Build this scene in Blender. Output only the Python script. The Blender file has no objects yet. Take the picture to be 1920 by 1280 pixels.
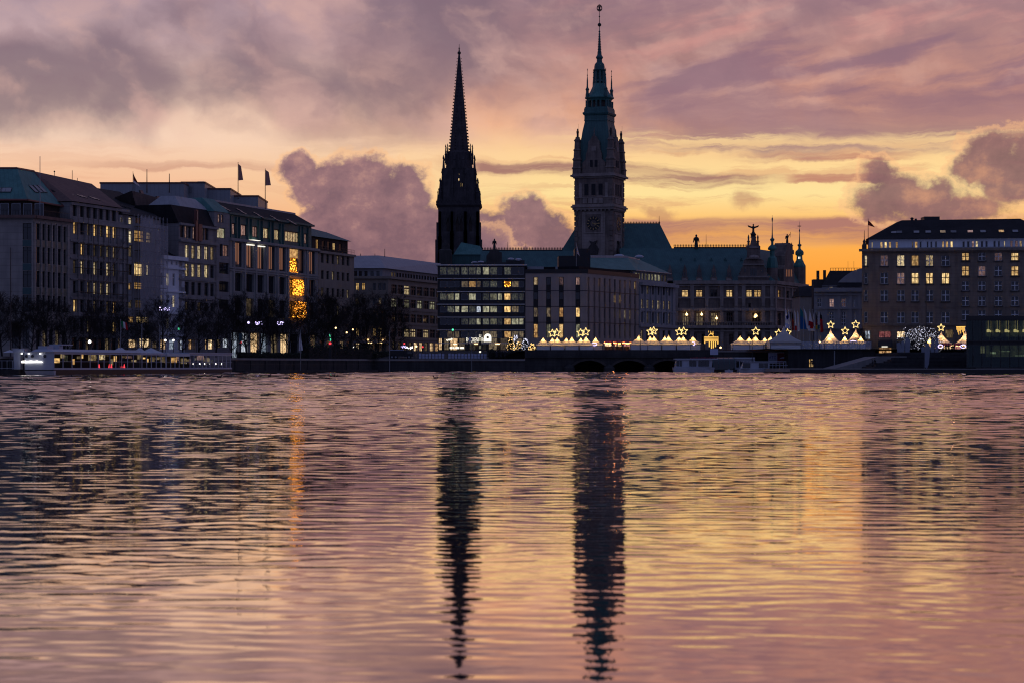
import bpy, math, random
import numpy as np
from mathutils import Vector, Matrix
random.seed(7)
SC = bpy.context.scene
COL = SC.collection
R = math.radians
# ---------------------------------------------------------------- camera
F, YH, CH = 3970.0, 685.0, 1.3          # focal length in photo pixels, horizon row, camera height over the water
cam = bpy.data.cameras.new('camera')
cam.sensor_width = 36.0
cam.lens = F / 1920 * 36.0
cam.shift_y = (YH - 640) / 1920
cam.clip_start, cam.clip_end = 0.5, 8000
cam.dof.use_dof = True
cam.dof.focus_distance = 440
cam.dof.aperture_fstop = 4.5
cam_o = bpy.data.objects.new('camera', cam)
cam_o.location = (0, 0, CH)
cam_o.rotation_euler = (R(90), 0, 0)
COL.objects.link(cam_o)
SC.camera = cam_o
SC.view_settings.view_transform = 'Standard'
SC.view_settings.look = 'None'
SC.view_settings.exposure = 0.0
SC.view_settings.gamma = 1.0
try:
    SC.cycles.max_bounces = 6
    SC.cycles.transparent_max_bounces = 12
    SC.cycles.use_light_tree = True
    SC.cycles.sample_clamp_indirect = 4
    SC.cycles.filter_width = 1.15
except Exception:
    pass

def lin(r, g, b):
    f = lambda c: (c / 12.92 if c <= 0.04045 else ((c + 0.055) / 1.055) ** 2.4)
    return (f(r / 255), f(g / 255), f(b / 255), 1.0)

# ---------------------------------------------------------------- a small language for node trees
class E:
    """an output socket with arithmetic"""
    nt = None
    def __init__(s, sock): s.s = sock
    @staticmethod
    def put(node, i, v):
        if isinstance(v, E): E.nt.links.new(v.s, node.inputs[i])
        else: node.inputs[i].default_value = v
    @staticmethod
    def op(kind, *a, clamp=False):
        n = E.nt.nodes.new('ShaderNodeMath'); n.operation = kind; n.use_clamp = clamp
        for i, v in enumerate(a): E.put(n, i, v)
        return E(n.outputs[0])
    def __add__(s, o): return E.op('ADD', s, o)
    __radd__ = __add__
    def __sub__(s, o): return E.op('SUBTRACT', s, o)
    def __rsub__(s, o): return E.op('SUBTRACT', o, s)
    def __mul__(s, o): return E.op('MULTIPLY', s, o)
    __rmul__ = __mul__
    def __truediv__(s, o): return E.op('DIVIDE', s, o)
def e_max(a, b): return E.op('MAXIMUM', a, b)
def e_min(a, b): return E.op('MINIMUM', a, b)
def e_sm(a, b, x):
    n = E.nt.nodes.new('ShaderNodeMapRange'); n.interpolation_type = 'SMOOTHSTEP'
    E.put(n, 0, x); E.put(n, 1, a); E.put(n, 2, b)
    return E(n.outputs[0])
def e_win(a, b, c, d, x): return e_sm(a, b, x) * (1.0 - e_sm(c, d, x))
def e_xyz(x, y, z=0.0):
    n = E.nt.nodes.new('ShaderNodeCombineXYZ')
    for i, v in enumerate((x, y, z)): E.put(n, i, v)
    return E(n.outputs[0])
def e_sep(v):
    n = E.nt.nodes.new('ShaderNodeSeparateXYZ'); E.put(n, 0, v)
    return [E(o) for o in n.outputs]
def e_noise(vec, scale, detail=4.0, rough=0.5, dist=0.0, color=False):
    n = E.nt.nodes.new('ShaderNodeTexNoise'); n.noise_dimensions = '3D'
    E.put(n, 'Vector', vec)
    n.inputs['Scale'].default_value = scale; n.inputs['Detail'].default_value = detail
    n.inputs['Roughness'].default_value = rough; n.inputs['Distortion'].default_value = dist
    return E(n.outputs['Color' if color else 'Fac'])
def e_mix(f, a, b, mode='MIX'):
    n = E.nt.nodes.new('ShaderNodeMix'); n.data_type = 'RGBA'; n.blend_type = mode
    E.put(n, 0, f); E.put(n, 6, a); E.put(n, 7, b)
    return E(n.outputs[2])
def e_ramp(x, stops):
    n = E.nt.nodes.new('ShaderNodeValToRGB'); E.put(n, 0, x)
    el = n.color_ramp.elements
    while len(el) < len(stops): el.new(0.5)
    for k, (p, c) in enumerate(stops): el[k].position = p; el[k].color = c
    return E(n.outputs[0])
def e_ell(u, v, cx, cy, rx, ry):
    """1 in the middle of an ellipse on the sky, 0 on its edge, negative outside (cx, cy in photo pixels, radii too)"""
    cu = math.atan((cx - 960) / F) * 3.97 + 0.96; cv = (YH - cy) / 1000
    a = (u - cu) / (rx / 1000); b = (v - cv) / (ry / 1000)
    return 1.0 - E.op('SQRT', a * a + b * b)
def e_gau(u, v, cx, cy, rx, ry): return e_sm(-0.6, 0.75, e_ell(u, v, cx, cy, rx, ry))

# ---------------------------------------------------------------- the dusk sky
world = bpy.data.worlds.new('World'); SC.world = world; world.use_nodes = True
nt = world.node_tree; nt.nodes.clear(); E.nt = nt
tcn = nt.nodes.new('ShaderNodeTexCoord')
dx, dy, dz = e_sep(E(tcn.outputs['Generated']))
hyp = e_max(E.op('SQRT', dx * dx + dy * dy), 0.05)
u = E.op('ARCTAN2', dx, dy) * 3.97 + 0.96
v = e_min(e_max(dz / hyp, -0.2) * 3.97, 8.0)
wn = e_noise(e_xyz(u, v, 3.1), 7.0, 6.0, 0.6, color=True)
wx, wy, wz = e_sep(wn)
wx, wy = wx - 0.5, wy - 0.5
vs = 1.0 / 1.6
rampR = e_ramp(v * vs, [(p * vs, lin(*c)) for p, c in (
    (0, (250, 132, 40)), (.10, (252, 150, 52)), (.17, (255, 164, 62)), (.25, (255, 182, 88)), (.32, (255, 226, 156)), (.395, (255, 212, 150)),
    (.45, (240, 176, 136)), (.50, (212, 152, 130)), (.60, (184, 137, 132)), (.68, (166, 128, 134)), (.85, (156, 122, 130)), (1.1, (136, 110, 128)), (1.6, (88, 84, 112)))])
rampL = e_ramp(v * vs, [(p * vs, lin(*c)) for p, c in (
    (0, (228, 140, 88)), (.18, (238, 160, 112)), (.28, (244, 182, 140)), (.36, (246, 198, 162)), (.42, (248, 212, 186)), (.50, (226, 192, 174)),
    (.60, (196, 166, 168)), (.68, (176, 150, 160)), (.85, (152, 128, 142)), (1.1, (124, 110, 130)), (1.6, (86, 84, 112)))])
col = e_mix(e_sm(0.25, 1.25, u + wx * 0.5), rampL, rampR)
# smoky dark veil, mostly upper left, torn by two noises
uu, vv2 = u + wx * .11, v + wy * .07
nA = e_noise(e_xyz(uu, vv2 * 1.25 + uu * 0.35, 1.7), 3.3, 6.0, 0.50)
gA = (e_gau(u, v, 180, 175, 170, 110) * .34 + e_gau(u, v, 610, 165, 200, 110) * .22 + e_gau(u, v, 30, 175, 90, 100) * .18 + e_gau(u, v, 860, 40, 240, 80) * .14
      + e_gau(u, v, 420, 40, 280, 60) * .10 + e_gau(u, v, 235, 240, 60, 45) * .26 - e_gau(u, v, 60, 45, 120, 60) * .16 - e_gau(u, v, 330, 245, 130, 30) * .14 - e_gau(u, v, 340, 90, 80, 50) * .10)
mA = e_sm(.43, .74, nA + gA * 0.95) * e_sm(.37, .50, v + wy * .16) * (1.0 - e_sm(1.0, 1.5, u) * 0.6)
mA = e_max(mA, e_sm(.70, 1.3, v) * e_sm(.40, .64, nA))
col = e_mix(mA * 0.78, col, lin(118, 99, 114))
# lighter torn patches
nA2 = e_noise(e_xyz(uu * 1.2, vv2 * 1.7 + uu * 0.5, 9.2), 4.2, 5.0, 0.50)
col = e_mix(e_sm(.47, .66, nA2) * e_win(.38, .46, .7, 1.2, v) * 0.52, col, lin(222, 178, 166))
# long slanted streaks upper right: pink and mauve
nB = e_noise(e_xyz(u * 0.9 + wx * .06, v * 4.6 - u * 0.85 + wy * .16, 4.4), 2.6, 7.0, 0.54)
mB = e_win(.44, .50, .75, 1.3, v) * e_sm(0.9, 1.3, u)
col = e_mix(e_sm(.49, .64, nB) * mB * 0.80, col, lin(140, 107, 124))
col = e_mix(e_sm(.49, .34, nB) * mB * 0.55, col, lin(220, 154, 144))
# fine mottling over the whole upper deck
nM = e_noise(e_xyz(uu, vv2 * 1.6, 12.0), 9.0, 5.0, 0.52)
mM = e_win(.40, .47, .8, 1.4, v)
col = e_mix(e_sm(.46, .70, nM) * mM * .30, col, lin(136, 108, 120))
col = e_mix(e_sm(.50, .30, nM) * mM * .24, col, lin(226, 180, 164))
# mauve shelf right of the tower
nC = e_noise(e_xyz(u * 0.9 + wx * .10, v * 5.0 + wy * .3, 6.6), 3.0, 8.0, 0.58)
nD = e_noise(e_xyz(u * 0.85 + wx * .06, v * 10.0 + wy * .45, 2.2), 3.2, 8.0, 0.62)
shelf = e_win(.385, .425, .47, .53, v + (nC - 0.5) * 0.17 - (u - 1.5) * 0.03 + wy * .05) * e_sm(1.04, 1.35, u + wx * .3)
col = e_mix(shelf * (0.55 + .6 * (nD - .2)), col, lin(144, 108, 121))
shelf2 = e_win(.40, .43, .44, .48, v + (nC - .5) * .14) * (1.0 - e_sm(.75, .95, u)) * e_sm(.45, .6, u)
col = e_mix(shelf2 * 0.3, col, lin(160, 124, 124))
# ragged bright seams just above the glow
seam = e_win(.385, .41, .425, .45, v + (nC - .5) * .10 + (nD - .5) * .06) * e_sm(.48, .62, nD) * e_sm(.9, 1.3, u)
col = e_mix(seam * .8, col, lin(255, 218, 156))
# thin dark bars in the glow
mD = e_sm(.50, .62, nD) * e_win(.24, .29, .39, .43, v)
col = e_mix(mD * (0.14 + 0.28 * e_sm(.8, 1.2, u)), col, lin(206, 136, 108))
lineY = v + wy * 0.035 + (nC - .5) * .026 + (nD - .5) * .05
torn = .5 + .5 * e_sm(.36, .56, nD)
bar1 = e_win(.350, .370, .380, .392, lineY + (u - .95) * .055) * e_win(.80, .92, 1.34, 1.48, u + wx * .3) * torn
bar2 = e_win(.335, .345, .352, .362, lineY + (u - 1.5) * .02) * e_win(1.42, 1.5, 1.6, 1.70, u + wx * .2) * torn
bar3 = e_win(.360, .367, .372, .382, lineY) * e_win(.05, .3, .62, .8, u) * torn
bar4 = e_win(.376, .386, .390, .40, lineY) * e_win(1.30, 1.5, 1.66, 1.75, u) * torn
col = e_mix(bar1 * .88, col, lin(156, 108, 106))
col = e_mix(e_max(bar2 * .8, bar4 * .7), col, lin(186, 118, 106))
col = e_mix(bar3 * .5, col, lin(196, 142, 122))
# flat bank low over the roofs on the right
bank = e_win(.212, .236, .268, .280, v + wy * .014) * e_sm(1.10, 1.2, u) * (1.0 - e_sm(1.9, 2.3, u)) * (0.72 + (nD - .5) * 2.6)
col = e_mix(e_min(e_max(bank, 0.0), 1.0) * .95, col, lin(174, 119, 110))
bank2 = e_win(.208, .222, .232, .246, v + wy * .02 + (nD - .5) * .02) * e_win(1.1, 1.2, 1.52, 1.62, u)
col = e_mix(bank2 * .35, col, lin(252, 182, 100))
# cumulus heads with torn edges and a lit rim
uw, vw = u + wx * .10, v + wy * .10
fine = e_noise(e_xyz(u, v * 1.1, 8.0), 24.0, 8.0, 0.66)
body = e_noise(e_xyz(u + wx * .05, v * 1.2, 5.0), 10.0, 7.0, 0.6)
def cumulus(col, lst, lo, hi, amp, dens, shade, rim):
    f = None
    for h in lst:
        x = e_ell(uw, vw, *h)
        f = x if f is None else e_max(f, x)
    f = f + (fine - .5) * amp + (body - .5) * .35
    col = e_mix(e_win(lo - .16, lo + .02, lo + .06, lo + .34, f) * rim, col, lin(252, 192, 138))
    return e_mix(e_sm(lo, hi, f) * dens, col, shade)
shade = e_ramp(body * .65 + fine * .35 + (v - .27) * .5, [(.32, lin(146, 108, 112)), (.44, lin(124, 94, 106)), (.56, lin(150, 112, 118)), (.68, lin(196, 148, 136))])
shade3 = e_ramp(body * .7 + fine * .3, [(.32, lin(118, 87, 94)), (.50, lin(146, 105, 106)), (.66, lin(206, 146, 118))])
col = cumulus(col, ((1236, 398, 38, 16), (1394, 384, 34, 24), (690, 286, 10, 8)), -.05, .75, 1.2, .55, lin(176, 118, 104), .0)
col = cumulus(col, ((1642, 330, 40, 34), (1668, 366, 66, 46), (1736, 384, 74, 42), (1640, 390, 50, 36), (1868, 298, 66, 40), (1826, 326, 60, 30), (1900, 350, 80, 52), (1800, 396, 90, 32), (1960, 330, 120, 80)), -.16, .42, 1.25, .94, shade3, .5)
col = cumulus(col, ((978, 408, 52, 40), (928, 424, 44, 40), (1018, 446, 62, 46), (950, 474, 110, 60)), -.14, .30, 1.1, .95, shade, .45)
col = cumulus(col, ((556, 312, 46, 30), (600, 342, 62, 42), (668, 346, 66, 60), (738, 386, 80, 70), (640, 400, 76, 56), (700, 440, 92, 86), (786, 452, 86, 84), (850, 500, 110, 90), (700, 520, 90, 90)), -.12, .26, 1.1, .97, shade, .45)
# the sky away from the sunset: dim, blue
side = e_max(e_sm(2.1, 3.4, u), e_sm(-.2, -1.6, u))
col = e_mix(side * .8, col, e_mix(e_sm(.05, .75, v), lin(196, 134, 118), lin(140, 108, 128)))
front = e_sm(-0.20, 0.75, dy)
blue = e_mix(e_sm(0.0, 0.9, dz), (0.112, 0.130, 0.275, 1), (0.092, 0.124, 0.285, 1))
col = e_mix(front, blue, col)
col = e_mix(e_sm(1.1, 4.0, v) * 0.94, col, (0.098, 0.120, 0.265, 1))
bg = nt.nodes.new('ShaderNodeBackground'); E.put(bg, 'Color', col); bg.inputs['Strength'].default_value = 1.0
wo = nt.nodes.new('ShaderNodeOutputWorld'); nt.links.new(bg.outputs[0], wo.inputs[0])

# ---------------------------------------------------------------- helpers for objects
def tag(o, label=None, cat=None, group=None, kind=None):
    if label: o['label'] = label
    if cat: o['category'] = cat
    if group: o['group'] = group
    if kind: o['kind'] = kind
    return o
def thing(name, label, cat, loc=(0, 0, 0), rz=0.0, group=None):
    o = bpy.data.objects.new(name, None); o.empty_display_size = 1.0
    o.location = loc; o.rotation_euler = (0, 0, rz); COL.objects.link(o)
    return tag(o, label, cat, group)
class MB:
    """collects faces; build() links them as ONE mesh object (vertices given in world space unless the parent is rotated: then local)"""
    def __init__(s): s.v = []; s.f = []; s.m = []
    def face(s, pts, m=0):
        n = len(s.v); s.v.extend([tuple(p) for p in pts]); s.f.append(tuple(range(n, n + len(pts)))); s.m.append(m)
    def box(s, x0, x1, y0, y1, z0, z1, m=0, T=None):
        P = [(x, y, z) for z in (z0, z1) for x, y in ((x0, y0), (x1, y0), (x1, y1), (x0, y1))]
        if T: P = [T(*p) for p in P]
        n = len(s.v); s.v.extend(P)
        for q in ((0, 3, 2, 1), (4, 5, 6, 7), (0, 1, 5, 4), (1, 2, 6, 5), (2, 3, 7, 6), (3, 0, 4, 7)):
            s.f.append(tuple(n + i for i in q)); s.m.append(m)
    def prism(s, poly, z0, z1, m=0, cap=True):
        n = len(s.v); k = len(poly)
        s.v.extend([(p[0], p[1], z0) for p in poly]); s.v.extend([(p[0], p[1], z1) for p in poly])
        for i in range(k):
            j = (i + 1) % k; s.f.append((n + i, n + j, n + k + j, n + k + i)); s.m.append(m)
        if cap:
            s.f.append(tuple(n + k + i for i in range(k))); s.m.append(m)
            s.f.append(tuple(n + k - 1 - i for i in range(k))); s.m.append(m)
    def solid(s, bottom, top, m=0):
        """two matching loops of 3-D points joined by sides and caps"""
        n = len(s.v); k = len(bottom); s.v.extend([tuple(p) for p in bottom]); s.v.extend([tuple(p) for p in top])
        for i in range(k):
            j = (i + 1) % k; s.f.append((n + i, n + j, n + k + j, n + k + i)); s.m.append(m)
        s.f.append(tuple(n + k + i for i in range(k))); s.m.append(m)
        s.f.append(tuple(n + k - 1 - i for i in range(k))); s.m.append(m)
    def tube(s, p, q, r0, r1=None, k=6, m=0, cap=True):
        r1 = r0 if r1 is None else r1
        p, q = Vector(p), Vector(q); d = q - p
        if d.length < 1e-6: return
        d.normalize(); a = d.orthogonal().normalized(); b = d.cross(a)
        n = len(s.v)
        for c, r in ((p, r0), (q, r1)):
            for i in range(k):
                t = 2 * math.pi * i / k; s.v.append(tuple(c + a * (r * math.cos(t)) + b * (r * math.sin(t))))
        for i in range(k):
            j = (i + 1) % k; s.f.append((n + i, n + j, n + k + j, n + k + i)); s.m.append(m)
        if cap:
            s.f.append(tuple(n + k - 1 - i for i in range(k))); s.m.append(m)
            s.f.append(tuple(n + k + i for i in range(k))); s.m.append(m)
    def lathe(s, cx, cy, prof, k=8, rot=0.0, m=0, sq=False):
        """prof: (radius, z) from the bottom up; sq: radius is to the flat side"""
        f = 1 / math.cos(math.pi / k) if sq else 1.0
        n = len(s.v)
        for r, z in prof:
            for i in range(k):
                t = rot + 2 * math.pi * i / k
                s.v.append((cx + max(r, .001) * f * math.cos(t), cy + max(r, .001) * f * math.sin(t), z))
        for l in range(len(prof) - 1):
            for i in range(k):
                j = (i + 1) % k
                s.f.append((n + l * k + i, n + l * k + j, n + (l + 1) * k + j, n + (l + 1) * k + i)); s.m.append(m)
        s.f.append(tuple(n + k - 1 - i for i in range(k))); s.m.append(m)
        s.f.append(tuple(n + (len(prof) - 1) * k + i for i in range(k))); s.m.append(m)
    def ball(s, c, r, m=0, k=8, rz=None):
        rz = rz or r
        s.lathe(c[0], c[1], [(r * math.sin(math.pi * i / 6), c[2] - rz * math.cos(math.pi * i / 6)) for i in range(7)], k, 0, m)
    def mesh(s, name, mats, smooth=False, off=(0, 0, 0)):
        me = bpy.data.meshes.new(name)
        o = Vector(off)
        me.from_pydata([(a - o.x, b - o.y, c - o.z) for a, b, c in s.v], [], s.f)
        for mm in (mats if isinstance(mats, (list, tuple)) else [mats]): me.materials.append(mm)
        me.polygons.foreach_set('material_index', s.m)
        if smooth: me.polygons.foreach_set('use_smooth', [True] * len(s.f))
        me.update(); return me
    def build(s, name, mats, parent=None, smooth=False, local=False):
        off = (0, 0, 0)
        if parent is not None and not local: off = wloc(parent)
        o = bpy.data.objects.new(name, s.mesh(name, mats, smooth, off)); COL.objects.link(o)
        if parent is not None: o.parent = parent
        return o
def wloc(o):
    l = Vector(o.location)
    while o.parent is not None:
        o = o.parent; l += Vector(o.location)
    return l
def place(name, me, parent=None, loc=(0, 0, 0), rz=0.0):
    """one more object that uses a ready mesh; loc in world space"""
    o = bpy.data.objects.new(name, me); COL.objects.link(o)
    l = Vector(loc)
    if parent is not None: o.parent = parent; l -= wloc(parent)
    o.location = l; o.rotation_euler = (0, 0, rz)
    return o
def copy_tree(o, parent=None):
    c = o.copy(); COL.objects.link(c)
    if parent is not None: c.parent = parent
    for ch in list(o.children): copy_tree(ch, c)
    return c
def P(px, py, Y):
    return Vector(((px - 960) / F * Y, Y, CH + (YH - py) / F * Y))
def X(px, Y): return (px - 960) / F * Y
def Z(py, Y): return CH + (YH - py) / F * Y
class Fr:
    """a facade: a vertical plane through A running along d; s metres along, z up, out metres towards the street"""
    def __init__(f, ax, ay, dx, dy):
        L = math.hypot(dx, dy); f.a = (ax, ay); f.d = (dx / L, dy / L); f.n = (f.d[1], -f.d[0]); f.rz = math.atan2(f.d[1], f.d[0])
    def p(f, s, z, out=0.0): return (f.a[0] + f.d[0] * s + f.n[0] * out, f.a[1] + f.d[1] * s + f.n[1] * out, z)
    def s(f, px):
        t = (px - 960) / F                    # x = t*y
        return (t * f.a[1] - f.a[0]) / (f.d[0] - t * f.d[1])
    def Y(f, px): return f.a[1] + f.d[1] * f.s(px)
    def z(f, px, py): return CH + (YH - py) / F * f.Y(px)
    def T(f): return lambda x, y, z: f.p(x, z, -y)      # local (along, depth, up) to world
def on_plane(px, py, a, b, c):
    """where the line of sight through a photo pixel meets the plane of three points"""
    a, b, c = Vector(a), Vector(b), Vector(c); n = (b - a).cross(c - a)
    d = Vector(((px - 960) / F, 1.0, (YH - py) / F)); o = Vector((0, 0, CH))
    return o + d * (n.dot(a - o) / n.dot(d))
# ---------------------------------------------------------------- materials
M = {}
def new_mat(name):
    m = bpy.data.materials.new(name); m.use_nodes = True; E.nt = m.node_tree
    return m, m.node_tree.nodes['Principled BSDF']
def obj_coord():
    n = E.nt.nodes.new('ShaderNodeTexCoord'); return E(n.outputs['Object'])
def stony(name, c1, c2, rough=0.85, scale=0.35, course=0.0, metal=0.0, bump=0.0):
    """a weathered surface: two tones, streaks down the wall, optional courses"""
    m, b = new_mat(name); co = obj_coord(); x, y, z = e_sep(co)
    n1 = e_noise(co, scale, 6, .6); n2 = e_noise(e_xyz(x * 1.2, y * 1.2, z * .12), 1.3, 4, .6)
    c = e_mix(e_sm(.36, .64, n1 * .55 + n2 * .45), c1, c2)
    if course:
        w = E.op('FRACT', z / course)
        ln = 1.0 - e_win(0.0, .10, .90, 1.0, w)
        c = e_mix(ln * .45, c, tuple(k * .45 for k in c1[:3]) + (1,))
    E.put(b, 'Base Color', c); b.inputs['Roughness'].default_value = rough; b.inputs['Metallic'].default_value = metal; b.inputs['Specular IOR Level'].default_value = .12
    if bump:
        bn = E.nt.nodes.new('ShaderNodeBump'); bn.inputs['Strength'].default_value = bump; bn.inputs['Distance'].default_value = .05
        E.put(bn, 'Height', e_noise(co, 3, 4, .6)); E.nt.links.new(bn.outputs[0], b.inputs['Normal'])
    M[name] = m; return m
def seamed(name, c1, c2, step=0.7, rough=0.6, ax=0):
    """sheet metal with standing seams and patina"""
    m, b = new_mat(name); co = obj_coord(); xyz = e_sep(co)
    n1 = e_noise(e_xyz(xyz[0], xyz[1], xyz[2] * .25), .55, 6, .65); n2 = e_noise(co, 3.0, 3, .6)
    c = e_mix(e_sm(.32, .68, n1 * .7 + n2 * .3), c1, c2)
    w = E.op('FRACT', (xyz[ax] + xyz[1] * .31) / step)
    c = e_mix(e_sm(.86, .95, w) * .5, c, tuple(k * .5 for k in c1[:3]) + (1,))
    E.put(b, 'Base Color', c); b.inputs['Roughness'].default_value = rough
    M[name] = m; return m
def plain(name, c, rough=0.6, metal=0.0, ior=1.45, var=0.18):
    m, b = new_mat(name); n = e_noise(obj_coord(), 1.7, 4, .6)
    E.put(b, 'Base Color', e_mix(n, tuple(k * (1 - var) for k in c[:3]) + (1,), tuple(min(1, k * (1 + var)) for k in c[:3]) + (1,)))
    b.inputs['Roughness'].default_value = rough; b.inputs['Metallic'].default_value = metal; b.inputs['IOR'].default_value = ior
    M[name] = m; return m
def glow(name, c, strength, var=0.0):
    m = bpy.data.materials.new(name); m.use_nodes = True; t = m.node_tree; t.nodes.clear(); E.nt = t
    e = t.nodes.new('ShaderNodeEmission'); o = t.nodes.new('ShaderNodeOutputMaterial'); t.links.new(e.outputs[0], o.inputs[0])
    e.inputs['Color'].default_value = c; e.inputs['Strength'].default_value = strength
    m.cycles.emission_sampling = 'NONE'
    M[name] = m; return m
def lit(name, ca, cb, strength, dim=0.25, bands=1.0, spec=0.5):
    """a window with the light on: each one its own tone, curtains, furniture and lamps in blotches"""
    m, b = new_mat(name); t = E.nt
    oi = t.nodes.new('ShaderNodeObjectInfo'); rnd = E(oi.outputs['Random'])
    x, y, z = e_sep(obj_coord())
    n1 = e_noise(e_xyz(x + rnd * 37.0, y, z * .35 + rnd * 11.0), 2.6 * bands, 3, .6)
    n2 = e_noise(e_xyz(x + rnd * 91.0, y, z + rnd * 5.0), 1.7, 4, .7)
    k = e_sm(.25, .75, n1 * .5 + n2 * .5 + (rnd - .5) * .25)
    c = e_mix(k, ca, cb)
    st = (dim + (1.0 - dim) * e_sm(.30, .62, n1)) * (.55 + .45 * e_sm(.35, .6, n2)) * (.38 + rnd * .85) * strength
    b.inputs['Base Color'].default_value = (.03, .03, .035, 1); b.inputs['Roughness'].default_value = .08
    E.put(b, 'Emission Color', c); E.put(b, 'Emission Strength', st)
    m.cycles.emission_sampling = 'NONE'
    M[name] = m; return m
def dots(name, c, strength, scale, size, back=(.01, .01, .01, 1), ground=0.0):
    """a mass of little lamps"""
    m = bpy.data.materials.new(name); m.use_nodes = True; t = m.node_tree; t.nodes.clear(); E.nt = t
    v = t.nodes.new('ShaderNodeTexVoronoi'); v.inputs['Scale'].default_value = scale; E.put(v, 'Vector', obj_coord())
    k = 1.0 - e_sm(size * .5, size, E(v.outputs['Distance']))
    e = t.nodes.new('ShaderNodeEmission'); e.inputs['Color'].default_value = c; E.put(e, 'Strength', k * strength + ground)
    o = t.nodes.new('ShaderNodeOutputMaterial'); t.links.new(e.outputs[0], o.inputs[0])
    m.cycles.emission_sampling = 'NONE'
    M[name] = m; return m
def fabric(name, c, trans=0.5):
    m = bpy.data.materials.new(name); m.use_nodes = True; t = m.node_tree; t.nodes.clear(); E.nt = t
    a = t.nodes.new('ShaderNodeBsdfDiffuse'); b = t.nodes.new('ShaderNodeBsdfTranslucent'); mx = t.nodes.new('ShaderNodeMixShader')
    n = e_mix(e_noise(obj_coord(), 1.3, 4, .6), tuple(k * .85 for k in c[:3]) + (1,), c)
    E.put(a, 'Color', n); E.put(b, 'Color', n); mx.inputs[0].default_value = trans
    t.links.new(a.outputs[0], mx.inputs[1]); t.links.new(b.outputs[0], mx.inputs[2])
    o = t.nodes.new('ShaderNodeOutputMaterial'); t.links.new(mx.outputs[0], o.inputs[0]); M[name] = m; return m
def netting(name, c, alpha):
    m = bpy.data.materials.new(name); m.use_nodes = True; t = m.node_tree; t.nodes.clear(); E.nt = t
    a = t.nodes.new('ShaderNodeBsdfDiffuse'); b = t.nodes.new('ShaderNodeBsdfTransparent'); mx = t.nodes.new('ShaderNodeMixShader')
    a.inputs[0].default_value = c
    n = e_noise(obj_coord(), .6, 4, .6); E.put(mx, 0, alpha * (.6 + .8 * n))
    t.links.new(b.outputs[0], mx.inputs[1]); t.links.new(a.outputs[0], mx.inputs[2])
    o = t.nodes.new('ShaderNodeOutputMaterial'); t.links.new(mx.outputs[0], o.inputs[0]); M[name] = m; return m
G = lambda v: (v, v, v, 1)
stony('pale_stone', (.36, .32, .29, 1), (.26, .235, .22, 1), course=1.1)
stony('grey_stone', (.27, .26, .26, 1), (.20, .19, .195, 1), course=.9)
stony('warm_stone', (.24, .195, .16, 1), (.16, .13, .11, 1), course=.75)
stony('dark_stone', (.075, .068, .066, 1), (.045, .042, .042, 1))
stony('sooty_stone', (.085, .074, .078, 1), (.048, .043, .047, 1))
stony('hall_stone', (.23, .18, .155, 1), (.12, .095, .085, 1), course=.8)
stony('light_hall_stone', (.34, .28, .25, 1), (.22, .18, .16, 1), course=.9)
stony('white_plaster', (.72, .76, .82, 1), (.58, .62, .68, 1), scale=.2)
stony('grey_plaster', (.33, .33, .345, 1), (.26, .26, .275, 1), scale=.2)
stony('beige_plaster', (.30, .255, .215, 1), (.23, .20, .17, 1), scale=.2)
stony('concrete', (.30, .29, .285, 1), (.22, .215, .21, 1), scale=.3)
stony('pier_stone', (.40, .33, .29, 1), (.31, .26, .235, 1), scale=.2)
stony('quay_stone', (.055, .055, .058, 1), (.03, .03, .033, 1), course=.6, bump=.4)
stony('brown_wall', (.06, .045, .04, 1), (.035, .028, .026, 1))
stony('asphalt', (.055, .055, .058, 1), (.04, .04, .043, 1), scale=.5)
stony('paving', (.24, .23, .225, 1), (.18, .175, .17, 1), scale=.5)
stony('tile_roof', (.20, .125, .105, 1), (.14, .09, .08, 1), scale=.4, course=.45)
stony('brown_roof', (.13, .095, .085, 1), (.085, .065, .06, 1), scale=.4, course=.45)
stony('slate_roof', (.022, .022, .026, 1), (.012, .012, .015, 1), rough=.75, course=.5)
seamed('copper', (.026, .125, .112, 1), (.062, .20, .18, 1))
seamed('dark_copper', (.020, .080, .080, 1), (.042, .130, .125, 1))
seamed('zinc', (.30, .31, .33, 1), (.22, .23, .25, 1), step=.9, rough=.5)
plain('black_panel', (.012, .012, .015, 1), .5)
plain('dark_metal', (.02, .02, .022, 1), .5)
plain('grey_metal', (.25, .26, .28, 1), .45, .3)
plain('white_paint', (.75, .76, .78, 1), .4)
plain('hull_white', (.36, .39, .46, 1), .35)
plain('white_frame', (.70, .71, .73, 1), .5)
plain('dark_frame', (.03, .03, .032, 1), .5)
plain('brown_frame', (.07, .045, .035, 1), .5)
plain('red_frame', (.16, .06, .05, 1), .5)
plain('slab_edge', (.55, .53, .52, 1), .6)
plain('bark', (.018, .015, .014, 1), .9)
plain('twig', (.020, .016, .015, 1), .9)
plain('dry_leaf', (.045, .024, .014, 1), .9)
plain('hedge_leaf', (.014, .02, .012, 1), .9)
plain('red_paint', (.38, .02, .025, 1), .5)
plain('dark_red', (.16, .012, .03, 1), .6)
plain('sign_blue', (.03, .05, .30, 1), .5)
plain('sign_pale', (.42, .46, .62, 1), .5)
plain('cloth_dark', (.02, .02, .025, 1), .9)
plain('skin', (.40, .26, .20, 1), .6)
plain('bronze', (.03, .032, .03, 1), .5, .4)
plain('gold', (.46, .30, .12, 1), .5, .2)
plain('dark_glass', (.012, .014, .02, 1), .04, 0, 1.6, .1)
plain('roof_glass', (.03, .035, .045, 1), .05, 0, 2.2, .1)
plain('mirror_glass', (.02, .02, .025, 1), .03, 0, 3.2, .1)
plain('pale_curtain', (.26, .23, .22, 1), .25, 0, 1.5, .4)
plain('teal_panel', (.035, .085, .09, 1), .4)
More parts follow.
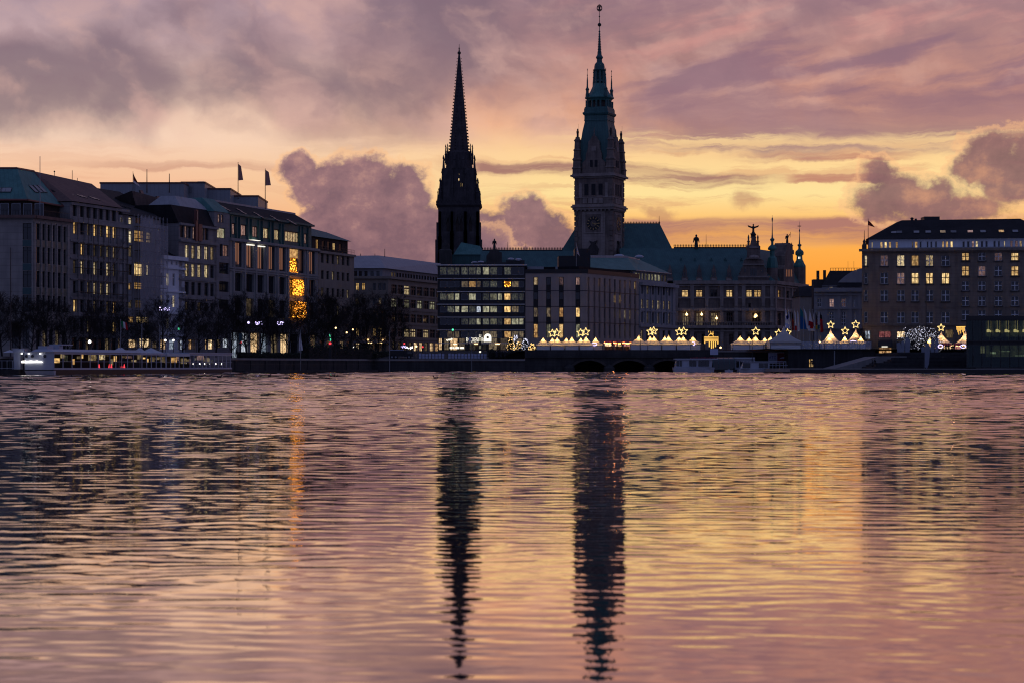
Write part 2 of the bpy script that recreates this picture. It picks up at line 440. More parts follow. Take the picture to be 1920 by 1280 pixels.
plain('awning', (.03, .03, .035, 1), .8)
fabric('tent_cloth', (.82, .80, .78, 1), .58)
fabric('tent_wall', (.78, .79, .80, 1), .12)
fabric('flag_rose', (.40, .27, .25, 1), .5)
fabric('flag_white', (.75, .76, .80, 1), .35)
fabric('flag_red', (.45, .02, .03, 1), .35)
fabric('flag_blue', (.02, .12, .34, 1), .35)
fabric('flag_teal', (.02, .18, .22, 1), .35)
fabric('flag_green', (.02, .20, .08, 1), .35)
fabric('flag_yellow', (.5, .36, .05, 1), .35)
fabric('flag_black', (.02, .02, .02, 1), .3)
fabric('flag_dark_red', (.22, .03, .03, 1), .35)
fabric('pennant_cloth', (.34, .38, .46, 1), .25)
fabric('parasol_cloth', (.66, .68, .72, 1), .2)
netting('scaffold_net', (.42, .42, .46, 1), .42)
lit('lit_warm', (.75, .33, .08, 1), (1.0, .66, .25, 1), 1.25)
lit('lit_pale', (.70, .44, .18, 1), (1.0, .84, .54, 1), 1.0)
lit('lit_gold', (.85, .42, .10, 1), (1.0, .72, .32, 1), 1.15, .35)
lit('lit_dim', (.30, .19, .09, 1), (.50, .38, .21, 1), .42, .15)
lit('lit_grey', (.10, .105, .08, 1), (.36, .36, .25, 1), .42, .08, 1.6)
lit('lit_office', (.42, .40, .22, 1), (.80, .76, .50, 1), .62, .2, .8)
lit('lit_slit', (.55, .36, .16, 1), (1.0, .78, .42, 1), .95, .0, 2.2)
lit('lit_rose', (.30, .15, .13, 1), (.70, .42, .34, 1), .55, .25, 1.4)
lit('lit_shop', (.75, .33, .09, 1), (1.0, .75, .42, 1), 1.6, .08, 1.5)
lit('lit_cool', (.25, .40, .60, 1), (.85, .90, 1.0, 1), .9, .05, 1.5)
lit('lit_red', (.55, .08, .06, 1), (1.0, .55, .5, 1), 1.0, .2, 1.5)
lit('lit_interior', (.03, .028, .012, 1), (.20, .17, .075, 1), .22, .1, .35)
glow('lamp_warm', (1.0, .62, .26, 1), 4.0)
glow('lamp_white', (1.0, .93, .85, 1), 4.0)
glow('lamp_violet', (.62, .52, 1.0, 1), 2.6)
glow('lamp_soft', (1.0, .60, .26, 1), 1.3)
glow('lamp_red', (1.0, .05, .07, 1), 1.6)
glow('lamp_stall', (1.0, .24, .04, 1), 40.0)
glow('lamp_green', (.12, 1.0, .5, 1), 1.6)
glow('star_glow', (1.0, .72, .26, 1), 1.7)
glow('gold_glow', (1.0, .55, .12, 1), 1.5)
glow('sign_white', (1.0, .93, .78, 1), 1.4)
glow('fairy_white', (.80, .80, 1.0, 1), 2.6)
glow('fairy_warm', (1.0, .62, .22, 1), 3.2)
dots('tree_lights', (1.0, .33, .03, 1), 13.0, 3.6, .38, ground=.22)

# ---------------------------------------------------------------- windows
WM = {}
def window_mesh(w, h, nx, nz, frame, pane, bar=0.1, edge=0.1, lo=None):
    key = (round(w, 1), round(h, 1), nx, nz, frame, pane, bar, edge, lo)
    if key in WM: return WM[key]
    w, h = round(w, 1), round(h, 1)
    b = MB(); t = .06
    x0, x1 = -w / 2, w / 2
    if edge:
        b.box(x0, x0 + edge, -t, 0, 0, h); b.box(x1 - edge, x1, -t, 0, 0, h)
        b.box(x0 + edge, x1 - edge, -t, 0, 0, edge); b.box(x0 + edge, x1 - edge, -t, 0, h - edge, h)
    for i in range(1, nx): x = x0 + w * i / nx; b.box(x - bar / 2, x + bar / 2, -t, -.01, edge, h - edge)
    for i in range(1, nz):
        z = h * (lo if (lo and nz == 2) else i / nz)
        for k in range(nx):
            a0 = x0 + w * k / nx + (bar / 2 if k else edge); a1 = x0 + w * (k + 1) / nx - (bar / 2 if k < nx - 1 else edge)
            b.box(a0, a1, -t + .01, -.01, z - bar / 2, z + bar / 2)
    b.face([(x0, 0.0, 0), (x1, 0.0, 0), (x1, 0.0, h), (x0, 0.0, h)], 1)
    WM[key] = b.mesh('window', [M[frame], M[pane]]); return WM[key]
def add_window(par, fr, a, b, c, d, frame='dark_frame', pane='dark_glass', nx=1, nz=1, rec=0.25, name='window', **k):
    me = window_mesh(b - a, d - c, nx, nz, frame, pane, **k)
    return place(name, me, par, fr.p((a + b) / 2, c, -rec), fr.rz)
def wall_holes(mb, fr, s0, s1, z0, z1, holes, dep=0.3, m=0):
    """a wall sheet with real openings and their reveals"""
    xs = sorted({s0, s1} | {min(max(q, s0), s1) for h in holes for q in h[:2]})
    zs = sorted({z0, z1} | {min(max(q, z0), z1) for h in holes for q in h[2:4]})
    for j in range(len(zs) - 1):
        zc = (zs[j] + zs[j + 1]) / 2; run = None
        for i in range(len(xs)):
            solid = False
            if i < len(xs) - 1:
                xc = (xs[i] + xs[i + 1]) / 2
                solid = not any(h[0] < xc < h[1] and h[2] < zc < h[3] for h in holes)
            if solid and run is None: run = xs[i]
            if not solid and run is not None:
                mb.face([fr.p(run, zs[j]), fr.p(xs[i], zs[j]), fr.p(xs[i], zs[j + 1]), fr.p(run, zs[j + 1])], m); run = None
    for h in holes:
        a, b, c, d = h[:4]
        for q in ((a, c, a, d), (b, d, b, c), (b, c, a, c), (a, d, b, d)):
            mb.face([fr.p(q[0], q[1]), fr.p(q[2], q[3]), fr.p(q[2], q[3], -dep - .02), fr.p(q[0], q[1], -dep - .02)], m)
def strip(mb, fr, s0, s1, z0, z1, o0=-.05, o1=.3, m=0):
    mb.box(s0, s1, -o1, -o0, z0, z1, m, fr.T())
# ---------------------------------------------------------------- water: a sheet with real waves
def build_water():
    rng = np.random.default_rng(11)
    g = 0.0020
    Y0, Y1 = 3.0, 470.0
    rows = int(math.log(Y1 / Y0) / g)
    ys = Y0 * np.exp(np.arange(rows + 1) * g); ys[-1] = Y1
    nc = 800
    tt = np.linspace(-1, 1, nc + 1)
    Yg = np.repeat(ys[:, None], nc + 1, 1)
    Xg = tt[None, :] * (4 + 0.30 * Yg)
    Zg = np.zeros_like(Xg)
    dyl = g * ys                                           # local row spacing
    # wind ripples: wave vectors close to the y axis, shorter crests for the small ones
    N = 170
    lam = np.exp(rng.uniform(math.log(.14), math.log(8.0), N))
    th = rng.normal(0, 1, N) * (.24 + .20 * np.clip((3.5 - lam) / 3.0, 0, 1)) + .03
    ph = rng.uniform(0, 6.28, N)
    target = np.interp(np.log(ys), np.log([3, 9, 14, 24, 45, 90, 140, 200, 300, 470]), WAVE_SLOPE)
    base = np.exp(-.5 * (np.log(lam / .32) / .75) ** 2) + .10            # most of the steepness near 0.6 m
    # nearby only what the wind makes; far off the shortest wave the rows can carry stands in for it
    cut = np.clip((lam[None, :] / dyl[:, None] - 2.8) / 2.6, 0, 1)
    wgt = cut * (base[None, :] + .9 * np.exp(-.5 * (np.log(lam[None, :] / (5.2 * dyl[:, None] + .12)) / .6) ** 2))
    wgt *= (target / np.sqrt((wgt ** 2).sum(1) / 2 + 1e-12))[:, None]
    for i in range(N):
        sl = cut[:, i] > 0
        if not sl.any(): continue
        k = 2 * math.pi / lam[i]; kx, ky = k * math.sin(th[i]), k * math.cos(th[i])
        amp = wgt[sl, i] / k
        # each ripple comes in packets
        a1, a2 = rng.uniform(0, 6.28), rng.uniform(0, 6.28); q = k * rng.uniform(.08, .2); t1 = rng.uniform(0, 3.14)
        env = .55 + .75 * np.sin(q * math.cos(t1) * Xg[sl] * 1.3 + q * math.sin(t1) * Yg[sl] + a1)
        Zg[sl] += amp[:, None] * 1.3 * env * np.sin(kx * Xg[sl] + ky * Yg[sl] + ph[i])
    # the leading ripples: one wave train (and a weaker, longer one) whose crests wander, so most faces share one steepness
    def train(l0, lgrow, mult, npx, seed):
        r2 = np.random.default_rng(seed)
        l = np.maximum(l0, lgrow * ys + .06) * mult
        eta = np.concatenate([[0], np.cumsum(np.diff(ys) / (.5 * (l[1:] + l[:-1])))])
        xi = Xg / l[:, None]; et = eta[:, None]
        W = np.zeros_like(Xg)
        for i in range(16):
            p_, q_ = r2.uniform(-1, 1) * npx, r2.uniform(-1, 1) * .75
            W += 1.15 * np.sin(p_ * xi + q_ * et + r2.uniform(0, 6.28)) / (1 + abs(p_) * .35)
        env = np.ones_like(Xg)
        for i in range(5): env += .13 * np.sin(r2.uniform(-.8, .8) * xi + r2.uniform(-.5, .5) * et + r2.uniform(0, 6.28))
        return l[:, None] / (2 * math.pi) * env * np.sin(2 * math.pi * et + W)
    A = np.interp(np.log(ys), np.log([3, 9, 14, 24, 45, 90, 140, 200, 300, 470]), LEAD_SLOPE)[:, None]
    Zg += A * (.80 * train(.30, .0086, 1.0, 1.7, 5) + .42 * train(.30, .0086, 2.1, 1.4, 6))
    # gusts: calmer and rougher lanes
    gust = np.ones_like(Zg)
    for i in range(7):
        a, b, c = rng.uniform(-.06, .06), rng.uniform(.02, .16), rng.uniform(0, 6.28)
        gust += .13 * np.sin(a * Xg + b * Yg + c)
    Zg *= np.clip(gust, .45, 1.6)
    n = (rows + 1) * (nc + 1)
    co = np.stack([Xg, Yg, Zg], -1).reshape(-1, 3).astype(np.float32)
    idx = np.arange(n, dtype=np.int32).reshape(rows + 1, nc + 1)
    q = np.stack([idx[:-1, :-1], idx[:-1, 1:], idx[1:, 1:], idx[1:, :-1]], -1).reshape(-1, 4)
    me = bpy.data.meshes.new('water')
    me.vertices.add(n); me.vertices.foreach_set('co', co.ravel())
    me.loops.add(q.size); me.loops.foreach_set('vertex_index', q.ravel())
    me.polygons.add(len(q)); me.polygons.foreach_set('loop_start', np.arange(0, q.size, 4, dtype=np.int32))
    me.polygons.foreach_set('use_smooth', np.ones(len(q), dtype=bool))
    me.update(calc_edges=True)
    m, b = new_mat('water'); M['water'] = m
    b.inputs['Base Color'].default_value = (.66, .51, .41, 1)
    b.inputs['Roughness'].default_value = .03; b.inputs['Metallic'].default_value = 1.0; b.inputs['Specular Tint'].default_value = (1.0, .945, .88, 1)
    x, y, z = e_sep(obj_coord())
    fineb = e_noise(e_xyz(x * .9, y * 2.0, 0.0), 2.2, 3, .5)
    bn = E.nt.nodes.new('ShaderNodeBump'); bn.inputs['Strength'].default_value = 1.0; bn.inputs['Distance'].default_value = .0016
    E.put(bn, 'Height', fineb); E.nt.links.new(bn.outputs[0], b.inputs['Normal'])
    me.materials.append(m)
    o = bpy.data.objects.new('water', me); COL.objects.link(o); tag(o, 'rippled lake water reflecting the sunset sky and the dark towers', 'water', kind='structure')
WAVE_SLOPE = [.010, .012, .0145, .021, .030, .040, .050, .060, .066, .07]
LEAD_SLOPE = [.010, .013, .0165, .029, .048, .068, .086, .106, .112, .115]
build_water()
# ---------------------------------------------------------------- ground
def ground_z(x, y):
    a = min(max((x + 3) / 5.0, 0), 1); a = max(a, min(max((y - 424) / 20.0, 0), 1) * min(max((x + 45) / 20.0, 0), 1)); return 2.6 + 1.8 * a
def shore(x):
    """y of the water's edge"""
    yl = (x + 168) / 0.337
    return min(yl, 417.0) if x < 40 else (417.0 if x < 47.9 else 352.0)
def build_ground():
    b = MB(); xs = [-1500, -400, -200, -130] + [-110 + 3 * i for i in range(84)] + [160, 220, 400, 1500]
    xs = sorted(set(xs + [47.9, 48.0]))
    for i in range(len(xs) - 1):
        x0, x1 = xs[i], xs[i + 1]
        y0, y1 = max(shore(x0), 150) + .3, max(shore(x1), 150) + .3
        if x0 >= 47.9: y0 = y1 = 395.0
        prev = None
        for (ya, yb) in ((y0, y1), (424.5, 424.5), (446, 446), (560, 560), (1200, 1200), (4000, 4000)):
            cur = ((x0, max(ya, y0), ground_z(x0, ya)), (x1, max(yb, y1), ground_z(x1, yb)))
            if prev: b.face([prev[0], prev[1], cur[1], cur[0]])
            prev = cur
    o = b.build('ground', M['asphalt']); tag(o, kind='structure')
build_ground()
# ---------------------------------------------------------------- town hall
def town_hall():
    Y = 630.0
    t = thing('town_hall', 'long historic stone town hall with green copper roofs and tall clock tower', 'town hall', (X(1270, Y), Y, 4.4))
    st, cu, dk = M['hall_stone'], M['copper'], M['dark_copper']
    fr = Fr(X(905, Y), Y, 1, 0)
    sx = lambda px: X(px, Y) - X(905, Y); zz = lambda py: Z(py, Y)
    side = Fr(X(1452, Y), Y, .45, 1)
    # front wall with window openings
    top_rows = [(1278, 1291), (1304.5, 1317.5), (1332, 1345), (1361.5, 1374), (1399, 1410.5), (1413.5, 1427.5)]
    low_rows = [(1279, 1292), (1305, 1319), (1333, 1346), (1362, 1374), (1410, 1426)]
    holes, win = [], []
    for i, (a, c) in enumerate(top_rows): win.append((sx(a), sx(c), zz(557.5), zz(543.5), 'lit_gold' if i not in (2,) else 'dark_glass', 2))
    for i, (a, c) in enumerate(low_rows): win.append((sx(a), sx(c), zz(612), zz(586), 'hall_window', 3))
    for i in range(9): a = 1281 + i * 17.2; win.append((sx(a), sx(a + 8), zz(645), zz(626), 'dark_glass', 2))
    for i in range(7): a = 1268 + i * 27; win.append((sx(a) , sx(a + 5), zz(577), zz(569), 'dark_glass', 1))
    holes = [w[:4] for w in win]
    b = MB(); wall_holes(b, fr, sx(905), sx(1452), 4.4, zz(533), holes, .6)
    b.box(sx(1166), sx(1452), .62, 20, 4.4, zz(533) - .02, 0, fr.T())
    L = side.s(1512)
    sholes = [(L * q, L * (q + .09), zz(558), zz(543)) for q in (.1, .36, .58, .8)] + [(L * q, L * (q + .1), zz(612), zz(586)) for q in (.1, .36, .58, .8)]
    wall_holes(b, side, 0, L, 4.4, zz(533), sholes, .5)
    b.prism([side.p(0.02, 0, -.52)[:2], side.p(L, 0, -.52)[:2], (X(1512, Y) - 20, Y + 60), (X(1452, Y) - 20, Y + 40)], 4.4, zz(533) - .05)
    b.build('wall', st, t)
    for i, w in enumerate(win):
        pane = w[4]
        if pane == 'hall_window': pane = 'lit_dim' if i < 9 else 'dark_glass'
        add_window(t, fr, *w[:4], frame='brown_frame', pane=pane, nx=w[5], nz=2, rec=.5, bar=.22, edge=.2, lo=.72)
    for i, h in enumerate(sholes): add_window(t, side, *h, frame='brown_frame', pane='lit_gold' if i in (0, 3) else 'dark_glass', nx=2, nz=2, rec=.45, bar=.2, edge=.2)
    # cornices, string courses, pilasters, balcony
    b = MB()
    for py, h, o in ((533, 1.0, .9), (560, .5, .35), (583, .8, .7), (616, .9, 1.2), (622, .5, .5), (537, .4, .4)):
        strip(b, fr, sx(1262), sx(1452) + .2, zz(py), zz(py) + h, -.02, o); strip(b, side, 0, L, zz(py), zz(py) + h, -.02, o * .9)
    for px in (1268, 1297.5, 1325, 1353, 1380, 1394, 1431, 1447):
        strip(b, fr, sx(px) - .55, sx(px) + .55, 4.4, zz(533), -.03, .42)
        strip(b, fr, sx(px) - .4, sx(px) + .4, zz(575), zz(562), .41, .75)      # statues between the windows
    for q in (.02, .3, .52, .74, .98): strip(b, side, L * q - .5, L * q + .5, 4.4, zz(533), -.03, .4)
    for i in range(60): x = sx(1264) + i * (sx(1450) - sx(1264)) / 60; strip(b, fr, x, x + .18, zz(616) + .9, zz(616) + 1.7, .3, .8)
    strip(b, fr, sx(1264), sx(1450), zz(616) + 1.7, zz(616) + 1.95, .2, .9)
    b.build('cornice', M['light_hall_stone'], t)
    # lamps on the balcony
    for px, py in ((1287, 590), (1315, 590), (1343, 597), (1415, 594), (1417, 592.5)):
        q = MB(); c = fr.p(sx(px), zz(py), 1.3); q.ball(c, .36); q.tube((c[0], c[1] + 1.2, c[2] + .7), (c[0], c[1], c[2] + .4), .06); q.build('wall_lamp', M['lamp_warm'], t)
    # main copper roofs
    e, rdg = zz(532) + .6, 14.0
    b = MB(); x0, x1 = fr.a[0] + sx(1166), fr.a[0] + sx(1452)
    zr = CH + (YH - 466) / F * (Y + rdg)
    A = [(x0, Y + .3, e), (x1, Y + .3, e), (x1 + 12, Y + 30, e), (x0, Y + 30, e)]
    B = [(x0, Y + rdg, zr), (X(1402, Y + rdg), Y + rdg, zr), (X(1402, Y + rdg), Y + rdg + 1, zr), (x0, Y + rdg + 1, zr)]
    b.solid(A, B)
    # side wing roof behind the second gable
    zr2 = zr - .6
    b.solid([(x1 - 16, Y + 2, e), side.p(0, e, -.4), side.p(L, e, -.4), (x1 - 6, Y + 40, e)],
            [(X(1404, Y + 14), Y + 14, zr - .1), (X(1412, Y + 15), Y + 14, zr - .1), (X(1482, Y + 34), Y + 34, zr2), (X(1478, Y + 36), Y + 36, zr2)])
    xl0, xl1 = X(900, Y), X(1078, Y)
    zl = CH + (YH - 471) / F * (Y + 12)
    b.solid([(xl0, Y + .3, zz(522)), (xl1, Y + .3, zz(522)), (xl1, Y + 26, zz(522)), (xl0, Y + 26, zz(522))],
            [(xl0, Y + 12, zl), (xl1, Y + 12, zl), (xl1, Y + 13, zl), (xl0, Y + 13, zl)])
    b.box(xl0, xl1, Y + .6, Y + 25, 4.4, zz(522) - .05)
    b.build('roof', dk, t)
    # tall steep roof behind the tower
    b = MB(); Yr = Y + 30; Yb = Y + 21
    zt = CH + (YH - 420) / F * Yr; zb = CH + (YH - 474) / F * Yb
    b.solid([(X(1050, Yb), Yb, zb), (X(1264, Yb), Yb, zb), (X(1264, Yb), Yb + 30, zb), (X(1050, Yb), Yb + 30, zb)],
            [(X(1084, Yr), Yr, zt), (X(1237, Yr), Yr, zt), (X(1237, Yr), Yr + 8, zt), (X(1084, Yr), Yr + 8, zt)])
    b.box(X(1064, Yb), X(1250, Yb), Yb + 1, Yb + 28, 4.4, zb - .03)
    b.build('high_roof', dk, t)
    # cresting along the ridges
    for a, c, yy, z0, hh in ((905, 1054, Y + 12.5, zl, 1.2), (1264, 1400, Y + rdg + .5, zr, 1.3), (1150, 1237, Yr + 4, zt, 1.0)):
        b = MB(); n = int((c - a) / 2.9)
        b.box(X(a, yy), X(c, yy), yy - .06, yy + .06, z0 - .1, z0 + .42)
        for i in range(n + 1):
            x = X(a + (c - a) * i / n, yy); b.lathe(x, yy, [(.11, z0 - .1), (.10, z0 + hh * .5), (.17, z0 + hh * .6), (.02, z0 + hh)], 4)
        b.build('ridge_cresting', M['dark_metal'], t)
    for px, py0, py1, yy in ((1236, 405, 420, Yr), (1324, 440, 468, Y + rdg), (986, 455, 472, Y + 12), (952, 454, 472, Y + 12)):
        b = MB(); b.tube(P(px, py1 + 1, yy), P(px, py0, yy), .12, .04, 5); b.build('roof_mast', M['dark_metal'], t)
    # dormers
    for px in (1284, 1311, 1338.5, 1367, 1256):
        b = MB(); w = 6.3; y0 = Y + .8
        c = lambda q, py, yy=y0: tuple(P(q, py, yy))
        prof = [(px - w, 528), (px + w, 528), (px + w, 521), (px + w * .7, 519), (px + w * .62, 507), (px + w * .3, 503), (px, 495), (px - w * .3, 503), (px - w * .62, 507), (px - w * .7, 519), (px - w, 521)]
        b.solid([c(*q) for q in prof], [c(q[0], q[1], y0 + 6) for q in prof])
        d = b.build('dormer', M['hall_stone'], t)
        for k in (-1, 1):
            m2 = MB(); m2.box(X(px + k * 1.9 - 1.3, Y), X(px + k * 1.9 + 1.3, Y), y0 - .06, y0 + .02, Z(520, Y), Z(511, Y)); m2.build('window', M['dark_glass'], d)
        m2 = MB(); m2.lathe(X(px, Y), y0 - .1, [(.75, Z(527.5, Y)), (.95, Z(525, Y)), (.7, Z(523, Y)), (.2, Z(522.3, Y))], 8); m2.build('urn', M['light_hall_stone'], d)
    # small roof hatches
    for px in (1277, 1303, 1334, 1360, 1390):
        q = on_plane(px, 489, A[0], A[1], B[0]); m2 = MB()
        m2.solid([(q.x - .5, q.y - .3, q.z - .4), (q.x + .5, q.y - .3, q.z - .4), (q.x + .5, q.y + 1.2, q.z - .4), (q.x - .5, q.y + 1.2, q.z - .4)],
                 [(q.x - .1, q.y - .3, q.z + .8), (q.x + .1, q.y - .3, q.z + .8), (q.x + .1, q.y + 1.2, q.z + .8), (q.x - .1, q.y + 1.2, q.z + .8)]); m2.build('roof_hatch', dk, t)
    # gables with statues
    def gable(pts, yy, dep, name='gable', frame=None, wins=()):
        b = MB()
        f = (lambda q, o: tuple(P(q[0], q[1], yy + o))) if frame is None else (lambda q, o: frame.p(frame.s(q[0]), frame.z(q[0], q[1]), .4 - o))
        b.solid([f(q, 0) for q in pts], [f(q, dep) for q in pts]); g = b.build(name, st, t)
        for (a, c, p0, p1) in wins:
            m2 = MB(); P0 = [f((a, p1), -.05), f((c, p1), -.05), f((c, p0), -.05), f((a, p0), -.05)]; P1 = [f((a, p1), .1), f((c, p1), .1), f((c, p0), .1), f((a, p0), .1)]
            m2.solid(P0, P1); m2.build('window', M['dark_glass'], g)
        return g
    cx = 1413
    half = [(29, 533), (29, 521), (25, 518), (24, 505), (19, 498), (19, 489), (13, 485), (12, 470), (8, 464), (6, 456), (4.5, 450), (4.5, 445)]
    g1 = gable([(cx + a, p) for a, p in half] + [(cx - a, p) for a, p in reversed(half)], Y - .6, 5, wins=((1407, 1410.7, 504, 519), (1411.3, 1415, 504, 519), (1415.6, 1418.6, 504, 519), (1395, 1399, 504, 511), (1427, 1431, 504, 511)))
    for py, w in ((521, 30), (498, 21), (487, 15), (466, 9)): m2 = MB(); m2.box(X(cx - w, Y), X(cx + w, Y), Y - 1.0, Y - .55, Z(py, Y), Z(py, Y) + .5); m2.build('cornice', M['light_hall_stone'], g1)
    m2 = MB(); m2.lathe(X(cx, Y), Y - 1.0, [(1.3, Z(487, Y)), (1.6, Z(484, Y)), (1.3, Z(480, Y)), (.2, Z(478.5, Y))], 8); m2.build('medallion', M['light_hall_stone'], g1)
    # obelisks on the gables
    for px, p0, p1, yy in ((1404, 462, 440, Y), (1421.5, 462, 440, Y), (1468, 470, 455, Y + 12), (1485, 470, 455, Y + 16), (1389, 522, 508, Y), (1437, 522, 508, Y)):
        m2 = MB(); x = X(px, yy); m2.lathe(x, yy + .8, [(.75, Z(p0, yy) - 1.2), (.75, Z(p0, yy)), (.35, Z(p0 - 2, yy)), (.32, Z(p0 - 8, yy)), (.55, Z(p0 - 9, yy)), (.2, Z(p0 - 11, yy)), (.28, Z(p1 + 5, yy)), (.05, Z(p1, yy))], 6); m2.build('obelisk', st, t)
    # winged figure over the first gable
    m2 = MB(); x, yy = X(cx, Y), Y + .8; z0 = Z(446, Y)
    m2.lathe(x, yy, [(.9, z0), (.7, z0 + .5), (.85, z0 + 1.0), (.35, z0 + 1.8), (.3, z0 + 2.6), (.45, z0 + 3.0), (.32, z0 + 3.4), (.16, z0 + 3.6), (.24, z0 + 3.9), (.05, z0 + 4.15)], 8)
    for k in (-1, 1):
        m2.solid([(x + k * .2, yy - .1, z0 + 2.7), (x + k * 1.5, yy - .1, z0 + 3.2), (x + k * 1.7, yy - .1, z0 + 3.75), (x + k * .2, yy - .1, z0 + 3.25)], [(x + k * .2, yy + .1, z0 + 2.7), (x + k * 1.5, yy + .1, z0 + 3.2), (x + k * 1.7, yy + .1, z0 + 3.75), (x + k * .2, yy + .1, z0 + 3.25)])
        m2.tube((x + k * .3, yy, z0 + .9), (x + k * .95, yy, z0 + 1.35 - .5 * (k > 0)), .16, .06)
    m2.build('statue', M['bronze'], t)
    # second gable on the side front
    half2 = [(10, 533), (10, 505), (7.5, 497), (7.5, 480), (5, 470), (4.2, 460), (2.5, 456)]
    cx2 = 1477
    gable([(cx2 + a, p) for a, p in half2] + [(cx2 - a, p) for a, p in reversed(half2)], Y, 4, frame=side, wins=((1471, 1473.5, 506, 519), (1475.5, 1478, 506, 519), (1480, 1482.5, 506, 519)))
    def figure(px, py0, py1, yy, arm=0):
        m2 = MB(); x = X(px, yy); a, c = Z(py0, yy), Z(py1, yy); h = c - a
        m2.lathe(x, yy, [(h * .14, a), (h * .12, a + h * .3), (h * .10, a + h * .5), (h * .16, a + h * .72), (h * .13, a + h * .8), (h * .05, a + h * .84), (h * .075, a + h * .92), (h * .02, c)], 8)
        m2.tube((x - h * .13, yy, a + h * .76), (x - h * .2, yy, a + h * .45), h * .05, h * .03)
        m2.tube((x + h * .13, yy, a + h * .76), (x + h * (.3 if arm else .19), yy, a + h * (.98 if arm else .45)), h * .05, h * .03)
        if arm: m2.tube((x + h * .3, yy, a + h * .6), (x + h * .34, yy, a + h * 1.2), h * .02)
        return m2.build('statue', M['bronze'], t)
    side_y = side.Y(cx2)
    figure(1476, 457, 439, side_y + 1, 1); figure(1305.5, 468, 440, Y + rdg); figure(927, 468, 448, Y + 8)
    # corner turrets
    def turret(px, yy, prof, lan):
        b = MB(); x = X(px, yy); b.lathe(x, yy, [(w / F * yy, Z(p, yy)) for w, p in prof], 8, R(22.5)); b.build('turret', cu, t)
        b = MB(); b.lathe(x, yy, [(lan[0] / F * yy, 4.4), (lan[0] / F * yy, Z(lan[1], yy))], 8, R(22.5)); b.build('turret_shaft', st, t)
    turret(1448, Y + 4, [(11, 503), (11, 500), (10, 492), (8.5, 484), (5.6, 481), (4.6, 480), (4.6, 470), (8.2, 469), (8.6, 466), (7, 463), (4.4, 461), (2.4, 459), (2.3, 454), (4.4, 450), (4.2, 448.5), (1.8, 447), (1.1, 440), (.7, 425), (.5, 418), (1.4, 412), (1.3, 410), (.3, 408), (.25, 404)], (10.5, 503))
    turret(1499, Y + 28, [(12, 502), (12, 499), (9, 494), (7.5, 490), (6, 488), (5.4, 480), (8, 478), (8.2, 474), (7, 471), (4, 469), (2.4, 467), (2.2, 463), (4.0, 461), (3.8, 459), (1.6, 458), (1.0, 450), (.5, 436), (1.2, 433), (1.1, 432), (.3, 430), (.25, 416)], (12, 502))
    for px, py, w in ((1498, 424.5, 2.5),): 
        b = MB(); b.box(X(px - w, Y + 28), X(px + w + 1.6, Y + 28), Y + 27.9, Y + 28.1, Z(py + .7, Y + 28), Z(py - .7, Y + 28)); b.build('weather_vane', M['dark_metal'], t)
    # bright sky seen through the turret lantern, put in as small glowing slabs
    for px in (1497.4, 1499.8):
        b = MB(); b.box(X(px - .5, Y + 26), X(px + .5, Y + 26), Y + 26.0, Y + 26.2, Z(486, Y + 26), Z(482, Y + 26)); b.build('sky_gap_glow', M['sign_white'], t)
    # left end pavilion with statue
    b = MB(); b.solid([tuple(P(q, p, Y + 2)) for q, p in ((912, 505), (941, 505), (941, 474), (936, 472), (934, 468), (919, 468), (917, 474), (912, 480))], [tuple(P(q, p, Y + 8)) for q, p in ((912, 505), (941, 505), (941, 474), (936, 472), (934, 468), (919, 468), (917, 474), (912, 480))]); b.build('gable', M['dark_stone'], t)
    clock_tower(t, Y)
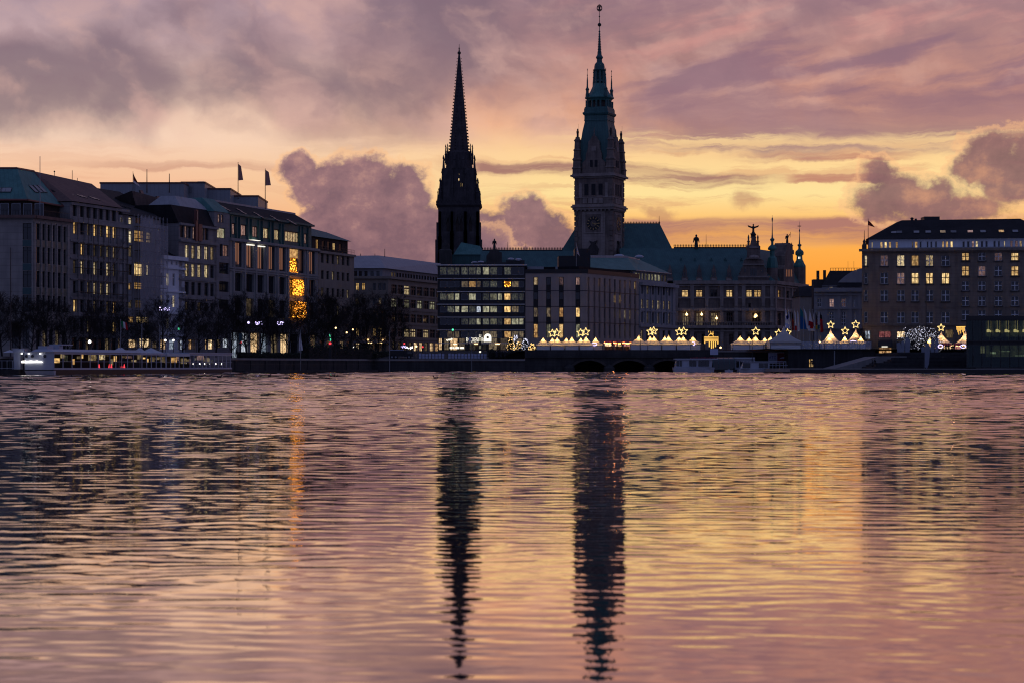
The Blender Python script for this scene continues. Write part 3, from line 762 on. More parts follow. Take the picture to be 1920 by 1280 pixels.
def clock_tower(hall, Y):
    th = R(20); cx, cy = X(1124, 650), 650.0 + 0.0; hw = 5.85
    t = hall
    # local frame of the tower, front face turned slightly left
    ca, sa = math.cos(th), math.sin(th)
    def T(x, y, z): return (cx + ca * x + sa * y, cy - sa * x + ca * y, z)
    zz = lambda py: Z(py, 646)
    st = M['hall_stone']
    b = MB()
    b.box(-hw, hw, -hw, hw, 4.4, zz(392), 0, T)
    b.box(-hw - .15, hw + .15, -hw - .15, hw + .15, zz(384), zz(334), 0, T)
    b.build('tower', st, t)
    light = MB()
    for f in range(4):
        q = R(90 * f)
        def TF(x, y, z, q=q): return T(x * math.cos(q) - y * math.sin(q), x * math.sin(q) + y * math.cos(q), z)
        light.box(-hw * .62, hw * .62, -hw - .12, -hw + .02, zz(480), zz(398), 0, TF)
    light.build('light_panel', M['light_hall_stone'], t)
    # corner quoins, cornices
    b = MB()
    for sxx in (-1, 1):
        for syy in (-1, 1):
            for i in range(34):
                z0 = 5 + (zz(338) - 5) * i / 34; w = .9 if i % 2 else 1.15
                if zz(394) < z0 + 1 and z0 < zz(382): continue
                xa, xb = sorted((sxx * (hw + .28), sxx * (hw + .28 - w))); ya, yb = sorted((syy * (hw + .28), syy * (hw + .28 - w)))
                b.box(xa, xb, ya, yb, z0, z0 + (zz(338) - 5) / 34 * .82, 0, T)
    b.build('quoin', M['hall_stone'], t)
    for cs in (((394, 390, .75), (390, 387, 1.15), (387, 384, .8)), ((372, 370.5, .35),), ((335, 332, .6), (332, 328.5, 1.25), (328.5, 326, .8))):
        b = MB()
        for p0, p1, o in cs: b.box(-hw - o, hw + o, -hw - o, hw + o, zz(p0), zz(p1) - .02, 0, T)
        b.build('cornice', M['light_hall_stone'], t)
    b = MB()
    for f in range(4):      # consoles and little balusters under the bell stage
        q = R(90 * f)
        def TF(x, y, z, q=q): return T(x * math.cos(q) - y * math.sin(q), x * math.sin(q) + y * math.cos(q), z)
        for i in range(9): b.box(-hw + .6 + i * 1.28, -hw + 1.0 + i * 1.28, -hw - .7, -hw - .1, zz(397), zz(394) - .02, 0, TF)
        for i in range(4): b.box(-3.4 + i * 1.7, -2.0 + i * 1.7, -hw - .42, -hw - .1, zz(382.5), zz(373), 0, TF)
        b.box(-4.6, -3.7, -hw - .3, -hw - .1, zz(371), zz(344), 0, TF); b.box(3.7, 4.6, -hw - .3, -hw - .1, zz(371), zz(344), 0, TF)
    b.build('baluster', M['light_hall_stone'], t)
    # bell windows, clocks, niches on each face
    for f in range(4):
        q = R(90 * f)
        def TF(x, y, z, q=q): return T(x * math.cos(q) - y * math.sin(q), x * math.sin(q) + y * math.cos(q), z)
        for i in (-1, 0, 1):
            m2 = MB(); m2.box(i * 2.25 - .62, i * 2.25 + .62, -hw - .22, -hw - .1, zz(367), zz(346), 0, TF); m2.build('window', M['cloth_dark'], t)
        c0 = -hw - .2
        m2 = MB(); z0 = zz(420)
        m2.box(-2.5, 2.5, c0 - .05, c0 + .1, z0 - 2.7, z0 + 2.7, 0, TF)
        fz = m2.build('clock_face', M['hall_stone'], t)
        ring = MB()
        for i in range(48):
            a0, a1 = 2 * math.pi * i / 48, 2 * math.pi * (i + 1) / 48
            ring.solid([TF(rr * math.sin(a), c0 - .1, z0 + rr * math.cos(a)) for rr, a in ((1.0, a0), (2.15, a0), (2.15, a1), (1.0, a1))], [TF(rr * math.sin(a), c0 - .03, z0 + rr * math.cos(a)) for rr, a in ((1.0, a0), (2.15, a0), (2.15, a1), (1.0, a1))])
        ring.build('dial', M['black_panel'], fz)
        num = MB()
        for i in range(12):
            a = 2 * math.pi * i / 12; ux, uz = math.sin(a), math.cos(a)
            pts = [(1.4 * ux + .09 * uz, 1.4 * uz - .09 * ux), (2.0 * ux + .13 * uz, 2.0 * uz - .13 * ux), (2.0 * ux - .13 * uz, 2.0 * uz + .13 * ux), (1.4 * ux - .09 * uz, 1.4 * uz + .09 * ux)]
            num.solid([TF(p[0], c0 - .2, z0 + p[1]) for p in pts], [TF(p[0], c0 - .11, z0 + p[1]) for p in pts])
        num.build('numeral', M['gold'], fz)
        for a, Lh, wd in ((R(95), 1.9, .12), (R(118), 1.3, .16)):
            h2 = MB(); ux, uz = math.sin(a), math.cos(a)
            pts = [(-.3 * ux + wd * uz, -.3 * uz - wd * ux), (Lh * ux + .03 * uz, Lh * uz - .03 * ux), (Lh * ux - .03 * uz, Lh * uz + .03 * ux), (-.3 * ux - wd * uz, -.3 * uz + wd * ux)]
            h2.solid([TF(p[0], c0 - .3, z0 + p[1]) for p in pts], [TF(p[0], c0 - .22, z0 + p[1]) for p in pts]); h2.build('hand', M['gold'], fz)
        fr2 = MB()
        for bx in ((-3.0, -2.5, -3.0, 3.0), (2.5, 3.0, -3.0, 3.0), (-2.5, 2.5, 2.72, 3.0), (-2.5, 2.5, -3.0, -2.72)): fr2.box(bx[0], bx[1], c0 - .12, c0 + .05, z0 + bx[2], z0 + bx[3], 0, TF)
        fr2.build('clock_frame', M['light_hall_stone'], fz)
        m2 = MB(); w = [(-1.4, 478), (1.4, 478), (1.7, 468), (1.2, 463), (.6, 459), (1.3, 452), (0, 455), (-1.3, 452), (-.6, 459), (-1.2, 463), (-1.7, 468)]
        m2.solid([TF(p[0], c0 - .5, zz(p[1])) for p in w], [TF(p[0], c0 + .1, zz(p[1])) for p in w]); m2.build('niche', M['dark_stone'], t)
        # stone gable in front of the copper roof
        w = [(-3.9, 326), (3.9, 326), (3.7, 306), (2.6, 300), (2.5, 290), (1.9, 280), (1.7, 266), (1.0, 262), (.5, 256), (-.5, 256), (-1.0, 262), (-1.7, 266), (-1.9, 280), (-2.5, 290), (-2.6, 300), (-3.7, 306)]
        m2 = MB(); m2.solid([TF(p[0], -hw + .1, zz(p[1])) for p in w], [TF(p[0], -hw + 2.6, zz(p[1])) for p in w]); g = m2.build('gable', st, t)
        for i in (-.75, .75):
            m2 = MB(); m2.box(i - .42, i + .42, -hw - .02, -hw + .12, zz(314), zz(301), 0, TF); m2.build('window', M['cloth_dark'], g)
        m2 = MB(); m2.box(-.7, .7, -hw - .05, -hw + .15, zz(284), zz(276), 0, TF); m2.build('shield', M['light_hall_stone'], g)
        m2 = MB()
        p = TF(0, -hw + .6, 0); m2.lathe(p[0], p[1], [(.28, zz(257)), (.3, zz(253)), (.12, zz(250)), (.2, zz(248)), (.03, zz(240))], 6); m2.build('finial', st, g)
    # corner pinnacles with figures
    for sxx in (-1, 1):
        for syy in (-1, 1):
            p = T(sxx * (hw - .55), syy * (hw - .55), 0)
            m2 = MB(); m2.lathe(p[0], p[1], [(1.25, zz(326)), (1.25, zz(318)), (1.45, zz(316)), (1.15, zz(313)), (1.1, zz(302)), (1.35, zz(300)), (1.0, zz(296)), (.9, zz(284)), (1.1, zz(282)), (.8, zz(279)), (.72, zz(266)), (.95, zz(264)), (.55, zz(260)), (.5, zz(257))], 4, R(45) - th, sq=True)
            for k, (p0, rr) in enumerate(((316, 1.5), (300, 1.35), (282, 1.15))):
                m2.ball((p[0] + sxx * .9 * rr / 1.4, p[1] - .2, zz(p0) + .5), .28, k=6)
            pn = m2.build('pinnacle', st, t)
            m2 = MB(); m2.lathe(p[0], p[1], [(.34, zz(257.5)), (.3, zz(252)), (.42, zz(247)), (.2, zz(244.5)), (.25, zz(243)), (.05, zz(241))], 6); m2.tube((p[0] + .3, p[1], zz(255)), (p[0] + .3, p[1], zz(232)), .05, .03, 4); m2.build('statue', M['bronze'], pn)
    # copper spire
    s = 646 / F
    prof = [(33, 326), (33, 322), (31, 300), (28.5, 270), (25.5, 246), (22.3, 229), (22.3, 226), (23.2, 225.5), (22.6, 223), (22.6, 216), (24, 215), (25.4, 212), (25.4, 210.5), (23.2, 209), (23, 203), (22.2, 202), (22.2, 200)]
    b = MB(); b.lathe(cx, cy, [(w * s, zz(p)) for w, p in prof], 4, R(45) - th, sq=True); b.build('spire_base', M['dark_copper'], t)
    # open gallery: columns round a dark core
    b = MB(); b.lathe(cx, cy, [(13.5 * s, zz(200)), (13.5 * s, zz(187))], 8, R(22.5)); b.build('gallery_core', M['dark_metal'], t)
    b = MB()
    for i in range(16):
        a = 2 * math.pi * i / 16 - th; rr = 20.5 * s
        k = 1 / max(abs(math.cos(a + th)), abs(math.sin(a + th)))
        b.tube((cx + rr * .95 * k * math.cos(a), cy + rr * .95 * k * math.sin(a), zz(200)), (cx + rr * .95 * k * math.cos(a), cy + rr * .95 * k * math.sin(a), zz(187)), .30, k=6)
    b.build('gallery_column', M['dark_copper'], t)
    prof = [(21, 187), (22, 185), (25.3, 182.5), (25.6, 181), (23.5, 178), (20.5, 176), (16.5, 170), (13.5, 163), (11, 157), (10.4, 154)]
    b = MB(); b.lathe(cx, cy, [(w * s, zz(p)) for w, p in prof], 8, R(22.5) - th, sq=True); b.build('bell_roof', M['copper'], t)
    b = MB()
    b.lathe(cx, cy, [(6.0 * s, zz(154)), (6.0 * s, zz(131))], 8, 0)
    for i in range(8):
        a = 2 * math.pi * i / 8 + R(22.5) - th; b.tube((cx + 9.3 * s * math.cos(a), cy + 9.3 * s * math.sin(a), zz(154)), (cx + 9.3 * s * math.cos(a), cy + 9.3 * s * math.sin(a), zz(131)), .33, k=6)
    b.lathe(cx, cy, [(10.2 * s, zz(150.5)), (10.2 * s, zz(147.5))], 8, R(22.5) - th); b.build('lantern', M['dark_copper'], t)
    prof = [(10.3, 131), (12.6, 129), (12.8, 128), (10, 126.6), (9.8, 122), (9, 118), (7, 115), (5.2, 113.5), (5.0, 108), (6.6, 106), (6.9, 104), (5.6, 102.5), (4.2, 100), (3.8, 97), (4.4, 96), (3.2, 94.5)]
    for i in range(12):
        p0 = 94 - i * 3.1; w = 3.1 - i * .17
        prof += [(w, p0), (w + 1.0, p0 - 1.2), (w - .1, p0 - 1.6)]
    prof += [(1.0, 57), (1.9, 56), (1.7, 55), (.7, 54), (.6, 47)]
    b = MB(); b.lathe(cx, cy, [(w * s, zz(p)) for w, p in prof], 10, 0); b.build('spire', M['dark_copper'], t)
    b = MB(); b.ball((cx, cy, zz(43)), 3.6 * s, k=10); b.tube((cx, cy, zz(47)), (cx, cy, zz(16)), .12, .07); b.ball((cx, cy, zz(27.5)), 1.5 * s); b.build('spire_ball', M['bronze'], t)
    b = MB()      # openwork emblem on the tip
    for i in range(16):
        a0, a1 = 2 * math.pi * i / 16, 2 * math.pi * (i + 1) / 16
        f = lambda a: (cx + 4.4 * s * math.sin(a), cy, zz(12) + 6.4 * s * math.cos(a) * (.8 if math.cos(a) < 0 else 1))
        b.tube(f(a0), f(a1), .16, k=5)
    for a in (0, .7, -.7): b.tube((cx - 4 * s * math.sin(a), cy, zz(12) - 4.5 * s * math.cos(a)), (cx + 4 * s * math.sin(a), cy, zz(12) + 5 * s * math.cos(a)), .16, k=5)
    b.tube((cx, cy, zz(16)), (cx, cy, zz(4)), .12, .03); b.build('emblem', M['bronze'], t)
    for sxx in (-1, 1):          # four slim corner spirelets
        for syy in (-1, 1):
            p = T(sxx * 2.95, syy * 2.95, 0)
            m2 = MB(); m2.lathe(p[0], p[1], [(3.6 * s, zz(181)), (3.4 * s, zz(176)), (2.6 * s, zz(172)), (2.8 * s, zz(168)), (3.8 * s, zz(166.5)), (1.8 * s, zz(163)), (1.5 * s, zz(160)), (1.3 * s, zz(150)), (.5 * s, zz(141)), (1.1 * s, zz(139.5)), (.4 * s, zz(138)), (.35 * s, zz(131)), (.9 * s, zz(130)), (.2 * s, zz(127))], 6); m2.build('spirelet', M['dark_copper'], t)
town_hall()
# ---------------------------------------------------------------- the church spire far behind
def church():
    Y = 1000.0; cx = X(861, Y); s = Y / F; zz = lambda py: Z(py, Y)
    t = thing('church_tower', 'sooty Gothic church tower with crocketed spire standing left of the clock tower', 'church', (cx, Y, 4.4))
    st = M['sooty_stone']
    b = MB(); hw = 39 * s
    b.lathe(cx, Y, [(43 * s, 4.4), (43 * s, zz(474)), (41 * s, zz(468)), (40 * s, zz(440)), (38.5 * s, zz(436)), (38 * s, zz(392))], 4, R(45), sq=True)
    for sxx in (-1, 1):
        for q in (-1, -.36, .36, 1):        # stepped buttresses on front and sides
            b.box(cx + q * 35 * s - 3.2 * s, cx + q * 35 * s + 3.2 * s, Y - 44 * s, Y - 37 * s, 4.4, zz(446 - 10 * (abs(q) < .9)))
            b.box(cx + q * 35 * s - 2.2 * s, cx + q * 35 * s + 2.2 * s, Y - 42 * s, Y - 37 * s, zz(450), zz(400))
        b.box(*sorted((cx + sxx * 43.6 * s, cx + sxx * 36 * s)), Y - 40 * s, Y - 28 * s, 4.4, zz(452)); b.box(*sorted((cx + sxx * 41.5 * s, cx + sxx * 36 * s)), Y - 39 * s, Y - 30 * s, zz(455), zz(420))
    b.build('tower', st, t)
    for px in (840, 857.5, 864.5, 882):
        m2 = MB(); w = 2.6
        m2.solid([tuple(P(q, p, Y - 38.9 * s)) for q, p in ((px - w, 446), (px + w, 446), (px + w, 418), (px, 408), (px - w, 418))], [tuple(P(q, p, Y - 38.2 * s)) for q, p in ((px - w, 446), (px + w, 446), (px + w, 418), (px, 408), (px - w, 418))]); m2.build('window', M['brown_wall'], t)
        m2 = MB()
        for k in (-1, 1): m2.tube(P(px + k * 4.4, 420, Y - 39.6 * s), P(px, 402, Y - 39.6 * s), .35, .25, 4)
        m2.build('gablet', M['dark_stone'], t)
    b = MB(); b.lathe(cx, Y, [(38 * s, zz(392)), (42 * s, zz(388)), (42.6 * s, zz(386)), (41 * s, zz(385))], 4, R(45), sq=True)
    for i in range(15):
        x = cx + (i - 7) * 5.8 * s; b.box(x - .35, x + .35, Y - 42 * s, Y - 40.5 * s, zz(385), zz(380))
    b.box(cx - 41 * s, cx + 41 * s, Y - 42 * s, Y - 41 * s, zz(381), zz(379.5)); b.build('gallery', st, t)
    # belfry stage with a slit one can see through
    b = MB(); w0 = 29 * s
    for fy in (-1, 1):
        f = Fr(cx - w0, Y + fy * w0 * .86, 1, 0); hx = w0; up = .55 * fy
        wall_holes(b, f, 0, 2 * w0, zz(386), zz(318), [(a_, b_, c_ + up, d_ + up) for a_, b_, c_, d_ in [(hx - .55, hx + .2, zz(339), zz(335)), (hx + .65, hx + 1.0, zz(351), zz(343)), (hx + 1.35, hx + 1.7, zz(350), zz(344)), (hx - .3, hx + .2, zz(327.6), zz(326.4))]], .4)
    for k in (-1, 1):
        x0, x1 = sorted((cx + k * w0, cx + k * (w0 - 4)))
        b.box(x0, x1, Y - w0, Y + w0, zz(386), zz(318))
    b.box(cx - w0 + 4.03, cx + w0 - 4.03, Y - w0 + .06, Y - w0 * .86 - .1, zz(386), zz(358)); b.box(cx - w0 + 4.02, cx + w0 - 4.02, Y - w0 * .5, Y + w0 * .5, zz(319.5), zz(317.8))
    b.lathe(cx, Y, [(30 * s, zz(386)), (30 * s, zz(380)), (28.5 * s, zz(378))], 8, R(22.5), sq=True)
    b.build('belfry', st, t)
    b = MB(); b.lathe(cx, Y, [(25 * s, zz(318)), (23 * s, zz(302)), (22.5 * s, zz(288)), (20 * s, zz(285)), (17.5 * s, zz(284)), (2.2 * s, zz(108)), (1.6 * s, zz(103))], 8, R(22.5), sq=True)
    for i in range(8):
        a = R(22.5) + 2 * math.pi * i / 8
        for j in range(30):
            f = (j + .5) / 30; rr = (17.5 + (2.2 - 17.5) * f) * s / math.cos(math.pi / 8); z0 = zz(284 + (108 - 284) * f); w = .34 - .16 * f
            c = (cx + (rr + .35) * math.cos(a), Y + (rr + .35) * math.sin(a)); b.box(c[0] - w, c[0] + w, c[1] - w, c[1] + w, z0, z0 + w * 1.1)
    b.build('spire', st, t)
    b = MB(); b.lathe(cx, Y, [(1.6 * s, zz(103)), (3.2 * s, zz(101)), (3.2 * s, zz(98)), (1.4 * s, zz(97)), (1.0 * s, zz(93)), (.5 * s, zz(89)), (.3 * s, zz(83))], 8); b.box(cx - 1.7 * s, cx + 1.7 * s, Y - .2, Y + .2, zz(91.5), zz(90.3)); b.build('finial', M['dark_metal'], t)
    def pin(px, p0, p1, w, yy=0.0):
        x = X(px, Y); m2 = MB(); h = zz(p1) - zz(p0)
        m2.lathe(x, Y + yy, [(w * s, zz(p0)), (w * s, zz(p0) + h * .45), (w * 1.5 * s, zz(p0) + h * .47), (w * .9 * s, zz(p0) + h * .5), (w * .35 * s, zz(p0) + h * .85), (w * .8 * s, zz(p0) + h * .88), (w * .2 * s, zz(p1))], 4, R(45)); m2.build('pinnacle', st, t)
    for k in (-1, 1):
        for off, p0, p1, w in ((21.5, 300, 271, 1.9), (25, 308, 273, 2.2), (29, 345, 293, 3.3), (35, 385, 336, 3.6), (37.5, 386, 355, 2.4), (31, 386, 318, 4.0), (39.5, 392, 360, 1.6)):
            for yy in (-off * s * .6, off * s * .6): pin(861 + k * off, p0, p1, w, yy)
    for off, p0, p1 in ((-12, 386, 320), (12, 386, 320), (-8, 318, 284), (8, 318, 284)): pin(861 + off, p0, p1, 2.4, -29 * s)
church()
# ---------------------------------------------------------------- green roofed house in front of the church
def copper_house():
    Y = 700.0
    t = thing('green_roofed_house', 'house with steep pale green copper roof below the church tower', 'house', (X(876, Y), Y, 4.4))
    b = MB(); b.box(X(848, Y), X(907, Y), Y, Y + 20, 4.4, Z(478, Y)); b.build('wall', M['dark_copper'], t)
    b = MB(); z0, z1 = Z(478, Y) + .02, Z(455, Y + 4)
    b.solid([(X(850, Y), Y - .5, z0), (X(909, Y), Y - .5, z0), (X(909, Y), Y + 20, z0), (X(850, Y), Y + 20, z0)], [(X(865, Y + 4), Y + 4, z1), (X(900, Y + 4), Y + 4, z1 - 1.2), (X(900, Y + 4), Y + 14, z1 - 1.2), (X(865, Y + 4), Y + 14, z1)]); b.build('roof', M['copper'], t)
    t2 = thing('stair_turret', 'small brown stone turret before the foot of the church tower', 'turret', (X(835, 690), 690, 4.4))
    b = MB(); b.box(X(823, 690), X(846, 690), 690, 698, 4.4, Z(472, 690)); b.build('wall', M['dark_stone'], t2)
    b = MB(); b.lathe(X(834.5, 690), 694, [(12.6 * 690 / F, Z(472, 690)), (12.6 * 690 / F, Z(469, 690)), (7 * 690 / F, Z(466, 690)), (7 * 690 / F, Z(459, 690)), (1, Z(455, 690))], 4, R(45), sq=True); b.build('roof', M['dark_stone'], t2)
copper_house()
# ---------------------------------------------------------------- the row of buildings along the left bank
RD = (0.337, 1.0)
def row_frame(px, c=-200.0):
    t = (px - 960) / F; y = c / (t - .337); return Fr(t * y, y, *RD)
def bays(fr, cols, rows, ref):
    """photo columns and rows -> rectangles on the facade; rows are read at the photo column ref"""
    return [[(fr.s(a), fr.s(b), fr.z(ref, r1), fr.z(ref, r0)) for a, b in cols] for r0, r1 in rows]
def body(mb, fr, s0, s1, z0, z1, dep, m=0):
    """the mass of the house behind its front sheet"""
    a, b = fr.p(s0, 0, -.7), fr.p(s1, 0, -.7); c, d = fr.p(s1, 0, -dep), fr.p(s0, 0, -dep)
    mb.prism([a[:2], b[:2], c[:2], d[:2]], z0, z1, m)
def ends(mb, fr, s0, s1, z0, z1, m=0):
    for s in (s0, s1): mb.face([fr.p(s, z0), fr.p(s, z0, -.72), fr.p(s, z1, -.72), fr.p(s, z1)], m)
    mb.face([fr.p(s0, z1), fr.p(s1, z1), fr.p(s1, z1, -.72), fr.p(s0, z1, -.72)], m)
def skylight(par, px, py, w, h, pl, pane='roof_glass', name='skylight', lean=None):
    a, b, c = [Vector(q) for q in pl]; n = (b - a).cross(c - a).normalized()
    if n.z < 0: n = -n
    e = (b - a).normalized(); f = n.cross(e).normalized()
    if f.z < 0: f = -f
    o = on_plane(px, py, *pl) + n * .12; m = MB()
    m.solid([o - e * w - n * .3, o + e * w - n * .3, o + e * w + f * h - n * .3, o - e * w + f * h - n * .3], [o - e * w, o + e * w, o + e * w + f * h, o - e * w + f * h], 0)
    m.face([o - e * (w - .1) + f * .1 + n * .01, o + e * (w - .1) + f * .1 + n * .01, o + e * (w - .1) + f * (h - .1) + n * .01, o - e * (w - .1) + f * (h - .1) + n * .01], 1)
    return m.build(name, [M['dark_frame'], M[pane]], par)
GZ = 2.6
PAN = lambda s, d: s.get(d)
def corner_house():
    t = thing('corner_house', 'pale stone corner house with hipped green copper roof at the left edge', 'house', (-80, 356, GZ))
    f1 = Fr(X(-60, 355), 355, 1, 0); f2 = row_frame(62)
    s62 = f1.s(62); zt = f1.z(62, 410); st = M['pale_stone']
    L = f2.s(131)
    cols2 = [(68, 75.5), (78, 85), (88, 95), (98, 104), (108, 115), (118, 125)]; rows = [(419, 450), (463, 494), (508, 539), (553, 584)]
    h1 = bays(f1, [(42.5, 59)], rows, 50); h2 = bays(f2, cols2, rows, 68)
    g1 = [(f1.s(a), f1.s(a + 13), f1.z(62, 652), f1.z(62, 612)) for a in (22, 42)]; g2 = [(f2.s(a), f2.s(a + 8), f2.z(68, 655), f2.z(68, 618)) for a in (68, 80, 92, 104, 116)]
    b = MB(); wall_holes(b, f1, 0, s62, GZ, zt, sum(h1, []) + g1, .35); wall_holes(b, f2, 0, L, GZ, zt, sum(h2, []) + g2, .35)
    b.prism([f1.p(0, 0, -.7)[:2], (f2.p(0, 0, -.9)[0] - .2, f2.p(0, 0)[1] + .75), f2.p(L, 0, -.7)[:2], f2.p(L, 0, -16)[:2], f1.p(0, 0, -22)[:2]], GZ, zt - .02)
    b.build('wall', st, t)
    for h in sum(h1, []): add_window(t, f1, *h, nx=2, nz=2, rec=.3, lo=.75)
    for i, h in enumerate(sum(h2, [])): add_window(t, f2, *h, nx=1, nz=2, rec=.3, lo=.75)
    for i, h in enumerate(g1 + g2): add_window(t, f1 if i < 2 else f2, *h, pane='lit_dim' if i in (3, 5) else 'dark_glass', nx=2, rec=.3)
    for r0, r1 in ((450.5, 462), (494.5, 507), (539.5, 552)):      # green spandrels
        for (a, c) in cols2: b = MB(); strip(b, f2, f2.s(a), f2.s(c), f2.z(68, r1), f2.z(68, r0), -.03, .04); b.build('spandrel', M['teal_panel'], t)
        b = MB(); strip(b, f1, f1.s(42.5), f1.s(59), f1.z(50, r1), f1.z(50, r0), -.03, .04); b.build('spandrel', M['teal_panel'], t)
    b = MB()
    for a in (63, 76, 85.6, 95.7, 105, 115.6, 126): strip(b, f2, f2.s(a), f2.s(a) + .35, GZ + 5, f2.z(68, 416), -.02, .16)
    b.build('pilaster', st, t)
    b = MB()
    strip(b, f1, 0, s62 + .5, zt + .02, zt + .55, .2, .8); strip(b, f2, 0, L, zt + .02, zt + .55, .2, .8); b.build('cornice', M['tile_roof'], t)
    # set-back glazed storey with a railing, then the copper roof
    ze = f1.z(62, 374)
    b = MB(); b.prism([f1.p(0, 0, -2)[:2], (f2.p(0, 0, -2)[0], f2.p(0, 0)[1] + 2), f2.p(L, 0, -2)[:2], f2.p(L, 0, -14)[:2], f1.p(0, 0, -20)[:2]], zt - .01, ze); b.build('attic_storey', M['brown_wall'], t)
    fa, fb = Fr(f1.p(0, 0, -2)[0], f1.p(0, 0, -2)[1], 1, 0), Fr(f2.p(0, 0, -2)[0], f2.p(0, 0)[1] + 2, *RD)
    for i in range(6): add_window(t, fa, 1 + i * 1.95, 2.5 + i * 1.95, zt + .5, ze - .5, nx=1, rec=-.03, frame='grey_metal')
    for i in range(6): add_window(t, fb, 1 + i * 1.6, 2.2 + i * 1.6, zt + .5, ze - .5, nx=1, rec=-.03, frame='grey_metal')
    b = MB()
    for f, Lx in ((f1, s62), (f2, L)):
        for i in range(int(Lx / .5)): b.tube(f.p(i * .5, zt + .5, .1), f.p(i * .5, zt + 1.55, .1), .025, k=4)
        b.tube(f.p(0, zt + 1.55, .1), f.p(Lx, zt + 1.55, .1), .04, k=4)
    b.build('railing', M['dark_metal'], t)
    e0, e1, e2 = (f1.p(0, ze, -1.3)), (f2.p(0, 0, -1.3)[0], f2.p(0, 0)[1] + 1.3, ze), f2.p(f2.s(128), ze, -1.3)
    e2 = tuple(on_plane(118, 384, e0, e1, e2)) if False else f2.p(L, ze - .3, -1.3)
    r0 = P(-60, 316, 364); r1 = P(32, 316, 364); r2 = P(63, 321.5, 371)
    b = MB()
    b.face([e0, e1, r1, r0]); b.face([e1, e2, r2, r1]); b.face([e2, (e2[0] - 8, e2[1] + 12, ze), r2]); b.face([r0, r1, r2, (e2[0] - 8, e2[1] + 12, ze), (e0[0], e0[1] + 24, ze)]); b.face([e0, (e0[0], e0[1] + 24, ze), (e2[0] - 8, e2[1] + 12, ze), e2, e1])
    b.build('roof', M['copper'], t)
    b = MB(); b.tube(r0, r1, .22, k=5); b.tube(r1, r2, .22, k=5); b.tube(e2, r2, .2, k=5); b.tube(e0, e1, .2, k=5); b.tube(e1, e2, .2, k=5); b.build('roof_edge', M['red_frame'], t)
    for px in (-2, 16, 4): skylight(t, px if px != 16 else 14.5, 361.5, .55, 1.35, (e0, e1, r1), 'mirror_glass')
    for px in (69, 77.5, 85): skylight(t, px, 362, .62, 1.9, (e1, e2, r2), 'mirror_glass')
    return f2
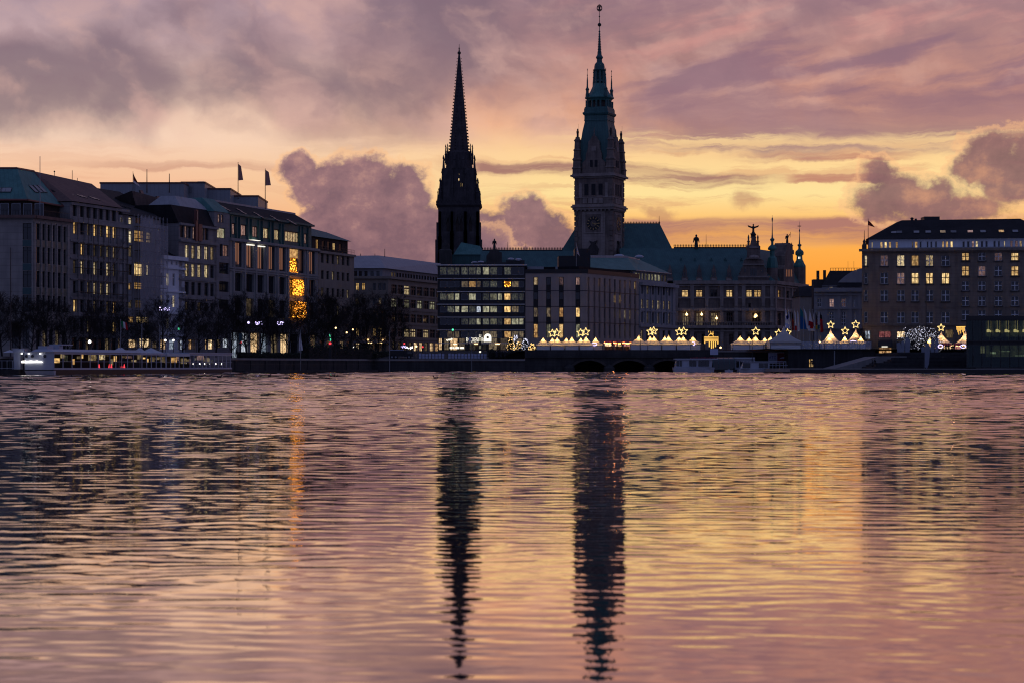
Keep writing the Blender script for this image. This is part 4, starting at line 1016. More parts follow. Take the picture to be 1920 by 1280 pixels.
def tile_house():
    fr = row_frame(131)
    t = thing('tile_roofed_house', 'grey stone house with big reddish tiled roof and lit narrow windows beside corner house', 'house', fr.p(0, GZ)); Lr = fr.s(241)
    ref = 140; zt = fr.z(ref, 380)
    cs = [140.3, 154, 166, 178, 190, 202, 213.8, 226]; cols = [(c - 3.4, c + 3.4) for c in cs]
    rows = [(416, 439), (455, 477), (488, 513), (527, 550), (562, 585), (600, 622)]
    hs = bays(fr, cols, rows, ref); top = bays(fr, [(c - 3.8, c + 3.8) for c in cs], [(383, 406)], ref)[0]
    gr = [(fr.s(c - 5), fr.s(c + 5), fr.z(ref, 656), fr.z(ref, 632)) for c in cs]
    b = MB(); wall_holes(b, fr, 0, Lr, GZ, zt, sum(hs, []) + top + gr, .45); ends(b, fr, 0, Lr, GZ, zt); body(b, fr, 0.01, Lr - .01, GZ, zt - .03, 14); b.build('wall', M['grey_stone'], t)
    on = {(0, 0): 'lit_warm', (0, 2): 'lit_dim', (0, 3): 'lit_warm', (0, 4): 'lit_dim', (0, 5): 'lit_warm', (0, 6): 'lit_warm', (1, 1): 'lit_warm', (1, 3): 'lit_dim', (1, 4): 'lit_dim', (1, 5): 'lit_dim', (1, 6): 'lit_pale', (2, 0): 'lit_dim', (2, 1): 'lit_slit', (2, 3): 'lit_slit', (2, 5): 'lit_slit', (2, 6): 'lit_dim', (3, 3): 'lit_slit', (3, 4): 'lit_dim', (3, 5): 'lit_slit', (3, 2): 'lit_dim', (4, 0): 'lit_warm', (4, 3): 'lit_dim', (4, 5): 'lit_dim', (4, 6): 'lit_warm', (5, 2): 'lit_slit', (5, 6): 'lit_warm'}
    for r, row in enumerate(hs):
        for c, h in enumerate(row): add_window(t, fr, *h, pane=on.get((r, c), 'dark_glass'), nx=2, nz=2, rec=.35, lo=.72)
    for h in top: add_window(t, fr, *h, nx=2, nz=1, rec=.35)
    for i, h in enumerate(gr): add_window(t, fr, *h, pane=('lit_shop' if i in (7,) else 'lit_dim' if i in (2, 5) else 'dark_glass'), nx=2, rec=.35)
    b = MB()
    for py, o, hh in ((411, .7, .6), (380, .35, .5), (450, .2, .35), (483, .2, .3), (522, .2, .3), (557, .35, .4), (594, .2, .3)): strip(b, fr, 0, Lr, fr.z(ref, py) - hh, fr.z(ref, py), -.03, o)
    for c in cs:
        s = fr.s(c + 6.2); strip(b, fr, s - .3, s + .3, fr.z(ref, 585), fr.z(ref, 411) - .6, -.02, .18)
    b.build('cornice', M['grey_stone'], t)
    b = MB(); e0, e1 = fr.p(-.4, zt + .1, .7), fr.p(Lr - .3, fr.z(223, 394), .7)
    e1 = fr.p(fr.s(224), zt + .1, .7); r0, r1 = P(66, 322, 378), P(172, 345, 405)
    b.face([e0, e1, r1, r0]); bk0, bk1 = fr.p(-.4, zt, -15), fr.p(Lr, zt, -15); b.face([r0, r1, bk1, bk0]); b.face([e1, bk1, r1]); b.face([e0, r0, bk0]); b.face([e0, bk0, bk1, e1]); b.build('roof', M['tile_roof'], t)
    for px, py in ((106, 361), (112.5, 362.5), (131, 366), (138, 367.5), (156, 371), (163, 372.5), (180, 375), (186.5, 376.5)): skylight(t, px, py, .35, 1.5, (e0, e1, r1), 'dark_glass')
    for px, p0, p1 in ((102, 331, 322), (135.5, 338, 320), (145, 340, 334)):
        b = MB(); b.tube(P(px, p0, 395), P(px, p1, 395), .06, k=4)
        if px == 102: b.ball(P(102, 322, 395), .16)
        b.build('antenna', M['dark_metal'], t)
    # dark neighbour roof on its right
    fr2 = row_frame(224)
    t2 = thing('scaffolded_house', 'narrow lit house wrapped in scaffold netting right of the tile roofed house', 'house', fr2.p(0, GZ)); L2 = fr2.s(301)
    ref = 232; zt2 = fr2.z(ref, 404)
    W = [(226.5, 232.5, 408, 421, 'lit_pale'), (237, 248, 408, 421, 'lit_pale'), (254, 268, 409, 420, 'dark_glass'), (240, 248, 433, 456, 'lit_pale'), (252, 271, 433, 454, 'lit_gold'), (274.5, 284, 436, 456, 'lit_pale'), (240, 248, 460, 482, 'lit_dim'), (240, 248, 496, 516, 'dark_glass'), (252, 269, 495, 518, 'lit_gold'), (273, 280, 497, 518, 'lit_pale'), (240, 246, 530, 544, 'lit_gold'), (252, 268, 530, 543, 'lit_gold'), (254, 268, 563, 578, 'lit_dim'), (240, 248, 563, 578, 'lit_dim'), (240, 252, 594, 606, 'lit_warm'), (256, 278, 594, 607, 'lit_gold'), (240, 256, 636, 652, 'lit_shop'), (262, 282, 634, 652, 'lit_shop'), (286, 297, 640, 653, 'lit_dim')]
    H = [(fr2.s(a), fr2.s(c), fr2.z((a + c) / 2, p1), fr2.z((a + c) / 2, p0)) for a, c, p0, p1, k in W]
    b = MB(); wall_holes(b, fr2, 0, L2, GZ, zt2, H, .35); ends(b, fr2, 0, L2, GZ, zt2); body(b, fr2, .01, L2 - .01, GZ, zt2 - .03, 13); b.build('wall', M['grey_plaster'], t2)
    for h, w in zip(H, W): add_window(t2, fr2, *h, pane=w[4], nx=2 if w[1] - w[0] < 12 else 4, nz=2, rec=.28, lo=.7)
    b = MB(); e0, e1 = fr2.p(-.1, zt2 + .1, .5), fr2.p(L2, zt2 + .1, .5); r0, r1 = P(176, 352, 412), P(225, 360, 440); b0, b1 = fr2.p(-.1, zt2, -14), fr2.p(L2, zt2, -14)
    b.face([e0, e1, r1, r0]); b.face([r0, r1, b1, b0]); b.face([e1, b1, r1]); b.face([e0, r0, b0]); b.face([e0, b0, b1, e1]); b.build('roof', M['slate_roof'], t2)
    for px, py in ((221, 389), (238, 391), (247, 393)): skylight(t2, px, py, .2, 1.9, (e0, e1, r1), 'mirror_glass')
    # scaffold
    sc = thing('scaffold', 'facade scaffold with pale netting hanging over the narrow lit house', 'scaffold', fr2.p(0, GZ, 1.6))
    b = MB(); s0, s1 = fr2.s(246), fr2.s(300)
    for i in range(9):
        s = s0 + (s1 - s0) * i / 8
        for o in (.6, 1.5): b.tube(fr2.p(s, GZ, o), fr2.p(s, fr2.z(260, 404), o), .05, k=4)
    b.build('pole', M['grey_metal'], sc)
    b = MB()
    for k in range(11): z = GZ + 2 + k * 2.2; b.box(s0, s1, -1.5, -.6, z, z + .08, 0, fr2.T())
    b.build('deck', M['dark_metal'], sc)
    b = MB()
    for (a, c, p0, p1, o) in ((248, 272, 408, 620, 1.62), (272.2, 300, 420, 622, 1.66)):
        n = 10
        for i in range(n):
            q0, q1 = fr2.s(a) + (fr2.s(c) - fr2.s(a)) * i / n, fr2.s(a) + (fr2.s(c) - fr2.s(a)) * (i + 1) / n
            d0, d1 = .08 * math.sin(i * 2.1), .08 * math.sin((i + 1) * 2.1)
            b.face([fr2.p(q0, fr2.z(260, p1), o + d0), fr2.p(q1, fr2.z(260, p1), o + d1), fr2.p(q1, fr2.z(260, p0), o + d1), fr2.p(q0, fr2.z(260, p0), o + d0)])
    b.build('net', M['scaffold_net'], sc)
    # light steel scaffold before the tile roofed house
    s2 = thing('steel_scaffold', 'thin steel scaffold poles standing before the tile roofed house', 'scaffold', fr.p(0, GZ, 1.4))
    b = MB(); q0, q1 = fr.s(133), fr.s(235); zt3 = fr.z(140, 405)
    for i in range(12):
        s = q0 + (q1 - q0) * i / 11; b.tube(fr.p(s, GZ, 1.4), fr.p(s, zt3 + (1.4 if i < 5 else -3), 1.4), .05, k=4)
    for k in range(10): b.tube(fr.p(q0, GZ + 3 + k * 2.1, 1.4), fr.p(q1, GZ + 3 + k * 2.1, 1.4), .05, k=4)
    for k in range(6): b.tube(fr.p(q0 + k * 2.5, GZ + 3 + k * 3.0, 1.42), fr.p(q0 + k * 2.5 + 4, GZ + 6 + k * 3.0, 1.42), .045, k=4)
    b.build('pole', M['dark_metal'], s2)
    b = MB()
    for k in range(5): b.box(q0, q1, -1.36, -.6, GZ + 2.95 + k * 4.2, GZ + 3.05 + k * 4.2, 0, fr.T())
    b.build('deck', M['dark_metal'], s2)
def white_house():
    fr = row_frame(299); L = fr.s(346); ref = 310
    t = thing('white_house', 'small pale blue white house squeezed between taller dark neighbours', 'house', fr.p(0, GZ)); zt = fr.z(ref, 480)
    W = []
    for c in (304, 313, 322, 331, 340): W.append((c - 1.8, c + 1.8, 488, 496, 'lit_dim' if c in (304,) else 'dark_glass'))
    for p0, p1 in ((512, 536), (553, 576), (596, 616)):
        for i, c in enumerate((303.5, 314, 326, 338)): W.append((c - 2.4, c + 2.4, p0, p1, ('lit_pale' if (i * 7 + p0) % 3 == 0 else 'lit_dim' if (i + p0) % 2 else 'dark_glass')))
    for c in (306, 322, 338): W.append((c - 5, c + 5, 636, 655, 'lit_shop' if c == 306 else 'lit_cool'))
    H = [(fr.s(a), fr.s(c), fr.z(ref, p1), fr.z(ref, p0)) for a, c, p0, p1, k in W]
    b = MB(); wall_holes(b, fr, 0, L, GZ, zt, H, .3); ends(b, fr, 0, L, GZ, zt); body(b, fr, .01, L - .01, GZ, zt - .03, 11); b.build('wall', M['white_plaster'], t)
    for h, w in zip(H, W): add_window(t, fr, *h, frame='white_frame', pane=w[4], nx=2, nz=2 if w[3] - w[2] > 10 else 1, rec=.22, lo=.68)
    b = MB()
    for py, o, hh in ((480, .8, .7), (500, .35, .4), (545, .25, .3), (585, .45, .45), (626, .3, .4)): strip(b, fr, -.1, L + .1, fr.z(ref, py) - hh, fr.z(ref, py) + (.02 if py == 480 else 0), -.03, o)
    b.build('cornice', M['white_plaster'], t)
    b = MB(); z1 = zt + 1.9; b.solid([fr.p(0, zt + .03, -.2), fr.p(L, zt + .03, -.2), fr.p(L, zt + .03, -10), fr.p(0, zt + .03, -10)], [fr.p(0.3, z1, -4), fr.p(L - .3, z1, -4), fr.p(L - .3, z1, -6), fr.p(.3, z1, -6)]); b.build('roof', M['slate_roof'], t)
def dark_house():
    # tall steep dark house set back behind the white one
    fr = Fr(row_frame(296).p(0, 0, -11)[0], row_frame(296).p(0, 0, -11)[1], *RD)
    t = thing('gabled_dark_house', 'tall dark brown house with steep gable and slatted shutters behind the white house', 'house', fr.p(0, GZ)); L = fr.s(352)
    z0 = fr.z(310, 425); apx = fr.p(1.0, fr.z(247, 358), -9.0)
    s0 = fr.s(262)
    b = MB(); body(b, fr, s0, L, GZ, z0, 20); b.build('wall', M['brown_wall'], t)
    b = MB(); e0, e1 = fr.p(s0, z0, .2), fr.p(L, z0, .2); k0, k1 = fr.p(s0, z0, -20.5), fr.p(L, z0, -20.5)
    r0, r1 = P(247, 358, fr.Y(262) - 1), P(336, 382, fr.Y(340) + 3)
    b.face([e0, e1, r1, r0], 0); b.face([r0, r1, k1, k0], 0); b.face([e0, r0, k0], 1); b.face([e1, k1, r1], 1); b.face([e0, k0, k1, e1], 1); b.build('roof', [M['brown_roof'], M['brown_wall']], t)
    for px, py in ((268, 369), (299, 380), (318, 399), (313, 391)): skylight(t, px, py, .6, 1.3, (e0, e1, r1), 'dark_glass' if px != 318 else 'mirror_glass')
    b = MB(); f = fr
    for i in range(9): s = f.s(303) + i * (f.s(324) - f.s(303)) / 9; strip(b, f, s, s + .45, f.z(312, 477), f.z(312, 451), .66 - .7, .1)
    b.build('shutter', M['lit_slit'], t)
    b = MB()
    p = P(253, 368, fr.Y(262)); b.tube(p, P(253, 338, fr.Y(262)), .05, k=4); b.build('chimney_pole', M['dark_metal'], t)
def grey_house():
    fr = row_frame(335); L = fr.s(406); ref = 350
    t = thing('grey_stone_house', 'grey stone house with dark attic bays and paired lit windows', 'house', fr.p(0, GZ)); zt = fr.z(ref, 420)
    W = []
    for p0, p1 in ((460, 485), (495, 519), (529, 553), (566, 582)):
        for i, (a, c) in enumerate(((347, 354), (359, 365.5), (370.5, 377.5), (383.5, 391), (394.5, 401))): W.append((a, c, p0 + .07 * (a - 350), p1 + .07 * (a - 350), 'lit_pale' if p0 < 490 else 'lit_slit' if p0 < 520 and i != 4 else 'dark_glass' if p0 < 560 else ('lit_dim' if i in (0, 2) else 'dark_glass')))
    for a, c in ((338, 345), (345.5, 352), (353, 358), (361, 366), (367, 373), (377, 383), (384, 391)): W.append((a, c, 424 + .11 * (a - 340), 446 + .11 * (a - 340), 'lit_rose' if a in (345.5, 361, 367, 377) else 'dark_glass'))
    for a, c in ((338, 350), (354, 361), (363, 366), (384, 389), (391, 400)): W.append((a, c, 636, 655, 'lit_shop' if a != 338 else 'dark_glass'))
    H = [(fr.s(a), fr.s(c), fr.z((a + c) / 2, p1), fr.z((a + c) / 2, p0)) for a, c, p0, p1, k in W]
    b = MB(); wall_holes(b, fr, 0, L, GZ, zt, H, .35); ends(b, fr, 0, L, GZ, zt); body(b, fr, .01, L - .01, GZ, zt - .03, 13); b.build('wall', M['grey_stone'], t)
    for h, w in zip(H, W): add_window(t, fr, *h, pane=w[4], nx=2, nz=2, rec=.3, lo=.75)
    b = MB()
    for py, o, hh in ((450, .5, .5), (420, .5, .4), (489, .2, .3), (523, .2, .3), (558, .3, .3)): strip(b, fr, 0, L, fr.z(ref, py) - hh, fr.z(ref, py) + (.03 if py == 420 else 0), -.03, o)
    b.build('cornice', M['grey_stone'], t)
    # dark mansard with a tall window bay
    zr = fr.z(ref, 386)
    b = MB(); b.solid([fr.p(-.3, zt + .04, .1), fr.p(L, zt + .04, .1), fr.p(L, zt + .04, -13), fr.p(-.3, zt + .04, -13)], [fr.p(-.3, zr, -1.6), fr.p(L, zr, -1.6), fr.p(L, zr, -9), fr.p(-.3, zr, -9)]); b.build('roof', M['slate_roof'], t)
    b = MB(); b.solid([fr.p(fr.s(352), zr, -1.6), fr.p(L, zr, -1.6), fr.p(L, zr, -9), fr.p(fr.s(352), zr, -9)], [fr.p(fr.s(362), zr + 2.2, -4), fr.p(L - 1.5, zr + 2.2, -4), fr.p(L - 1.5, zr + 2.2, -7), fr.p(fr.s(362), zr + 2.2, -7)]); b.build('lantern_roof', M['zinc'], t)
    b = MB(); strip(b, fr, fr.s(361), fr.s(365), fr.z(362, 452), fr.z(362, 394), .35, .75); strip(b, fr, fr.s(367), fr.s(373), fr.z(362, 452), fr.z(362, 420), .35, .75); o = b.build('bay', M['red_frame'], t)
    add_window(t, fr, fr.s(361.6), fr.s(364.4), fr.z(362, 414), fr.z(362, 396), rec=-.8, pane='pale_curtain', frame='red_frame')
    # narrow strip with a yellow window, its own house
    fr = row_frame(402); L = fr.s(431); ref = 412
    t = thing('narrow_house', 'narrow grey house front with one wide yellow lit window on top', 'house', fr.p(0, GZ)); zt = fr.z(ref, 398)
    W = [(403, 405.5, 428, 446, 'lit_office'), (407, 422.5, 428, 447, 'lit_office'), (408, 413, 402, 418, 'lit_rose'), (414, 419, 403, 418, 'lit_rose'), (412, 417.5, 458, 481, 'dark_glass'), (417.8, 431 - 2.5, 460, 481, 'lit_rose'), (411, 429, 493, 514, 'dark_glass'), (411, 429, 528, 548, 'dark_glass'), (411, 429, 562, 580, 'dark_glass'), (406, 414, 636, 652, 'lit_dim'), (418, 428, 634, 652, 'lit_cool')]
    H = [(fr.s(a), fr.s(c), fr.z((a + c) / 2, p1), fr.z((a + c) / 2, p0)) for a, c, p0, p1, k in W]
    b = MB(); wall_holes(b, fr, 0, L, GZ, zt, H, .35); ends(b, fr, 0, L, GZ, zt); body(b, fr, .01, L - .01, GZ, zt - .03, 13); b.build('wall', M['grey_stone'], t)
    for h, w in zip(H, W): add_window(t, fr, *h, pane=w[4], nx=2, nz=1, rec=.3)
    b = MB(); b.solid([fr.p(-.2, zt + .01, .2), fr.p(L, zt + .01, .2), fr.p(L, zt + .01, -12), fr.p(-.2, zt + .01, -12)], [fr.p(1.5, zt + 2.9, -3.5), fr.p(L, zt + 2.9, -3.5), fr.p(L, zt + 2.9, -8), fr.p(1.5, zt + 2.9, -8)]); b.build('roof', M['copper'], t)
def glass_front():
    fr = row_frame(430); L = fr.s(596.5); ref = 441
    t = thing('glass_front_house', 'wide pale stone commercial building with tall mirror windows and dark sloping roof', 'building', fr.p(0, GZ))
    zc = lambda px, py: fr.z(px, py); zt = fr.z(ref, 448)
    top = [(432, 441.5), (449, 462.5), (471, 483.5), (491.5, 504), (512, 524), (531, 560.5), (568, 576)]
    big = [(441, 454.6), (462, 476), (483, 496), (504, 516), (524, 536), (543, 560), (561, 571), (580, 591)]
    zb0, zb1 = fr.z(441, 500.5), fr.z(441, 454)
    zl0, zl1 = fr.z(441, 546), fr.z(441, 512); zm0, zm1 = fr.z(441, 592), fr.z(441, 558)
    Hb = [(fr.s(a), fr.s(c), zb0, zb1) for a, c in big]; Hl = [(fr.s(a), fr.s(c), zl0, zl1) for a, c in big]; Hm = [(fr.s(a), fr.s(c), zm0, zm1) for a, c in big]
    Hg = [(fr.s(a), fr.s(c), GZ + .2, GZ + 5.4) for a, c in ((434, 448), (452, 466), (470, 486), (490, 502), (508, 522), (526, 540), (545, 560), (565, 578), (582, 594))]
    b = MB(); wall_holes(b, fr, 0, L, GZ, zt, Hb + Hl + Hm + Hg, .6); ends(b, fr, 0, L, GZ, zt); body(b, fr, .01, L - .01, GZ, zt - .03, 16); b.build('wall', M['concrete'], t)
    for i, h in enumerate(Hb): add_window(t, fr, *h, pane='mirror_glass' if i != 6 else 'dark_glass', nx=2, nz=1, rec=.4, bar=.12)
    for i, h in enumerate(Hl): add_window(t, fr, *h, pane='dark_glass', nx=2, nz=1, rec=.55, bar=.12)
    for i, h in enumerate(Hm): add_window(t, fr, *h, pane='dark_glass' if i not in (1, 3) else 'lit_dim', nx=2, nz=1, rec=.55, bar=.12)
    for i, h in enumerate(Hg): add_window(t, fr, *h, pane=('lit_cool', 'lit_cool', 'lit_shop', 'lit_cool', 'lit_dim', 'lit_shop', 'dark_glass', 'dark_glass', 'lit_dim')[i], nx=2, nz=2, rec=.45, lo=.7)
    b = MB(); s0 = fr.s(430)
    for a, c in ((458, 600),): strip(b, fr, 0, L, GZ + 5.7, GZ + 6.4, -.03, .3)
    for z in (zl1 + .8, zb0 - .9): strip(b, fr, 0, L, z, z + .3, -.03, .25)
    strip(b, fr, 0, L, zt - .5, zt + .04, -.03, .5)
    for a in (437.5, 458.5, 479.5, 500, 520, 539.7, 575.5): strip(b, fr, fr.s(a) - .35, fr.s(a) + .35, GZ + 6.4, zb1 + .6, -.02, .22)
    b.build('pilaster', M['concrete'], t)
    # glass balustrades of the lower row
    # lit strips over two windows
    for a, c, p in ((462, 476, 458), (483, 496, 461)):
        b = MB(); strip(b, fr, fr.s(a) + .2, fr.s(c) - .2, fr.z(a, p) - .16, fr.z(a, p), .28, -.2); b.build('ceiling_lamp', M['sign_white'], t)
    b = MB(); strip(b, fr, fr.s(470.5), fr.s(483.5), fr.z(471, 450.7), fr.z(471, 450), -.5, .6); b.build('ceiling_lamp', M['sign_white'], t)
    # copper storey
    zq = fr.z(432, 402); f2 = Fr(*fr.p(0, 0, -.5)[:2], *RD)
    Ht = [(f2.s(a), f2.s(c), f2.z(432, 439.5), f2.z(432, 418)) for a, c in top]
    b = MB(); s1 = f2.s(584); wall_holes(b, f2, -.2, s1, zt, zq, Ht, .4); ends(b, f2, -.2, s1, zt, zq); body(b, f2, -.15, s1 - .02, zt, zq - .03, 14)
    for a, c in top: strip(b, f2, f2.s(a) - .35, f2.s(a) - .05, zt + .2, zq - .3, -.02, .3); strip(b, f2, f2.s(c) + .05, f2.s(c) + .35, zt + .2, zq - .3, -.02, .3)
    strip(b, f2, -.3, s1 + .2, zq - .02, zq + .4, -.4, .7); b.build('copper_storey', M['dark_copper'], t)
    for i, h in enumerate(Ht): add_window(t, f2, *h, frame='red_frame', pane='lit_rose' if i in (0, 1, 2, 6) else 'lit_slit', nx=(2, 3, 3, 2, 2, 6, 2)[i], nz=1, rec=.3, bar=.2, edge=.2)
    # big dark roof with rows of roof windows
    r0, r1 = P(392, 376, fr.Y(430) + 8), P(552, 402, fr.Y(574) + 8)
    e0, e1 = f2.p(-.6, zq + .35, .5), f2.p(s1 + .2, zq + .35, .5); k0, k1 = f2.p(-.6, zq, -17), f2.p(s1, zq, -17)
    b = MB(); b.face([e0, e1, r1, r0]); b.face([r0, r1, k1, k0]); b.face([e1, k1, r1]); b.face([e0, r0, k0]); b.face([e0, k0, k1, e1]); b.build('roof', M['slate_roof'], t)
    b = MB(); b.tube(r0, r1, .35, k=5); b.build('ridge', M['zinc'], t)
    for j in range(5):
        for i in range(2): skylight(t, 424 + j * 31 + i * 8, 392 + j * 6.4 + i * 5, .35, 1.6, (e0, e1, r1), 'roof_glass')
    # panel of lights shaped like a fir tree in three storeys of windows
    x = thing('light_tree', 'tall fir tree made of orange lights filling three storeys of windows', 'light display', fr.p(fr.s(552), GZ + 6))
    b = MB(); z0, z1 = fr.z(552, 514), fr.z(552, 484)
    b.solid([fr.p(fr.s(543.5), z0, -.34), fr.p(fr.s(559.7), z0, -.34), fr.p(fr.s(556), z1, -.34), fr.p(fr.s(548.5), z1, -.34)], [fr.p(fr.s(543.5), z0, -.22), fr.p(fr.s(559.7), z0, -.22), fr.p(fr.s(556), z1, -.22), fr.p(fr.s(548.5), z1, -.22)]); b.build('top_tier', M['tree_lights'], x)
    for nm, p0, p1, a, c in (('middle_tier', 525, 554, 543.3, 564), ('bottom_tier', 566, 596, 544, 568.5)):
        b = MB(); b.box(fr.s(a), fr.s(c), -.75, -.65, fr.z(552, p1), fr.z(552, p0), 0, fr.T()); b.build(nm, M['tree_lights'], x)
    b = MB(); b.box(fr.s(543.3), fr.s(560), .30, .33, fr.z(552, 484), fr.z(552, 468), 0, fr.T()); b.build('glowing_pane', M['lit_warm'], x)
def end_house():
    fr = row_frame(597); L = fr.s(664); ref = 610
    t = thing('railed_house', 'brownish house with dark low roof and roof terrace railing', 'house', fr.p(0, GZ)); zt = fr.z(ref, 472)
    W = []
    for p0, p1 in ((477, 494), (508, 524), (540, 556), (572, 590)):
        for i in range(6): a = 602 + i * 10.2 - i * i * .12; W.append((a, a + 5, p0, p1, 'dark_glass' if (i + p0) % 5 else 'lit_dim'))
    for i in range(5): a = 600 + i * 12.5; W.append((a, a + 8, 638, 655, 'lit_dim' if i % 2 else 'dark_glass'))
    H = [(fr.s(a), fr.s(c), fr.z(ref, p1), fr.z(ref, p0)) for a, c, p0, p1, k in W]
    b = MB(); wall_holes(b, fr, 0, L, GZ, zt, H, .35); ends(b, fr, 0, L, GZ, zt); body(b, fr, .01, L - .01, GZ, zt - .03, 15); b.build('wall', M['beige_plaster'], t)
    for h, w in zip(H, W): add_window(t, fr, *h, pane=w[4], nx=2, nz=2, rec=.3, lo=.7)
    f2 = Fr(*fr.p(0, 0, -1.2)[:2], *RD); zq = f2.z(600, 446); s1 = f2.s(652)
    W2 = [(592.5, 597.5, 449.5, 467, 'lit_gold'), (624, 629, 456, 470, 'lit_gold'), (604, 609, 452, 468, 'dark_glass'), (614, 619, 453, 469, 'dark_glass'), (636, 641, 458, 471, 'dark_glass')]
    H2 = [(f2.s(a), f2.s(c), f2.z((a + c) / 2, p1), f2.z((a + c) / 2, p0)) for a, c, p0, p1, k in W2]
    b = MB(); wall_holes(b, f2, f2.s(585), s1, zt, zq, H2, .3); ends(b, f2, f2.s(585), s1, zt, zq); body(b, f2, f2.s(585) + .02, s1 - .02, zt, zq - .02, 13); b.build('attic_storey', M['brown_wall'], t)
    for h, w in zip(H2, W2): add_window(t, f2, *h, pane=w[4], nx=2, rec=.2)
    b = MB(); e0, e1 = f2.p(f2.s(580), zq + .02, .7), f2.p(s1 + .6, zq + .02, .7); r0, r1 = P(577, 427, fr.Y(600) + 6), P(612, 436, fr.Y(645) + 7); k0, k1 = f2.p(f2.s(580), zq, -14), f2.p(s1, zq, -14)
    b.face([e0, e1, r1, r0]); b.face([r0, r1, k1, k0]); b.face([e1, k1, r1]); b.face([e0, r0, k0]); b.face([e0, k0, k1, e1]); b.build('roof', M['dark_copper'], t)
    b = MB()
    for i in range(26): s = L * i / 25; b.tube(fr.p(s, zt, .05), fr.p(s, zt + 1.1, .05), .03, k=4)
    for z in (zt + 1.1, zt + .6): b.tube(fr.p(0, z, .05), fr.p(L, z, .05), .04, k=4)
    b.build('railing', M['dark_metal'], t)
    b = MB(); strip(b, fr, 0, L, zt - .5, zt + .02, -.03, .5); strip(b, fr, 0, L, fr.z(ref, 632) , fr.z(ref, 632) + .4, -.03, .3); b.build('cornice', M['beige_plaster'], t)
def hip_house():
    f2 = row_frame(728); Y = f2.a[1]; f1 = Fr(X(655, Y), Y, 1, 0); s0 = f1.s(728); L = f2.s(832)
    t = thing('hip_roofed_house', 'long beige office house with low grey hipped roof left of the black block', 'building', (f2.a[0], Y, GZ)); ref = 730
    zt = f1.z(700, 523); ZZ = lambda py: f1.z(700, py)
    W1, W2 = [], []
    for p0, p1 in ((531, 544), (559, 572), (587, 600), (614, 630)):
        for i, a in enumerate((667, 678.5, 699, 709.5, 717)): W1.append((a, a + 6, p0, p1, 'lit_gold' if (p0 == 531 and i < 2) or (p0 == 614 and i in (0, 2, 3)) else 'lit_dim' if p0 == 559 and i in (0, 3) else 'dark_glass'))
    for a in (667, 678, 690, 703, 716): W1.append((a, a + 7, 640, 658, 'lit_dim' if a in (690,) else 'lit_shop' if a == 667 else 'dark_glass'))
    for p0, p1 in ((533, 550), (559, 575), (587, 603), (615, 631)):
        for i in range(8):
            a = 734 + i * 12.0
            lit_ = {533: (2,), 559: (0, 2, 4, 6), 587: (), 615: (2, 3, 5)}[p0]
            W2.append((a, a + 10.2, p0, p1, ('lit_slit' if p0 != 559 else 'lit_office') if i in lit_ else 'dark_glass'))
    for i in range(9): a = 736 + i * 10; W2.append((a, a + 7, 640, 659, 'lit_shop' if i in (4, 5, 7, 8) else 'lit_dim'))
    H1 = [(f1.s(a), f1.s(c), ZZ(p1), ZZ(p0)) for a, c, p0, p1, k in W1]; H2 = [(f2.s(a), f2.s(c), ZZ(p1), ZZ(p0)) for a, c, p0, p1, k in W2]
    b = MB(); wall_holes(b, f1, 0, s0, GZ, zt, H1, .35); wall_holes(b, f2, 0, L, GZ, zt, H2, .35)
    b.prism([f1.p(0, 0, -.7)[:2], (f2.a[0] - .7, Y + .7), f2.p(L, 0, -.7)[:2], f2.p(L, 0, -18)[:2], (X(655, Y), Y + 30)], GZ, zt - .02); b.build('wall', M['beige_plaster'], t)
    for h, w in zip(H1, W1): add_window(t, f1, *h, pane=w[4], nx=2, nz=2, rec=.3, lo=.7)
    for h, w in zip(H2, W2): add_window(t, f2, *h, frame='dark_frame' if w[2] > 636 else 'brown_frame', pane=w[4], nx=3, nz=2, rec=.3, lo=.7, bar=.34 if w[2] < 636 else .1)
    b = MB()
    strip(b, f1, 0, s0 + .4, zt + .01, zt + .6, -.03, .6); strip(b, f2, 0, L, zt + .01, zt + .6, -.03, .6)
    for py in (553, 581, 608, 636): strip(b, f1, 0, s0 + .1, ZZ(py), ZZ(py) + .3, -.03, .15); strip(b, f2, 0, L, ZZ(py), ZZ(py) + .3, -.03, .15)
    b.build('cornice', M['beige_plaster'], t)
    zq = ZZ(503)
    g1, g2 = Fr(X(655, Y), Y + 1.5, 1, 0), Fr(f2.a[0] - 1.5, Y + 1.5, *RD); q0 = g1.s(728) - 1.5
    b = MB(); b.prism([g1.p(0, 0)[:2], g2.a, g2.p(L, 0)[:2], g2.p(L, 0, -16)[:2], (X(655, Y), Y + 28)], zt, zq); b.build('attic_storey', M['grey_plaster'], t)
    for i, a in enumerate((664, 673, 683.5, 695, 706)): add_window(t, g1, g1.s(a), g1.s(a + 5.5), ZZ(518), ZZ(508), rec=-.03, nx=2)
    for i in range(18): a = 733 + i * 5.2; add_window(t, g2, g2.s(a), g2.s(a + 3), ZZ(519), ZZ(508), rec=-.03, nx=1, pane='lit_dim' if i in (0, 1) else 'dark_glass')
    b = MB(); e0, e1, e2 = (X(655, Y), Y + .7, zq), (g2.a[0] + .7, Y + .7, zq), g2.p(L, zq, .8)
    r0, r1, r2 = P(663, 480, Y + 12), P(710, 479.5, Y + 12), P(826, 494.5, f2.Y(832) + 9)
    k0, k2 = (X(655, Y), Y + 28, zq), g2.p(L, zq, -16)
    b.face([e0, e1, r1, r0]); b.face([e1, e2, r2, r1]); b.face([r0, r1, r2, k2, k0]); b.face([e2, k2, r2]); b.face([e0, r0, k0]); b.face([e0, k0, k2, e2, e1]); b.build('roof', M['zinc'], t)
